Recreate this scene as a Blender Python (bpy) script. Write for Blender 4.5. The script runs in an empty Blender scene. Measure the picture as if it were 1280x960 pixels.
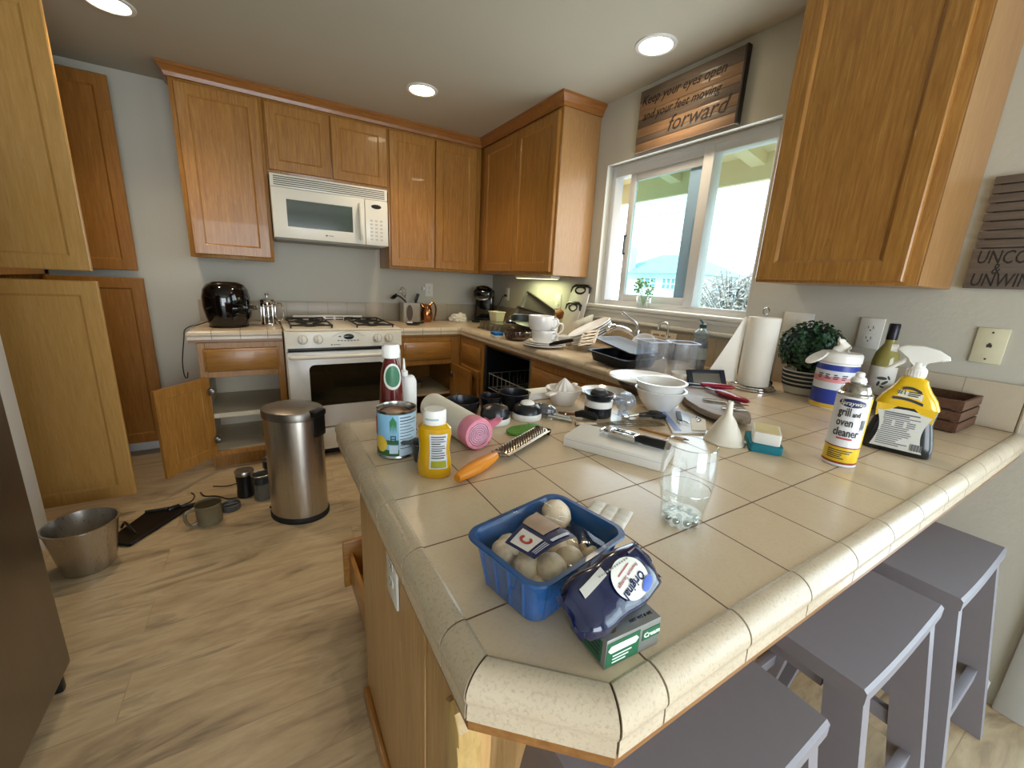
# A kitchen with oak cabinets, a tiled peninsula full of kitchenware, and a window over the sink.
# World: X to the right along the stove wall, Y towards the stove wall (y=0), Z up; the window wall is x=0.
import bpy, bmesh, math, random
from math import pi, sin, cos, radians, sqrt
from mathutils import Vector, Matrix, noise
random.seed(11)
SC = bpy.context.scene
COL = SC.collection

# ------------------------------------------------------------------ mesh builder
class MB:
    def __init__(self):
        self.v, self.f, self.mi, self.mats, self.cur = [], [], [], [], 0
        self.T = Matrix.Identity(4)
    def mat(self, m):
        if m not in self.mats: self.mats.append(m)
        self.cur = self.mats.index(m); return self
    def add(self, vs, fs):
        b = len(self.v)
        self.v += [self.T @ Vector(p) for p in vs]
        flip = self.T.determinant() < 0
        for f in fs:
            g = [b + i for i in f]
            self.f.append(g[::-1] if flip else g); self.mi.append(self.cur)
        return self
    def bm(self, bm):
        bm.verts.index_update()
        self.add([v.co.copy() for v in bm.verts], [[v.index for v in f.verts] for f in bm.faces]); bm.free(); return self
    def box(self, x0, x1, y0, y1, z0, z1, b=0.0, seg=2):
        if x0 > x1: x0, x1 = x1, x0
        if y0 > y1: y0, y1 = y1, y0
        if z0 > z1: z0, z1 = z1, z0
        if b <= 0:
            V = [(x0,y0,z0),(x1,y0,z0),(x1,y1,z0),(x0,y1,z0),(x0,y0,z1),(x1,y0,z1),(x1,y1,z1),(x0,y1,z1)]
            return self.add(V, [(0,3,2,1),(4,5,6,7),(0,1,5,4),(1,2,6,5),(2,3,7,6),(3,0,4,7)])
        bm = bmesh.new(); bmesh.ops.create_cube(bm, size=1)
        for v in bm.verts:
            v.co = Vector(((x0+x1)/2 + v.co.x*(x1-x0), (y0+y1)/2 + v.co.y*(y1-y0), (z0+z1)/2 + v.co.z*(z1-z0)))
        b = min(b, .49*min(x1-x0, y1-y0, z1-z0))
        bmesh.ops.bevel(bm, geom=list(bm.edges), offset=b, segments=seg, profile=.5, affect='EDGES', clamp_overlap=True)
        return self.bm(bm)
    def prism(self, poly, lo, hi, axis='z', b=0.0, seg=2):
        """poly: list of 2-D points (counter-clockwise seen from +axis), extruded from lo to hi along axis"""
        n = len(poly)
        def P(a, c, h):
            return {'z': (a, c, h), 'y': (c, h, a), 'x': (h, a, c)}[axis]   # y: poly is (z,x); x: poly is (y,z)
        V = [P(a, c, lo) for a, c in poly] + [P(a, c, hi) for a, c in poly]
        F = [list(range(n))[::-1], list(range(n, 2*n))] + [(i, (i+1) % n, n+(i+1) % n, n+i) for i in range(n)]
        if b > 0:
            bm = bmesh.new(); vs = [bm.verts.new(p) for p in V]
            for f in F: bm.faces.new([vs[i] for i in f])
            bm.verts.index_update()
            caps = [e for e in bm.edges if (e.verts[0].index < n) == (e.verts[1].index < n)]
            bmesh.ops.bevel(bm, geom=caps, offset=b, segments=seg, profile=.5, affect='EDGES', clamp_overlap=True)
            return self.bm(bm)
        return self.add(V, F)
    def rings(self, R, cap0=True, cap1=True, closed=True):
        n = len(R[0]); V = [p for r in R for p in r]; F = []
        for k in range(len(R)-1):
            for i in range(n if closed else n-1):
                j = (i+1) % n
                F.append((k*n+i, k*n+j, (k+1)*n+j, (k+1)*n+i))
        if cap0: F.append(list(range(n))[::-1])
        if cap1: F.append([(len(R)-1)*n+i for i in range(n)])
        return self.add(V, F)
    def lathe(self, prof, c=(0,0,0), n=32, sx=1, sy=1, a0=0):
        """prof: (r, z) from the bottom outside; r=0 closes"""
        R = []; V = []; F = []; idx = []
        for r, z in prof:
            if r <= 1e-7:
                idx.append([len(V)]); V.append((c[0], c[1], c[2]+z))
            else:
                idx.append(list(range(len(V), len(V)+n)))
                V += [(c[0]+sx*r*cos(2*pi*i/n+a0), c[1]+sy*r*sin(2*pi*i/n+a0), c[2]+z) for i in range(n)]
        for a, b in zip(idx, idx[1:]):
            if len(a) == 1 and len(b) == 1: continue
            for i in range(n):
                j = (i+1) % n
                if len(a) == 1: F.append((a[0], b[j], b[i]))
                elif len(b) == 1: F.append((a[i], a[j], b[0]))
                else: F.append((a[i], a[j], b[j], b[i]))
        return self.add(V, F)
    def sphere(self, c, r, n=20, m=12):
        if not isinstance(r, (tuple, list)): r = (r, r, r)
        prof = [(sin(pi*k/m), -cos(pi*k/m)) for k in range(m+1)]
        prof[0] = (0, -1); prof[-1] = (0, 1)
        o = self.T; self.T = o @ Matrix.Translation(c) @ Matrix.Diagonal((r[0], r[1], r[2], 1))
        self.lathe(prof, n=n); self.T = o; return self
    def tube(self, pts, r, n=8, closed=False, caps=True):
        P = [Vector(p) for p in pts]; N = len(P)
        rr = r if isinstance(r, (list, tuple)) else [r]*N
        R = []; up = None
        for i in range(N):
            a = P[i-1] if (i > 0 or closed) else P[i]
            b = P[(i+1) % N] if (i < N-1 or closed) else P[i]
            t = (b-a).normalized() if (b-a).length > 1e-9 else Vector((0,0,1))
            if up is None:
                up = Vector((0,0,1)) if abs(t.z) < .9 else Vector((1,0,0))
            up = (up - t*up.dot(t)); up = up.normalized() if up.length > 1e-6 else t.orthogonal().normalized()
            s = t.cross(up)
            R.append([P[i] + rr[i]*(cos(2*pi*k/n)*up + sin(2*pi*k/n)*s) for k in range(n)])
        R = [r_[::-1] for r_ in R]
        if closed: R.append(R[0]); return self.rings(R, False, False)
        return self.rings(R, caps, caps)
    def grid(self, fn, nu, nv, thick=0.0):
        V = [fn(i/nu, j/nv) for j in range(nv+1) for i in range(nu+1)]
        F = [(j*(nu+1)+i, j*(nu+1)+i+1, (j+1)*(nu+1)+i+1, (j+1)*(nu+1)+i) for j in range(nv) for i in range(nu)]
        if thick:
            bm = bmesh.new(); vs = [bm.verts.new(p) for p in V]
            for f in F: bm.faces.new([vs[i] for i in f])
            bm.normal_update()
            bmesh.ops.solidify(bm, geom=list(bm.faces), thickness=thick)
            return self.bm(bm)
        return self.add(V, F)
    def text(self, body, size, M, extrude=.0004, shear=0.0, ax='CENTER', bend=None, sx=1.0, bold=0.0):
        """flat lettering in the local xy plane of M (x along the line); bend=radius wraps x round a vertical cylinder"""
        cu = bpy.data.curves.new('t', 'FONT'); cu.body = body; cu.size = size; cu.extrude = extrude; cu.shear = shear
        cu.align_x = ax; cu.align_y = 'CENTER'; cu.resolution_u = 2; cu.offset = bold
        ob = bpy.data.objects.new('t', cu); COL.objects.link(ob)
        dg = bpy.context.evaluated_depsgraph_get()
        me = bpy.data.meshes.new_from_object(ob.evaluated_get(dg))
        V = [v.co.copy() for v in me.vertices]; F = [list(p.vertices) for p in me.polygons]
        bpy.data.objects.remove(ob); bpy.data.curves.remove(cu); bpy.data.meshes.remove(me)
        out = []
        for v in V:
            v = Vector((v.x*sx, v.y, v.z))
            if bend:
                a = v.x/bend; v = Vector(((bend+v.z)*sin(a), v.y, (bend+v.z)*cos(a)-bend))
            out.append(M @ v)
        return self.add(out, F)
    def build(self, name, m=None, parent=None, smooth=.6, world=False, loc=None, **tags):
        me = bpy.data.meshes.new(name)
        off = Vector((0,0,0))
        if world and parent is not None: off = parent.location
        if loc is not None and parent is None and world: off = Vector(loc)
        me.from_pydata([tuple(p-off) for p in self.v], [], self.f)
        ms = self.mats if self.mats else [m]
        for x in ms: me.materials.append(x)
        if self.mats:
            for p, i in zip(me.polygons, self.mi): p.material_index = i
        me.validate()
        if smooth:
            for p in me.polygons: p.use_smooth = True
            me.set_sharp_from_angle(angle=smooth)
        o = bpy.data.objects.new(name, me); COL.objects.link(o)
        if parent is not None: o.parent = parent
        elif loc is not None: o.location = loc
        for k, val in tags.items(): o[k] = val
        return o

def thing(name, label, cat, loc=(0,0,0), rz=0.0, group=None, M=None):
    o = bpy.data.objects.new(name, None); COL.objects.link(o); o.empty_display_size = .05
    if M is not None: o.matrix_world = M
    else: o.location = loc; o.rotation_euler = (0, 0, rz)
    return tag(o, label, cat, group)
def tag(o, label, cat, group=None):
    o['label'] = label; o['category'] = cat
    if group: o['group'] = group
    return o
def struct(o):
    o['kind'] = 'structure'; return o
def dup(root, loc=None, rz=None, label=None):
    r = root.copy(); COL.objects.link(r)
    if loc is not None: r.location = loc
    if rz is not None: r.rotation_euler = (0, 0, rz)
    if label: r['label'] = label
    for ch in list(root.children):
        c = ch.copy(); COL.objects.link(c); c.parent = r
        for g in list(ch.children):
            d = g.copy(); COL.objects.link(d); d.parent = c
    return r
def frame(o, u, v):
    """matrix whose x axis is u, y axis is v, z axis their cross product"""
    u = Vector(u).normalized(); v = Vector(v).normalized(); n = u.cross(v)
    return Matrix(((u.x, v.x, n.x, o[0]), (u.y, v.y, n.y, o[1]), (u.z, v.z, n.z, o[2]), (0,0,0,1)))
def rrect(x0, x1, y0, y1, r, n=5):
    P = []
    for cx, cy, a in ((x1-r, y0+r, -pi/2), (x1-r, y1-r, 0), (x0+r, y1-r, pi/2), (x0+r, y0+r, pi)):
        P += [(cx+r*cos(a+pi/2*k/n), cy+r*sin(a+pi/2*k/n)) for k in range(n+1)]
    return P
def rot(ax, deg, at=(0,0,0)):
    return Matrix.Translation(at) @ Matrix.Rotation(radians(deg), 4, ax) @ Matrix.Translation(-Vector(at))
def TR(x, y, z): return Matrix.Translation((x, y, z))
def smoothpath(P, n=6):
    """Catmull-Rom through P"""
    P = [Vector(p) for p in P]; Q = [P[0]*2-P[1]] + P + [P[-1]*2-P[-2]]; out = []
    for i in range(1, len(Q)-2):
        a, b, c, d = Q[i-1:i+3]
        for k in range(n):
            t = k/n
            out.append(.5*((2*b)+(c-a)*t+(2*a-5*b+4*c-d)*t*t+(3*b-a-3*c+d)*t**3))
    return out + [P[-1]]

# ------------------------------------------------------------------ materials
def lin(c):
    if isinstance(c, str): c = [int(c[i:i+2], 16) for i in (1, 3, 5)]
    c = [x/255 for x in c]
    return tuple(x/12.92 if x <= .04045 else ((x+.055)/1.055)**2.4 for x in c) + (1,)
class NT:
    def __init__(self, name):
        self.m = bpy.data.materials.new(name); self.m.use_nodes = True
        self.t = self.m.node_tree; self.t.nodes.clear()
        self.out = self.n('ShaderNodeOutputMaterial')
    def n(self, typ, **kw):
        x = self.t.nodes.new(typ)
        for k, v in kw.items():
            if k.startswith('i_'): x.inputs[k[2:].replace('_', ' ')].default_value = v
            else: setattr(x, k, v)
        return x
    def l(self, a, b): self.t.links.new(a, b)
    def math(self, op, a, b=None, clamp=False):
        x = self.n('ShaderNodeMath', operation=op, use_clamp=clamp)
        for i, q in enumerate((a, b)):
            if q is None: continue
            if isinstance(q, (int, float)): x.inputs[i].default_value = q
            else: self.l(q, x.inputs[i])
        return x.outputs[0]
    def mix(self, f, a, b):
        x = self.n('ShaderNodeMix', data_type='RGBA')
        for i, q in ((0, f), (6, a), (7, b)):
            if isinstance(q, (int, float)): x.inputs[i].default_value = q
            elif isinstance(q, tuple): x.inputs[i].default_value = q
            else: self.l(q, x.inputs[i])
        return x.outputs[2]
    def noise(self, vec, scale, detail=3, rough=.5, dist=0):
        x = self.n('ShaderNodeTexNoise'); x.inputs['Scale'].default_value = scale; x.inputs['Detail'].default_value = detail
        x.inputs['Roughness'].default_value = rough; x.inputs['Distortion'].default_value = dist
        if vec is not None: self.l(vec, x.inputs['Vector'])
        return x.outputs['Fac']
    def ramp(self, f, stops):
        x = self.n('ShaderNodeValToRGB'); e = x.color_ramp.elements
        while len(e) < len(stops): e.new(.5)
        for k, (p, c) in zip(e, stops): k.position = p; k.color = c
        self.l(f, x.inputs[0]); return x.outputs[0]
    def obj(self, scale=(1,1,1), src='Object'):
        c = self.n('ShaderNodeTexCoord'); mp = self.n('ShaderNodeMapping'); mp.inputs['Scale'].default_value = scale
        self.l(c.outputs[src], mp.inputs[0]); return mp.outputs[0]
    def pos(self, scale=(1,1,1)):
        g = self.n('ShaderNodeNewGeometry'); mp = self.n('ShaderNodeMapping'); mp.inputs['Scale'].default_value = scale
        self.l(g.outputs['Position'], mp.inputs[0]); return mp.outputs[0]
    def bsdf(self, color, rough=.5, metal=0, spec=.5, coat=0, bump=None, bstr=.2, bdist=.002, trans=0, ior=1.45, alpha=1, sss=0):
        b = self.n('ShaderNodeBsdfPrincipled')
        for k, q in (('Base Color', color), ('Roughness', rough), ('Metallic', metal), ('Specular IOR Level', spec), ('Coat Weight', coat), ('Transmission Weight', trans), ('IOR', ior), ('Alpha', alpha), ('Subsurface Weight', sss)):
            if isinstance(q, (int, float, tuple)): b.inputs[k].default_value = q
            else: self.l(q, b.inputs[k])
        if sss: b.inputs['Subsurface Scale'].default_value = .01
        if bump is not None:
            u = self.n('ShaderNodeBump'); u.inputs['Strength'].default_value = bstr; u.inputs['Distance'].default_value = bdist
            self.l(bump, u.inputs['Height']); self.l(u.outputs[0], b.inputs['Normal'])
        self.l(b.outputs[0], self.out.inputs[0]); return self.m
def scl(c, k): return tuple(min(1, x*k) for x in c[:3]) + (1,)
_mc = {}
def M(name, c, rough=.5, metal=0, spec=.5, var=.06, vs=30, coat=0, bump=0, bs=200, **kw):
    """plain material with a little procedural variation"""
    if name in _mc: return _mc[name]
    t = NT(name); c = lin(c); v = t.obj()
    f = t.noise(v, vs, 3)
    col = t.mix(f, scl(c, 1-var), scl(c, 1+var))
    bp = t.noise(v, bs, 2) if bump else None
    _mc[name] = t.bsdf(col, rough, metal, spec, coat, bp, bump, .001, **kw); return _mc[name]

def oak(name, c1, c2, c3, axis='z', rough=.32, sc=1.0, cathedral=True):
    t = NT(name); k = {'z': (1,1,.06), 'x': (.06,1,1), 'y': (1,.06,1)}[axis]
    v = t.obj(k, 'Object')
    ob = t.n('ShaderNodeObjectInfo')
    add = t.n('ShaderNodeVectorMath', operation='ADD'); t.l(v, add.inputs[0])
    cr = t.n('ShaderNodeCombineXYZ')
    for i in range(3): t.l(t.math('MULTIPLY', ob.outputs['Random'], 3.7+i), cr.inputs[i])
    t.l(cr.outputs[0], add.inputs[1]); v = add.outputs[0]
    big = t.noise(v, 5.0*sc, 2, .5, 1.2)
    wave = t.math('FRACT', t.math('MULTIPLY', big, 9.0))
    fine = t.noise(v, 130*sc, 3, .65)
    pores = t.noise(v, 320*sc, 2, .6)
    base = t.ramp(fine, [(.3, lin(c1)), (.55, lin(c2)), (.75, lin(c3))])
    w2 = t.math('MULTIPLY', t.math('POWER', wave, 3.0), .34 if cathedral else .15)
    col = t.mix(w2, base, scl(lin(c1), .72))
    p = t.math('MULTIPLY', t.math('GREATER_THAN', pores, .63), .22)
    col = t.mix(p, col, scl(lin(c1), .55))
    return t.bsdf(col, rough, 0, .5, .15, fine, .08, .001)
OC = ('#8f5f2a', '#a27234', '#b38443')
OAK_V = oak('oak_vertical', *OC, 'z'); OAK_X = oak('oak_along_x', *OC, 'x'); OAK_Y = oak('oak_along_y', *OC, 'y')
OAK_IN = M('cabinet_interior_laminate', '#c9bda4', .5)
OAK_PALE = oak('oak_end_panel', '#936b40', '#9f774a', '#a98256', 'z', .4, 1.4, False)

def wall_mat(name, c, bump=.25):
    t = NT(name); v = t.pos(); a = t.noise(v, 55, 4, .6); b = t.noise(v, 2.2, 2)
    col = t.mix(b, scl(lin(c), .97), scl(lin(c), 1.03))
    return t.bsdf(col, .85, 0, .3, 0, a, bump, .004)
WALL = wall_mat('wall_paint', '#bebbaf'); CEIL = wall_mat('ceiling_paint', '#b9b3a1', .3)
WHITE_TRIM = M('white_trim_paint', '#d9d8d2', .4, var=.02)

def tile_mat(name, c1, c2, grid=None, grout='#6b4f3a', rough=.22, gw=.0026, speck=.15):
    """glazed stone-look tile; grid=((x0,tx),(y0,ty)) draws recessed grout joints in world metres"""
    t = NT(name); v = t.pos()
    a = t.noise(v, 14, 5, .6, .4); b = t.noise(v, 260, 3, .6)
    col = t.mix(a, lin(c1), lin(c2))
    col = t.mix(t.math('MULTIPLY', t.math('SUBTRACT', b, .5, True), speck*6, True), col, scl(lin(c1), .7))
    bump = b; r = rough
    if grid:
        sep = t.n('ShaderNodeSeparateXYZ'); t.l(v, sep.inputs[0]); lines = None; cell = []
        for ax, g in zip('XYZ', grid):
            if g is None: continue
            u = t.math('DIVIDE', t.math('SUBTRACT', sep.outputs[ax], g[0]), g[1])
            cell.append(t.math('FLOOR', t.math('ADD', u, .5)))
            d = t.math('ABSOLUTE', t.math('SUBTRACT', t.math('FRACT', t.math('ADD', u, 100.5)), .5))
            ln = t.math('LESS_THAN', d, gw/2/g[1])
            lines = ln if lines is None else t.math('MAXIMUM', lines, ln)
        col = t.mix(lines, col, lin(grout))
        inv = t.math('SUBTRACT', 1.0, lines)
        bump = t.math('ADD', t.math('MULTIPLY', b, .05), inv)
        r = t.math('ADD', t.math('MULTIPLY', lines, .6), rough)
    return t.bsdf(col, r, 0, .5, 0, bump, .35 if grid else .06, .0012)
TILE = tile_mat('counter_tile', '#ccb698', '#dac7ab', ((-1.6635, .1476), (-3.327, .1476), None))
NOSE = tile_mat('counter_nosing_tile', '#b5a58e', '#cfc0a8', None, rough=.25, speck=.4)
GROUT = M('dark_grout', '#5d4836', .9)
SPLASH_B = tile_mat('backsplash_tile_back', '#a79a86', '#b3a692', ((-1.6635, .1476), None, None), '#8d8273', .3)
SPLASH_R = tile_mat('backsplash_tile_right', '#a79a86', '#b3a692', (None, (-3.327, .1476), None), '#8d8273', .3)

def floor_mat():
    t = NT('vinyl_plank_floor'); v = t.pos((1,1,1))
    br = t.n('ShaderNodeTexBrick'); t.l(v, br.inputs['Vector'])
    br.offset = .37; br.inputs['Color1'].default_value = (0,0,0,1); br.inputs['Color2'].default_value = (1,1,1,1)
    br.inputs['Mortar'].default_value = (.5,.5,.5,1); br.inputs['Scale'].default_value = 1; br.inputs['Mortar Size'].default_value = .0012
    br.inputs['Brick Width'].default_value = 1.22; br.inputs['Row Height'].default_value = .18
    sv = t.n('ShaderNodeVectorMath', operation='MULTIPLY'); t.l(v, sv.inputs[0]); sv.inputs[1].default_value = (1.3, 6.0, 1)
    ad = t.n('ShaderNodeVectorMath', operation='ADD'); t.l(sv.outputs[0], ad.inputs[0])
    sc = t.n('ShaderNodeVectorMath', operation='SCALE'); t.l(br.outputs['Color'], sc.inputs[0]); sc.inputs['Scale'].default_value = 9
    t.l(sc.outputs[0], ad.inputs[1]); w = ad.outputs[0]
    a = t.noise(w, 1.6, 5, .6, 1.0); f = t.noise(w, 9, 5, .65, .6)
    col = t.ramp(a, [(.30, lin('#7d6c57')), (.42, lin('#b19a79')), (.58, lin('#c6b08c')), (.70, lin('#94836c'))])
    col = t.mix(t.math('MULTIPLY', t.math('SUBTRACT', f, .3, True), .5), col, lin('#6f5e48'))
    col = t.mix(t.math('MULTIPLY', br.outputs['Color'], .12), col, lin('#8f7c66'))
    col = t.mix(t.math('MULTIPLY', br.outputs['Fac'], .35), col, lin('#5f4d3b'))
    return t.bsdf(col, .38, 0, .4, 0, f, .1, .001)
FLOOR = floor_mat()

def brushed(name, c, rough=.3, axis='z', aniso=1.0):
    t = NT(name); k = {'z': (1,1,.01), 'x': (.01,1,1), 'y': (1,.01,1)}[axis]
    f = t.noise(t.obj(k), 240, 3, .7)
    col = t.mix(f, scl(lin(c), .82), scl(lin(c), 1.1))
    r = t.math('ADD', t.math('MULTIPLY', f, .18), rough-.09)
    return t.bsdf(col, r, 1, .5, 0, f, .05, .0005)
STEEL = brushed('brushed_steel', '#c6c1b8', .3); STEEL_DARK = brushed('dark_stainless', '#8a8074', .34)
CHROME = M('chrome', '#d9d9d9', .08, 1, var=.02)
BLACK = M('black_plastic', '#0d0d0e', .35); GLOSS_BLACK = M('glossy_black', '#070708', .06, coat=.6)
RUBBER = M('black_rubber', '#151413', .7)
IRON = M('cast_iron', '#1b1918', .6, bump=.2)
WHITE_P = M('white_plastic', '#e6e4df', .35, var=.02); APPL = M('appliance_enamel_bisque', '#dcd6c8', .22, var=.015)
CERAMIC = M('white_glazed_ceramic', '#e9e8e6', .12, var=.03, coat=.3)
PAPER = M('white_paper', '#e7e2d8', .8, var=.03)
DARKGLASS = M('dark_oven_glass', '#15170f', .05, coat=.5)

def glass(name, tint='#ffffff', dens=.1, rough=.02, k=.6, amount=.0):
    """thin clear pane or vessel: see-through with fresnel reflection"""
    t = NT(name)
    tr = t.n('ShaderNodeBsdfTransparent'); tr.inputs[0].default_value = lin(tint)
    gl = t.n('ShaderNodeBsdfGlossy'); gl.inputs['Roughness'].default_value = rough; gl.inputs[0].default_value = (1,1,1,1)
    lw = t.n('ShaderNodeLayerWeight'); lw.inputs['Blend'].default_value = .5
    f = t.math('ADD', t.math('MULTIPLY', t.math('POWER', lw.outputs['Facing'], 4.0), k), dens, True)
    mx = t.n('ShaderNodeMixShader'); t.l(f, mx.inputs[0]); t.l(tr.outputs[0], mx.inputs[1]); t.l(gl.outputs[0], mx.inputs[2])
    last = mx.outputs[0]
    if amount:
        df = t.n('ShaderNodeBsdfDiffuse'); df.inputs[0].default_value = lin(tint)
        m2 = t.n('ShaderNodeMixShader'); m2.inputs[0].default_value = amount; t.l(last, m2.inputs[1]); t.l(df.outputs[0], m2.inputs[2]); last = m2.outputs[0]
    nz = t.noise(t.obj(), 6, 2); b = t.n('ShaderNodeBump'); b.inputs['Strength'].default_value = .02; t.l(nz, b.inputs['Height']); t.l(b.outputs[0], gl.inputs['Normal'])
    t.l(last, t.out.inputs[0]); return t.m
PANE = glass('window_glass', '#f1fbfa', .03); GLASS = glass('clear_glass', '#fbfcfc', .05, k=.5)
PANE_BLUE = glass('screened_sash_glass', '#dcf3f3', .03)
CLEAR_P = glass('clear_plastic', '#eef2f8', .06, .08, amount=.07)
CLEAR_FILM = glass('clear_film', '#ffffff', .015, .08)
def emis(name, c, s):
    t = NT(name); e = t.n('ShaderNodeEmission'); e.inputs[0].default_value = lin(c); e.inputs[1].default_value = s
    nz = t.noise(t.obj(), 3, 1); t.l(t.mix(nz, lin(c), scl(lin(c), .97)), e.inputs[0])
    t.l(e.outputs[0], t.out.inputs[0]); return t.m
# ------------------------------------------------------------------ camera
CP = Vector((-1.9802, -3.6807, 1.2925)); yaw, pit, rol, FPX = .5517, -.2434, .0506, 512.65
fw = Vector((sin(yaw)*cos(pit), cos(yaw)*cos(pit), sin(pit))); rt0 = Vector((cos(yaw), -sin(yaw), 0)); up0 = rt0.cross(fw)
rt = cos(rol)*rt0 + sin(rol)*up0; up = -sin(rol)*rt0 + cos(rol)*up0
cam = bpy.data.objects.new('camera', bpy.data.cameras.new('camera')); COL.objects.link(cam)
cam.matrix_world = Matrix(((rt.x, up.x, -fw.x, CP.x), (rt.y, up.y, -fw.y, CP.y), (rt.z, up.z, -fw.z, CP.z), (0,0,0,1)))
cam.data.sensor_fit = 'HORIZONTAL'; cam.data.sensor_width = 36; cam.data.lens = FPX/1280*36; cam.data.clip_start = .02; cam.data.clip_end = 300
SC.camera = cam

H = 2.41; CZ = .914; XL, YF = -3.66, -6.5
# ------------------------------------------------------------------ shell
b = MB(); b.box(XL-.1, .14, YF-.1, .12, -.1, 0); struct(b.build('floor', FLOOR, smooth=0))
b = MB(); b.box(XL-.1, .14, YF-.1, .12, H, H+.12); struct(b.build('ceiling', CEIL, smooth=0))
b = MB(); b.box(XL-.1, .14, 0, .12, 0, H); struct(b.build('wall_back', WALL, smooth=0))
b = MB(); b.box(XL-.1, XL, YF, 0, 0, H); struct(b.build('wall_left', WALL, smooth=0))
b = MB()   # wall with the sink window and the patio door
WY0, WY1, WZ0, WZ1 = -2.56, -1.50, 1.175, 2.045     # window opening
DY0, DY1, DZ1 = -5.60, -3.68, 2.06                  # patio door opening
for y0, y1, z0, z1 in ((WY1, 0, 0, H), (WY0, WY1, 0, WZ0), (WY0, WY1, WZ1, H), (DY1, WY0, 0, H), (DY0, DY1, DZ1, H), (YF, DY0, 0, H)):
    b.box(0, .14, y0, y1, z0, z1)
struct(b.build('wall_right', WALL, smooth=0))
b = MB()
for x0, x1, z0, z1 in ((XL-.1, -2.9, 0, H), (-.5, .14, 0, H), (-2.9, -.5, 2.1, H)): b.box(x0, x1, YF-.1, YF, z0, z1)
struct(b.build('wall_front', WALL, smooth=0))
PART_WHITE = wall_mat('partition_paint', '#dddcd8')
b = MB(); b.box(XL, -2.93, -1.25, -1.09, 0, H, .012); struct(b.build('wall_partition', PART_WHITE))
b = MB(); b.box(-3.05, -2.34, -.014, 0, 0, .085, .004); b.box(-3.05, -2.34, -.018, 0, 0, .012, .003); struct(b.build('baseboard_back', WHITE_TRIM))
b = MB(); b.box(-.014, 0, -3.6, -3.17, 0, .085, .004); b.box(-.018, 0, -3.6, -3.17, 0, .012, .003); struct(b.build('baseboard_right', WHITE_TRIM))
b = MB(); b.box(-2.93, -2.918, -1.25, -1.09, 0, .085, .004); b.box(-3.4, -2.918, -1.262, -1.25, 0, .085, .004); struct(b.build('baseboard_partition', WHITE_TRIM))

# patio door beside the last stool
CAS = M('door_casing_paint', '#aeaca5', .45, var=.02)
d1 = bpy.data.objects.new('door_1', None); COL.objects.link(d1); d1.location = (0, DY1, 0); struct(d1)
b = MB()
b.box(-.018, .0, DY1-.01, DY1+.06, 0, DZ1+.06, .005); b.box(-.018, 0, DY0-.06, DY0+.01, 0, DZ1+.06, .005); b.box(-.018, 0, DY0, DY1, DZ1, DZ1+.06, .005)
b.build('door_casing', CAS, d1, world=True)
b = MB()
for y0, y1 in ((DY1-.955, DY1), (DY0, DY0+.955)):
    b.box(.05, .09, y0, y0+.07, 0, DZ1); b.box(.05, .09, y1-.07, y1, 0, DZ1); b.box(.05, .09, y0+.07, y1-.07, 0, .1); b.box(.05, .09, y0+.07, y1-.07, DZ1-.07, DZ1)
b.build('door_frame', M('patio_door_frame', '#8e9396', .4), d1, world=True, smooth=0)
b = MB(); b.box(.067, .073, DY0, DY1, .08, DZ1-.05); b.build('glass', PANE, d1, world=True, smooth=0)

# sink window
w1 = bpy.data.objects.new('window_1', None); COL.objects.link(w1); w1.location = (.07, (WY0+WY1)/2, WZ0); struct(w1)
VINYL = M('white_window_vinyl', '#d4d6d8', .35, var=.02); BLUEV = M('sash_meeting_rail', '#8fb0cc', .4, var=.05)
def rim(b, x0, x1, y0, y1, z0, z1, w, bv=.003):
    b.box(x0, x1, y0, y0+w, z0, z1, bv); b.box(x0, x1, y1-w, y1, z0, z1, bv); b.box(x0, x1, y0+w, y1-w, z0, z0+w, bv); b.box(x0, x1, y0+w, y1-w, z1-w, z1, bv)
b = MB(); rim(b, .05, .12, WY0, WY1, WZ0, WZ1, .035); b.box(.045, .12, -2.225, -2.165, WZ0+.03, WZ1-.03, .003)
b.box(.048, .12, WY0+.03, WY1-.03, WZ1-.07, WZ1-.03, .003); b.box(.04, .05, WY0, WY1, WZ0, WZ0+.02); b.build('window_frame', VINYL, w1, world=True)
b = MB(); rim(b, .06, .085, -2.20, -1.655, WZ0+.035, WZ1-.07, .042); b.build('sliding_sash', VINYL, w1, world=True)
b = MB(); b.box(.052, .06, -1.66, -1.652, 1.50, 1.62, .003); b.box(.05, .06, -1.672, -1.655, 1.50, 1.51); b.box(.05, .06, -1.672, -1.655, 1.61, 1.62); b.build('sash_handle', M('dark_window_latch', '#4c5a66', .4), w1, world=True)
b = MB(); b.box(.072, .112, -2.165, -2.075, WZ0+.07, WZ1-.11, .003); b.box(.069, .072, -2.14, -2.134, 1.5, 1.68); b.build('meeting_rail', BLUEV, w1, world=True)
b = MB(); b.box(.071, .075, -2.075, -1.695, WZ0+.07, WZ1-.11); b.build('sash_glass', PANE_BLUE, w1, world=True, smooth=0)
b = MB(); b.box(.082, .086, WY0+.03, -2.22, WZ0+.03, WZ1-.065); b.build('fixed_glass', PANE, w1, world=True, smooth=0)
b = MB(); b.box(-.035, .05, -2.62, -1.42, 1.153, 1.177, .007); b.box(-.02, 0, -2.61, -1.43, 1.095, 1.153, .003); b.box(-.028, 0, -2.61, -1.43, 1.13, 1.153, .006); b.box(-.026, 0, -2.61, -1.43, 1.078, 1.098, .006)
struct(b.build('trim_1', WHITE_TRIM))

# backsplash: one row of tile with a rounded cap, on both walls
b = MB(); b.box(-2.36, -.012, -.012, 0, CZ, 1.062, .003); struct(b.build('trim_2', SPLASH_B))
b = MB(); b.box(-.012, 0, -3.462, 0, CZ, 1.062, .003); b.box(-.014, 0, -3.474, -3.462, CZ, 1.067, .006); struct(b.build('trim_3', SPLASH_R))

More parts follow.
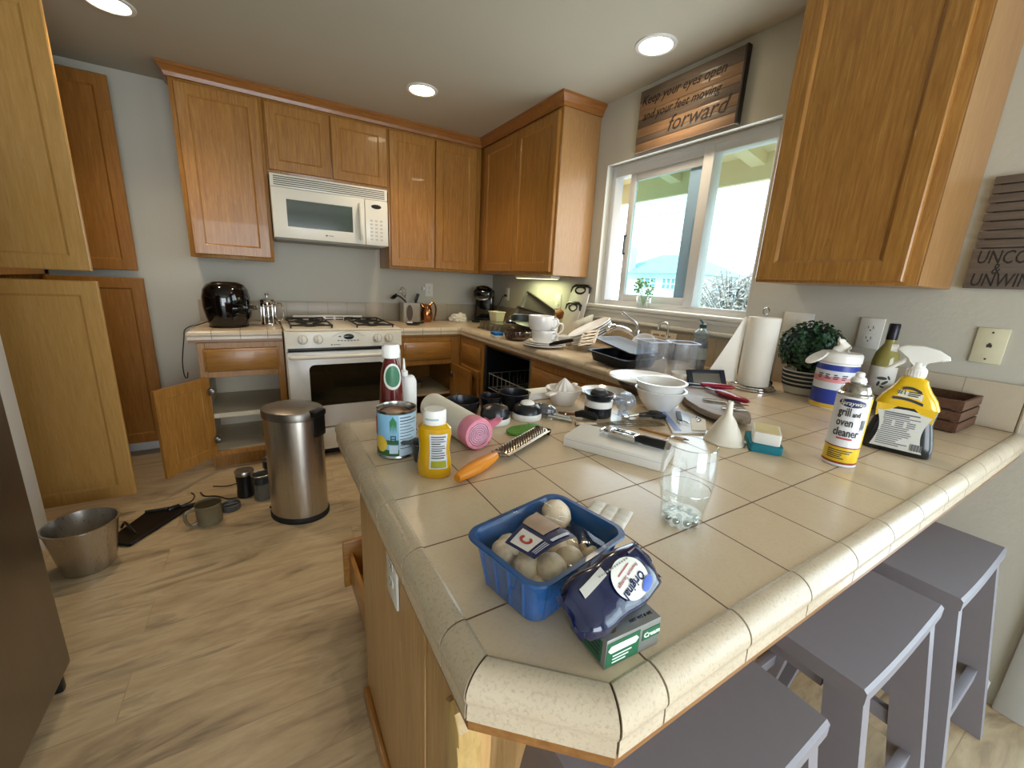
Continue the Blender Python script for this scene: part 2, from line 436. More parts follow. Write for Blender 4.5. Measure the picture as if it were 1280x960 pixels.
# ------------------------------------------------------------------ cabinets
def FRY(x, y, z): return frame((x, y, z), (1,0,0), (0,0,1))      # faces -Y
def FRX(x, y, z): return frame((x, y, z), (0,-1,0), (0,0,1))     # faces -X
def FRA(x, y, z, deg): a = radians(deg); return frame((x, y, z), (cos(a), sin(a), 0), (0,0,1))
def cab_door(mb, T, w, h, t=.02, fr=.058, dep=.007):
    """frame-and-panel door: x across, y up, z out of the front"""
    o = mb.T; mb.T = T
    def rr(i, z): return [(i, i, z), (w-i, i, z), (w-i, h-i, z), (i, h-i, z)]
    e = .004
    for m, R in ((None, [rr(0, 0), rr(0, t-e), rr(e, t)]), ):
        mb.rings(R, False, False)
    mb.rings([rr(0, 0), rr(fr, 0), rr(fr+.003, .004)][::-1], True, False)
    # stiles run the full height, rails between them
    q = [(e,e),(fr,e),(fr,h-e),(e,h-e)]; mb.add([(a, c, t) for a, c in q], [(0,1,2,3)])
    q = [(w-fr,e),(w-e,e),(w-e,h-e),(w-fr,h-e)]; mb.add([(a, c, t) for a, c in q], [(0,1,2,3)])
    for y0, y1 in ((e, fr), (h-fr, h-e)):
        mb.add([(fr, y0, t), (w-fr, y0, t), (w-fr, y1, t), (fr, y1, t)], [(0,1,2,3)])
    mb.rings([rr(fr, t), rr(fr+.004, t-.002), rr(fr+.010, t-dep), ], False, True)
    mb.T = o; return mb
def drawer_front(mb, T, w, h, t=.02):
    o = mb.T; mb.T = T
    mb.box(0, w, 0, h, 0, t*.6, .002); mb.box(.012, w-.012, .012, h-.012, t*.5, t, .006)
    mb.T = o; return mb
def door_obj(parent, T, w, h, name='door', **k):
    return cab_door(MB(), T, w, h, **k).build(name, OAK_V, parent, world=True, smooth=.3)
def hinge(door, x, y, z):
    b = MB(); b.box(x-.012, x+.012, y-.02, y+.008, z-.02, z+.02, .003); b.box(x-.004, x+.02, y-.028, y-.012, z-.012, z+.012, .002)
    o = b.build('hinge', M('hinge_steel', '#6f6a62', .35, 1)); o.parent = door; o.location = -door.parent.location; return o

UB, UT, UD = 1.35, 2.345, .305
UP = 'oak upper cabinets'
# left of the microwave
c = thing('upper_cabinet', 'oak wall cabinet with one tall door, left of the microwave', 'cabinet', (-2.1, -.15, UB), group=UP)
b = MB(); b.box(-2.335, -1.872, -UD, -.002, UB, UT, .002); b.build('body', OAK_V, c, world=True)
door_obj(c, FRY(-2.31, -UD-.001, UB+.02), .42, .957)
# over the microwave
c = thing('upper_cabinet', 'short oak wall cabinet with two small doors directly above the microwave', 'cabinet', (-1.48, -.15, 1.9), group=UP)
b = MB(); b.box(-1.871, -1.087, -UD, -.002, 1.902, UT, .002); b.build('body', OAK_V, c, world=True)
for x in (-1.862, -1.473): door_obj(c, FRY(x, -UD-.001, 1.932), .381, .395)
# right of the microwave
c = thing('upper_cabinet', 'oak wall cabinet with two narrow doors between the microwave and the room corner', 'cabinet', (-.7, -.15, UB), group=UP)
b = MB(); b.box(-1.086, -UD-.004, -UD, -.002, UB, UT, .002); b.build('body', OAK_V, c, world=True)
for x in (-1.076, -.714): door_obj(c, FRY(x, -UD-.001, UB+.02), .353, .957)
# beside the window
c = thing('upper_cabinet', 'oak wall cabinet in the corner left of the sink window, pale end panel showing', 'cabinet', (-.15, -.85, UB), group=UP)
b = MB(); b.box(-UD, -.002, -1.398, -.003, UB, UT, .002); b.build('body', OAK_V, c, world=True)
b = MB(); b.box(-UD+.002, -.003, -1.402, -1.398, UB+.001, UT-.001); b.build('end_panel', OAK_PALE, c, world=True, smooth=0)
for y in (-.398, -.892): door_obj(c, FRX(-UD-.001, y, UB+.02), .488, .957)
# near the camera
c = thing('upper_cabinet', 'large close oak wall cabinet right of the sink window, cut off by the picture top', 'cabinet', (-.15, -2.98, UB), group=UP)
b = MB(); b.box(-UD, -.002, -3.221, -2.745, UB-.01, UT, .002); b.build('body', OAK_V, c, world=True)
b = MB(); b.box(-UD+.002, -.003, -3.225, -3.221, UB-.009, UT-.001); b.build('end_panel', OAK_PALE, c, world=True, smooth=0)
door_obj(c, FRX(-UD-.001, -2.752, UB), .44, .975)
# crown moulding along the cabinet tops
CR = [(0, 0), (.012, 0), (.018, .02), (.034, .042), (.045, .05), (.045, .065), (0, .065)]
def crown(path):
    P = [Vector((x, y)) for x, y in path]; R = []
    for i, p in enumerate(P):
        def nrm(a, c): d = (c-a).normalized(); return Vector((d.y, -d.x))
        if i == 0: o = nrm(P[0], P[1])
        elif i == len(P)-1: o = nrm(P[-2], P[-1])
        else:
            n1, n2 = nrm(P[i-1], p), nrm(p, P[i+1]); o = (n1+n2); o = o/(o.dot(n1))
        R.append([(p.x+o.x*q, p.y+o.y*q, UT+z) for q, z in CR])
    return MB().rings(R)
CROWN = oak('crown_oak', '#8a5626', '#996431', '#a6713c', 'x')
struct(crown([(-2.335, -.003), (-2.335, -UD), (-UD, -UD), (-UD, -1.402), (-.003, -1.402)]).build('trim_4', CROWN, smooth=.3))
struct(crown([(-.003, -2.745), (-UD, -2.745), (-UD, -3.225), (-.003, -3.225)][::1]).build('trim_5', CROWN, smooth=.3))
# under-cabinet lamp
c = thing('under_cabinet_light', 'slim under-cabinet lamp glowing greenish on the wall left of the window', 'lamp', (-.13, -.95, UB-.02))
b = MB(); b.box(-.17, -.09, -1.2, -.7, UB-.022, UB-.001, .004); b.build('housing', WHITE_P, c, world=True)
b = MB(); b.box(-.16, -.1, -1.19, -.71, UB-.026, UB-.022); b.build('diffuser', emis('cabinet_lamp_glow', '#eef0b0', 3.0), c, world=True, smooth=0)

# ---- pantry with its four doors standing open
c = thing('pantry_cabinet', 'tall oak pantry by the left wall with all four doors swung wide open', 'cabinet', (-3.35, -.55, 0))
b = MB(); b.mat(OAK_V)
b.box(XL+.002, -3.055, -1.018, -1.0, .1, UT); b.box(XL+.002, -3.055, -.075, -.057, .1, UT); b.box(XL+.002, XL+.012, -1.0, -.075, .1, UT)
b.box(XL+.002, -3.055, -1.0, -.075, .1, .118); b.box(XL+.002, -3.055, -1.0, -.075, UT-.018, UT); b.box(XL+.002, -3.055, -1.0, -.075, 1.205, 1.245)
b.box(-3.073, -3.055, -1.0, -.96, .1, UT); b.box(-3.073, -3.055, -.115, -.075, .1, UT); b.box(XL+.002, -3.12, -1.0, -.075, 0, .1)
b.build('body', None, c, world=True, smooth=0)
for z in (.5, .85, 1.6, 1.95):
    b = MB(); b.box(XL+.015, -3.08, -.998, -.077, z, z+.018); b.build('shelf', OAK_IN, c, world=True, smooth=0)
OAK_NEAR_LIT = oak('oak_pantry_near_lit', '#b08444', '#b98e4e', '#c29858', 'z', .34, 1, False)  # paler oak copy: the light on the near doors is put into the colour
OAK_FAR_SHADED = oak('oak_pantry_far_shaded', '#86571f', '#93632a', '#9e6f35', 'z')  # darker oak copy: the shade on the far doors is put into the colour
def pantry_door(x, y, z, w, h, m, deg=0):
    return cab_door(MB(), FRA(x, y, z, deg), w, h, fr=.062).build('door', m, c, world=True, smooth=.3)
pantry_door(-3.05, -.965, .1, .42, 1.1, OAK_NEAR_LIT); pantry_door(-3.05, -.965, 1.245, .41, 1.09, OAK_NEAR_LIT)
pantry_door(-3.05, -.128, .1, .438, 1.1, OAK_FAR_SHADED); pantry_door(-3.05, -.128, 1.245, .42, 1.08, OAK_FAR_SHADED)

# ---- base cabinets
BASE = 'oak base cabinets'; FT = .842
def carcass(b, x0, x1, y0, y1, z1=FT, back=True, toe=.1):
    """open box facing -Y"""
    b.box(x0, x0+.018, y0+.02, y1, toe, z1); b.box(x1-.018, x1, y0+.02, y1, toe, z1)
    b.box(x0+.018, x1-.018, y1-.01, y1, toe, z1); b.box(x0+.018, x1-.018, y0+.02, y1-.01, toe, toe+.018)
    b.box(x0, x1, y0+.06, y0+.07, 0, toe)
def faceframe(b, x0, x1, y0, zs, st=.04, z1=FT, toe=.1):
    b.box(x0, x0+st, y0, y0+.02, toe, z1, .0015); b.box(x1-st, x1, y0, y0+.02, toe, z1, .0015)
    for a, e in zs: b.box(x0+st, x1-st, y0, y0+.02, a, e, .0015)
# left of the range
BY = -.605
c = thing('base_cabinet', 'oak base cabinet under the air fryer, door open and two shelves bare', 'cabinet', (-2.1, -.3, 0), group=BASE)
b = MB(); carcass(b, -2.335, -1.876, BY, -.012); faceframe(b, -2.335, -1.876, BY, ((.1, .13), (.622, .66), (.805, FT))); b.build('body', OAK_V, c, world=True, smooth=0)
b = MB(); b.box(-2.316, -1.895, BY+.03, -.024, .36, .378); b.box(-2.296, -1.915, BY+.022, BY+.03, .352, .382); b.build('shelf', OAK_IN, c, world=True, smooth=0)
b = MB(); b.box(-2.316, -1.895, BY+.022, -.024, .1185, .126); b.box(-2.316, -2.3165, BY+.022, -.024, .12, .8); b.box(-2.316, -1.895, -.026, -.0235, .12, .8); b.build('liner', OAK_IN, c, world=True, smooth=0)
drawer_front(MB(), FRY(-2.308, BY-.001, .664), .405, .14).build('drawer', OAK_X, c, world=True, smooth=.4)
d = cab_door(MB(), FRA(-2.298, BY-.006, .115, 180+52), .35, .513).build('door', OAK_V, c, world=True, smooth=.3)
hinge(d, -2.29, BY-.012, .22); hinge(d, -2.29, BY-.012, .54)
# right of the range
c = thing('base_cabinet', 'oak base cabinet right of the range, its door swung open on a dark inside', 'cabinet', (-.87, -.3, 0), group=BASE)
b = MB(); carcass(b, -1.104, -.64, BY, -.012); faceframe(b, -1.104, -.64, BY, ((.1, .13), (.622, .66), (.805, FT)), .045); b.box(-.64, -.607, BY, BY+.02, .1, FT); b.build('body', OAK_V, c, world=True, smooth=0)
b = MB(); b.box(-1.085, -.66, BY+.03, -.024, .36, .378); b.build('shelf', OAK_IN, c, world=True, smooth=0)
drawer_front(MB(), FRY(-1.075, BY-.001, .664), .385, .14).build('drawer', OAK_X, c, world=True, smooth=.4)
d = cab_door(MB(), FRA(-.684, BY-.004-.36, .115, 90), .36, .513).build('door', OAK_V, c, world=True, smooth=.3)
hinge(d, -.69, BY-.02, .22); hinge(d, -.69, BY-.02, .54)
# corner, facing the room (-X)
def carc_x(b, y0, y1, x0=-.605, x1=-.012):
    b.box(x0+.02, x1, y0, y0+.018, .1, FT); b.box(x0+.02, x1, y1-.018, y1, .1, FT); b.box(x1-.01, x1, y0, y1, .1, FT); b.box(x0+.02, x1, y0, y1, .1, .118); b.box(x0+.06, x0+.07, y0, y1, 0, .1)
def face_x(b, y0, y1, zs, st=.04, x0=-.605):
    b.box(x0, x0+.02, y0, y0+st, .1, FT, .0015); b.box(x0, x0+.02, y1-st, y1, .1, FT, .0015)
    for a, e in zs: b.box(x0, x0+.02, y0+st, y1-st, a, e, .0015)
c = thing('base_cabinet', 'narrow oak corner base cabinet left of the open dishwasher', 'cabinet', (-.3, -.84, 0), group=BASE)
b = MB(); carc_x(b, -1.03, -.63); face_x(b, -1.03, -.606, ((.1, .13), (.622, .66), (.805, FT)), .05); b.build('body', OAK_V, c, world=True, smooth=0)
drawer_front(MB(), FRX(-.606, -.665, .664), .325, .14).build('drawer', OAK_Y, c, world=True, smooth=.4)
door_obj(c, FRX(-.606, -.665, .115), .325, .513)
# sink base
c = thing('base_cabinet', 'oak sink base cabinet under the window, right of the dishwasher', 'cabinet', (-.3, -2.1, 0), group=BASE)
b = MB(); carc_x(b, -2.60, -1.655); face_x(b, -2.60, -1.655, ((.1, .13), (.622, .66), (.805, FT)), .035); b.build('body', OAK_V, c, world=True, smooth=0)
drawer_front(MB(), FRX(-.606, -1.685, .664), .88, .14).build('drawer', OAK_Y, c, world=True, smooth=.4)
for y in (-1.685, -2.13): door_obj(c, FRX(-.606, y, .115), .435, .513)
# peninsula
c = thing('peninsula_cabinet', 'long oak peninsula base with plain back and end panels under the tiled counter', 'cabinet', (-1.2, -2.9, 0), group=BASE)
OAK_SIDE = oak('oak_veneer_panel', '#ab8350', '#b9915d', '#c49d6a', 'z', .4, .8)
b = MB(); b.box(-1.772, -.62, -3.13, -2.62, .1, FT); b.box(-1.7, -.62, -3.1, -2.68, 0, .1); b.box(-.62, -.012, -3.13, -2.62, 0, FT); b.build('body', OAK_V, c, world=True, smooth=0)
b = MB(); b.box(-1.79, -1.772, -3.131, -2.60, 0, FT, .001); b.build('end_panel', OAK_SIDE, c, world=True, smooth=0)
b = MB(); b.box(-1.788, -1.768, -3.33, -3.136, 0, FT, .002); b.build('wing_panel', OAK_SIDE, c, world=True, smooth=0)
b = MB(); b.box(-1.77, -.015, -3.148, -3.131, 0, FT); b.build('back_panel', OAK_SIDE, c, world=True, smooth=0)
prof = [(0, .648), (.012, .640), (.034, .640), (.044, .655), (.046, .70), (.040, .722), (.046, .745), (.044, .765), (.030, .782), (.014, .784), (0, .775)]
b = MB(); b.T = TR(0, -3.298, 0) @ Matrix.Diagonal((1, -1, 1, 1)); b.prism(prof, -1.822, -1.789, 'x', .005)
b.build('corbel', oak('oak_corbel', '#b08f55', '#bb9b62', '#c4a66e', 'z'), c, world=True, smooth=.5)
b = MB(); b.box(-1.806, -1.79, -3.13, -2.61, 0, .05, .004); b.build('base_shoe', OAK_Y, c, world=True)
for k, x in enumerate((-1.745, -1.36, -.99)): 
    cab_door(MB(), frame((x+.36, -2.619, .115), (-1,0,0), (0,0,1)), .36, .69).build('door', OAK_V, c, world=True, smooth=.3)
b = MB(); b.box(-1.79, -1.40, -2.205, -2.185, .10, .30, .004); b.build('pulled_out_drawer', OAK_X, c, world=True)
b = MB(); b.box(-1.77, -1.755, -2.618, -2.206, .13, .25, .001); b.box(-1.43, -1.415, -2.618, -2.206, .13, .25, .001); b.box(-1.755, -1.43, -2.618, -2.206, .13, .14); b.build('drawer_box', OAK_Y, c, world=True)

# ------------------------------------------------------------------ tiled countertop
def nosing(mb, core, p0, p1, m0, m1, cuts, hgt=.052, wid=.033, gap=.0014):
    """V-cap tiles from p0 to p1; outward is to the right of travel; m0/m1 = tan of the mitre at each end"""
    p0, p1 = Vector(p0), Vector(p1); L = (p1-p0).length; d = (p1-p0)/L; o = Vector((d.y, -d.x))
    r = .026
    prof = [(0, -.004), (.0, .0), (.004, .0022), (wid-r, .0022)] + [(wid-r+r*sin(a), .0022-r+r*cos(a)) for a in [pi/2*k/7 for k in range(1, 8)]]
    prof += [(wid-.0008, -.028), (wid-.0028, -.033), (wid-.0022, -.038), (wid-.0018, -hgt), (wid-.013, -hgt), (wid-.013, -.03), (wid-.02, -.015)]
    def ring(s, mit, ins):
        R = []
        for q, z in prof:
            q2, z2 = (q, z) if not ins else (min(q, wid-.0022), z-.0022 if z > -hgt+.001 else z+.002)
            if ins and q > wid-r: q2 = q-.0022
            P = p0 + d*(s+q2*mit) + o*q2
            R.append((P.x, P.y, CZ+z2))
        return R
    E = [0] + [q for q in cuts if .004 < q < L-.004] + [L]
    for k in range(len(E)-1):
        a, c_ = E[k], E[k+1]
        ra = ring(a+gap, -m0 if k == 0 else 0, False); rb = ring(c_-gap, m1 if k == len(E)-2 else 0, False)
        mb.rings([ra, rb][::-1])
    core.rings([ring(.0005, -m0, True), ring(L-.0005, m1, True)][::-1])
def xcuts(x0, x1): 
    s = 1 if x1 > x0 else -1; return sorted(s*((-1.6635+k*.1476)-x0) for k in range(-6, 14) if 0 < s*((-1.6635+k*.1476)-x0) < abs(x1-x0))
def ycuts(y0, y1):
    s = 1 if y1 > y0 else -1; return sorted(s*((-3.327+k*.1476)-y0) for k in range(-2, 24) if 0 < s*((-3.327+k*.1476)-y0) < abs(y1-y0))
GX, GY, CA, CB, FARY, IN = -1.8074, -3.463, -3.3795, -1.7164, -2.605, -.585
t1 = math.tan(radians(45/2))
c = thing('countertop', 'beige tiled countertop running from the range round the corner and out over the peninsula', 'countertop', (-.6, -2.0, FT))
poly = [(-1.106, -.012), (-1.106, IN), (IN, IN), (IN, FARY), (GX, FARY), (GX, CA), (CB, GY), (-.0125, GY), (-.0125, -.012)]
b = MB(); b.prism(poly, CZ-.03, CZ-.0004); b.build('tile_field', TILE, c, world=True, smooth=0)
n_, k_ = MB(), MB()
angc = math.atan2(GY-CA, CB-GX)          # chamfer direction
ta = math.tan((radians(-90)-angc)/-2); tb = math.tan((0-angc)/2)
nosing(n_, k_, (-1.106, IN), (IN, IN), 0, -1, xcuts(-1.106, IN))
nosing(n_, k_, (IN, IN), (IN, FARY), -1, -1, ycuts(IN, FARY))
nosing(n_, k_, (IN, FARY), (GX, FARY), -1, 1, xcuts(IN, GX))
nosing(n_, k_, (GX, FARY), (GX, CA), 1, ta, ycuts(FARY, CA))
nosing(n_, k_, (GX, CA), (CB, GY), ta, tb, [])
nosing(n_, k_, (CB, GY), (-.0125, GY), tb, 0, xcuts(CB, -.0125))
n_.build('edge_tile', NOSE, c, world=True, smooth=.5); k_.build('grout_core', GROUT, c, world=True, smooth=.5)
WOODEDGE = oak('counter_wood_edge', '#80542a', '#8f6233', '#9c6f3e', 'x')
def off(d): return [(-1.106, IN-d), (IN-d, IN-d), (IN-d, FARY+d), (GX-d, FARY+d), (GX-d, CA-d*ta), (CB-d*tb, GY-d), (-.0125, GY-d)]
o_ = off(.027)
b = MB(); b.prism([(-1.106, -.012)] + o_ + [(-.0125, -.012)], FT+.003, CZ-.0515); b.build('wood_subtop', WOODEDGE, c, world=True, smooth=0)
c = thing('countertop', 'short tiled countertop left of the range carrying the air fryer', 'countertop', (-2.1, -.3, FT))
b = MB(); b.prism([(-2.345, -.012), (-2.345, IN), (-1.8755, IN), (-1.8755, -.012)], CZ-.03, CZ-.0004); b.build('tile_field', TILE, c, world=True, smooth=0)
n_, k_ = MB(), MB(); nosing(n_, k_, (-2.345, -.012), (-2.345, IN), 0, 1, ycuts(-.012, IN)); nosing(n_, k_, (-2.345, IN), (-1.8755, IN), 1, 0, xcuts(-2.345, -1.8755))
n_.build('edge_tile', NOSE, c, world=True, smooth=.5); k_.build('grout_core', GROUT, c, world=True, smooth=.5)
b = MB(); b.box(-2.372, -1.8755, -.612, -.012, FT+.003, CZ-.0515); b.build('wood_subtop', WOODEDGE, c, world=True, smooth=0)
# ------------------------------------------------------------------ range
c = thing('gas_range', 'bisque slide-in gas range with four knobs and a dark oven window', 'stove', (-1.49, -.35, 0))
RX0, RX1, RF = -1.868, -1.112, -.64
b = MB(); b.box(RX0, RX1, RF, -.016, .06, .885, .004); b.build('body', APPL, c, world=True)
b = MB(); b.box(RX0+.03, RX1-.03, RF+.05, -.1, 0, .06); b.build('plinth', BLACK, c, world=True, smooth=0)
b = MB(); b.box(RX0, RX1, RF-.034, -.078, .9085, .926, .006); b.box(RX0+.02, RX1-.02, RF, -.1, .885, .909); b.build('cooktop', M('cooktop_enamel', '#d9cdb6', .2, var=.02), c, world=True)
b = MB(); b.box(RX0+.09, RX1-.15, -.075, -.03, .885, .962, .006)
o = b.build('rear_vent', APPL, c, world=True)
b = MB()
for k in range(4):
    for z in (.926, .942): b.box(-1.62+k*.075, -1.62+k*.075+.058, -.0775, -.0745, z, z+.007)
b.build('vent_slot', BLACK, o, world=False, smooth=0).location = -c.location
b = MB(); b.T = Matrix(); b.prism([(-.690, .802), (RF-.0005, .802), (RF-.0005, .908), (-.672, .908), (-.680, .903)], RX0, RX1, 'x', .003); o = b.build('control_panel', APPL, c, world=True)
# tilted panel frame: bottom (-.690,.775) to top (-.682,.888)
def PF(x, h): return frame((x, -.690+.010*h/.101-.0015, .802+h), (1,0,0), (0,.010,.101))
for x in (-1.765, -1.672, -1.285, -1.205):
    b = MB(); b.T = PF(x, .055); b.lathe([(.031, 0), (.031, .001), (.0285, .001), (.0285, .0004)], n=32); k = b.mat(M('knob_ring', '#8f8a80', .4)).build('knob', None, c, world=True)
    b = MB(); b.mat(APPL); b.T = PF(x, .055); b.lathe([(.025, 0), (.024, .016), (.021, .02), (0, .02)], n=28); b.box(-.0055, .0055, -.023, .023, .012, .034, .003)
    g = b.build('grip', None, k); g.location = -c.location
b = MB(); b.T = PF(-1.478, .070); b.lathe([(.034, 0), (.034, .002), (.031, .003), (0, .003)], sx=1, sy=.55, n=32); b.build('display', M('range_display', '#1d2a20', .1), c, world=True)
b = MB()
for k in range(7):
    b.T = PF(-1.545+k*.021, .042-abs(k-3)*-.001); b.lathe([(.0065, 0), (.0065, .001), (0, .0012)], sx=1.2, sy=.6, n=12)
b.T = PF(-1.535, .072); b.lathe([(.0075, 0), (.0075, .001), (0, .0012)], sx=1.3, sy=.7, n=12)
b.build('button_row', M('range_buttons', '#6d665b', .5), c, world=True)
b = MB(); b.T = PF(-1.478, .06)
pts = [(-.105+.21*t, .012+.034*sin(pi*t), .001) for t in [i/20 for i in range(21)]]; b.tube(pts, .0008, 5); b.build('panel_line', M('range_buttons', '#6d665b'), c, world=True)
b = MB(); b.T = PF(-1.565, .018); b.box(-.03,-.02,-.004,.004,0,.0006); b.box(-.015,.03,-.002,.002,0,.0006); b.build('badge', M('range_buttons', '#6d665b'), c, world=True, smooth=0)
b = MB(); b.box(RX0+.015, RX1-.015, -.678, RF, .775, .802, .003); b.build('vent_gap', BLACK, c, world=True)
d = MB().box(RX0+.004, RX1-.004, -.684, RF, .235, .775, .012).build('oven_door', M('range_door_enamel', '#dfddd8', .2, var=.02), c, world=True)
b = MB(); b.prism(rrect(RX0+.13, RX1-.13, .395, .685, .035), 0, .003, 'z'); b.v = [Vector((p.x, -.6842-p.z, p.y)) for p in b.v]; b.f = [f[::-1] for f in b.f] if False else b.f
w = b.build('oven_window', DARKGLASS, d, smooth=.4); w.location = -c.location
b = MB(); pts = smoothpath([(RX0+.03, -.688, .742), (RX0+.06, -.72, .744), (-1.49, -.735, .746), (RX1-.06, -.72, .744), (RX1-.03, -.688, .742)], 8)
b.tube(pts, [.012]+[.014]*(len(pts)-2)+[.012], 12); h_ = b.build('handle', APPL, d); h_.location = -c.location
b = MB().box(RX0+.004, RX1-.004, -.678, RF, .065, .225, .008); b.build('bottom_drawer', APPL, c, world=True)
for gx in (-1.70, -1.285):
    b = MB()
    for by in (-.52, -.25):
        for q in range(4):
            a = pi/4+q*pi/2; b.tube([(gx+.03*cos(a), by+.03*sin(a), .944), (gx+.115*cos(a), by+.115*sin(a), .946)], .0055, 6)
        for q in range(2): b.tube([(gx-.125+.25*q, by-.12, .946), (gx-.125+.25*q, by+.12, .946)], .006, 6)
        b.lathe([(.04, .9265), (.042, .934), (.03, .94), (0, .94)], (gx, by, 0), 20)
    for y in (-.64, -.385, -.13): b.tube([(gx-.13, y, .946), (gx+.13, y, .946)], .006, 6)
    for y in (-.63, -.14):
        for x in (-.125, .125): b.tube([(gx+x, y, .926), (gx+x, y, .946)], .005, 6)
    b.build('burner_grate', IRON, c, world=True)

# ------------------------------------------------------------------ microwave
c = thing('microwave', 'white over-the-range microwave under the short wall cabinet', 'microwave', (-1.49, -.2, 1.5))
MX0, MX1, MZ0, MZ1, MY = -1.866, -1.118, 1.505, 1.899, -.385
CREAM = M('microwave_enamel', '#dcd8cb', .25, var=.015)
b = MB(); b.box(MX0, MX1, MY, -.002, MZ0, MZ1, .004); b.build('body', CREAM, c, world=True)
b = MB(); b.box(MX0+.01, MX1-.01, MY+.02, -.02, MZ0-.01, MZ0, .003); b.build('bottom_plate', M('microwave_underside', '#8e8c86', .5), c, world=True)
g = MB(); g.box(MX0, MX1, MY-.012, MY, MZ1-.078, MZ1, .004); g = g.build('vent_grille', CREAM, c, world=True)
b = MB()
for k in range(5): b.box(MX0+.02+.11*(k < 0), MX1-.02, MY-.0128, MY-.011, MZ1-.068+k*.0125, MZ1-.062+k*.0125)
q = b.build('slot', M('vent_shadow', '#5d594f', .8), g, smooth=0); q.location = -c.location
DX1 = MX1-.165
d = MB(); d.box(MX0, DX1, MY-.022, MY, MZ0, MZ1-.081, .006); d = d.build('door', CREAM, c, world=True)
b = MB(); b.T = frame((MX0+.085, MY-.0222, MZ0+.075), (1,0,0), (0,0,1)); W_, H_ = DX1-MX0-.17, .17
b.rings([[(-.012,-.012,0),(W_+.012,-.012,0),(W_+.012,H_+.012,0),(-.012,H_+.012,0)][::1], [(-.004,-.004,.002),(W_+.004,-.004,.002),(W_+.004,H_+.004,.002),(-.004,H_+.004,.002)], [(0,0,0),(W_,0,0),(W_,H_,0),(0,H_,0)]], False, False); q = b.build('window_bezel', CREAM, d); q.location = -c.location
b = MB(); b.box(MX0+.085, MX0+.085+W_, MY-.0226, MY-.021, MZ0+.075, MZ0+.075+H_); q = b.build('window', M('microwave_window', '#3f4a44', .12, coat=.4), d, smooth=0); q.location = -c.location
b = MB(); pts = smoothpath([(DX1-.03, MY-.022, MZ0+.03), (DX1-.032, MY-.05, MZ0+.07), (DX1-.036, MY-.056, MZ0+.15), (DX1-.034, MY-.05, MZ0+.23), (DX1-.03, MY-.022, MZ0+.275)], 6)
b.tube(pts, .013, 10); q = b.build('handle', CREAM, d); q.location = -c.location
b = MB(); b.T = frame((-1.545, MY-.0222, MZ0+.038), (1,0,0), (0,0,1)); b.lathe([(.008,0),(.008,.0008),(0,.0008)],n=16,sy=.7); b.box(.012,.045,-.002,.002,0,.0008); q = b.build('badge', M('range_buttons', '#6d665b'), d, smooth=0); q.location = -c.location
p_ = MB().box(DX1+.003, MX1, MY-.02, MY, MZ0, MZ1-.081, .005).build('control_panel', CREAM, c, world=True)
b = MB(); b.T = frame((DX1+.082, MY-.0205, MZ1-.125), (1,0,0), (0,0,1)); b.lathe([(.036, 0), (.034, .002), (0, .002)], sx=1, sy=.42, n=28); q = b.build('display', GLOSS_BLACK, p_); q.location = -c.location
b = MB()
for r_ in range(6):
    for k in range(3): b.box(DX1+.035+k*.035, DX1+.055+k*.035, MY-.0206, MY-.0195, MZ0+.035+r_*.026, MZ0+.048+r_*.026)
q = b.build('button', M('microwave_buttons', '#b9b4a8', .4), p_, smooth=0); q.location = -c.location

# ------------------------------------------------------------------ dishwasher (open, racks showing)
c = thing('dishwasher', 'dishwasher with its door dropped open, wire racks in a dark tub', 'dishwasher', (-.3, -1.34, 0))
DWB = M('dishwasher_tub', '#17191c', .35)
b = MB(); y0, y1 = -1.652, -1.033
b.box(-.59, -.05, y0, y0+.012, .1, .835); b.box(-.59, -.05, y1-.012, y1, .1, .835); b.box(-.06, -.05, y0, y1, .1, .835); b.box(-.59, -.05, y0, y1, .1, .11); b.box(-.59, -.05, y0, y1, .825, .835); b.box(-.53, -.05, y0, y1, .0, .1)
b.build('tub', DWB, c, world=True, smooth=0)
b = MB(); b.box(-.602, -.588, y0, y0+.018, .1, .838); b.box(-.602, -.588, y1-.018, y1, .1, .838); b.build('tub_flange', M('dishwasher_flange', '#77746c', .4, 1), c, world=True, smooth=0)
b = MB(); b.box(-1.20, -.61, y0+.012, y1-.012, .085, .125, .008); b.build('door', STEEL, c, world=True)
WIRE = M('coated_wire', '#8f9296', .4)
for zz, x0 in ((.19, -.575), (.52, -.575)):
    b = MB()
    for z in (zz, zz+.11):
        b.tube([(x0, y0+.03, z), (-.09, y0+.03, z), (-.09, y1-.03, z), (x0, y1-.03, z)], .003, 6, True)
    for k in range(10):
        y = y0+.04+k*.06; b.tube([(x0, y, zz+.11), (x0, y, zz), (-.09, y, zz), (-.09, y, zz+.11)], .002, 5)
        if k % 1 == 0:
            for x in (-.5, -.4, -.3): b.tube([(x, y, zz), (x, y, zz+.09)], .0018, 5)
    for k in range(7): x = x0+.04+k*.07; b.tube([(x, y0+.03, zz+.11), (x, y0+.03, zz), (x, y1-.03, zz), (x, y1-.03, zz+.11)], .002, 5)
    b.build('rack', WIRE, c, world=True)
c = thing('serving_platter', 'ornate dull-metal platter standing upright in the open dishwasher', 'platter', (-.52, -1.59, .52))
b = MB(); b.T = Matrix.Translation((-.478, -1.576, .634)) @ Matrix.Rotation(radians(90), 4, 'X') @ Matrix.Diagonal((.85, 1.35, 1, 1))
b.lathe([(0, 0), (.05, 0), (.062, .006), (.08, .008), (.082, .010), (.06, .009), (.05, .004), (0, .004)], n=40)
for k in range(18): a = 2*pi*k/18; b.sphere((.07*cos(a), .07*sin(a), .010), .006, 8, 5)
b.build('dish', M('pewter', '#8f8674', .4, 1, bump=.3), c, world=True)

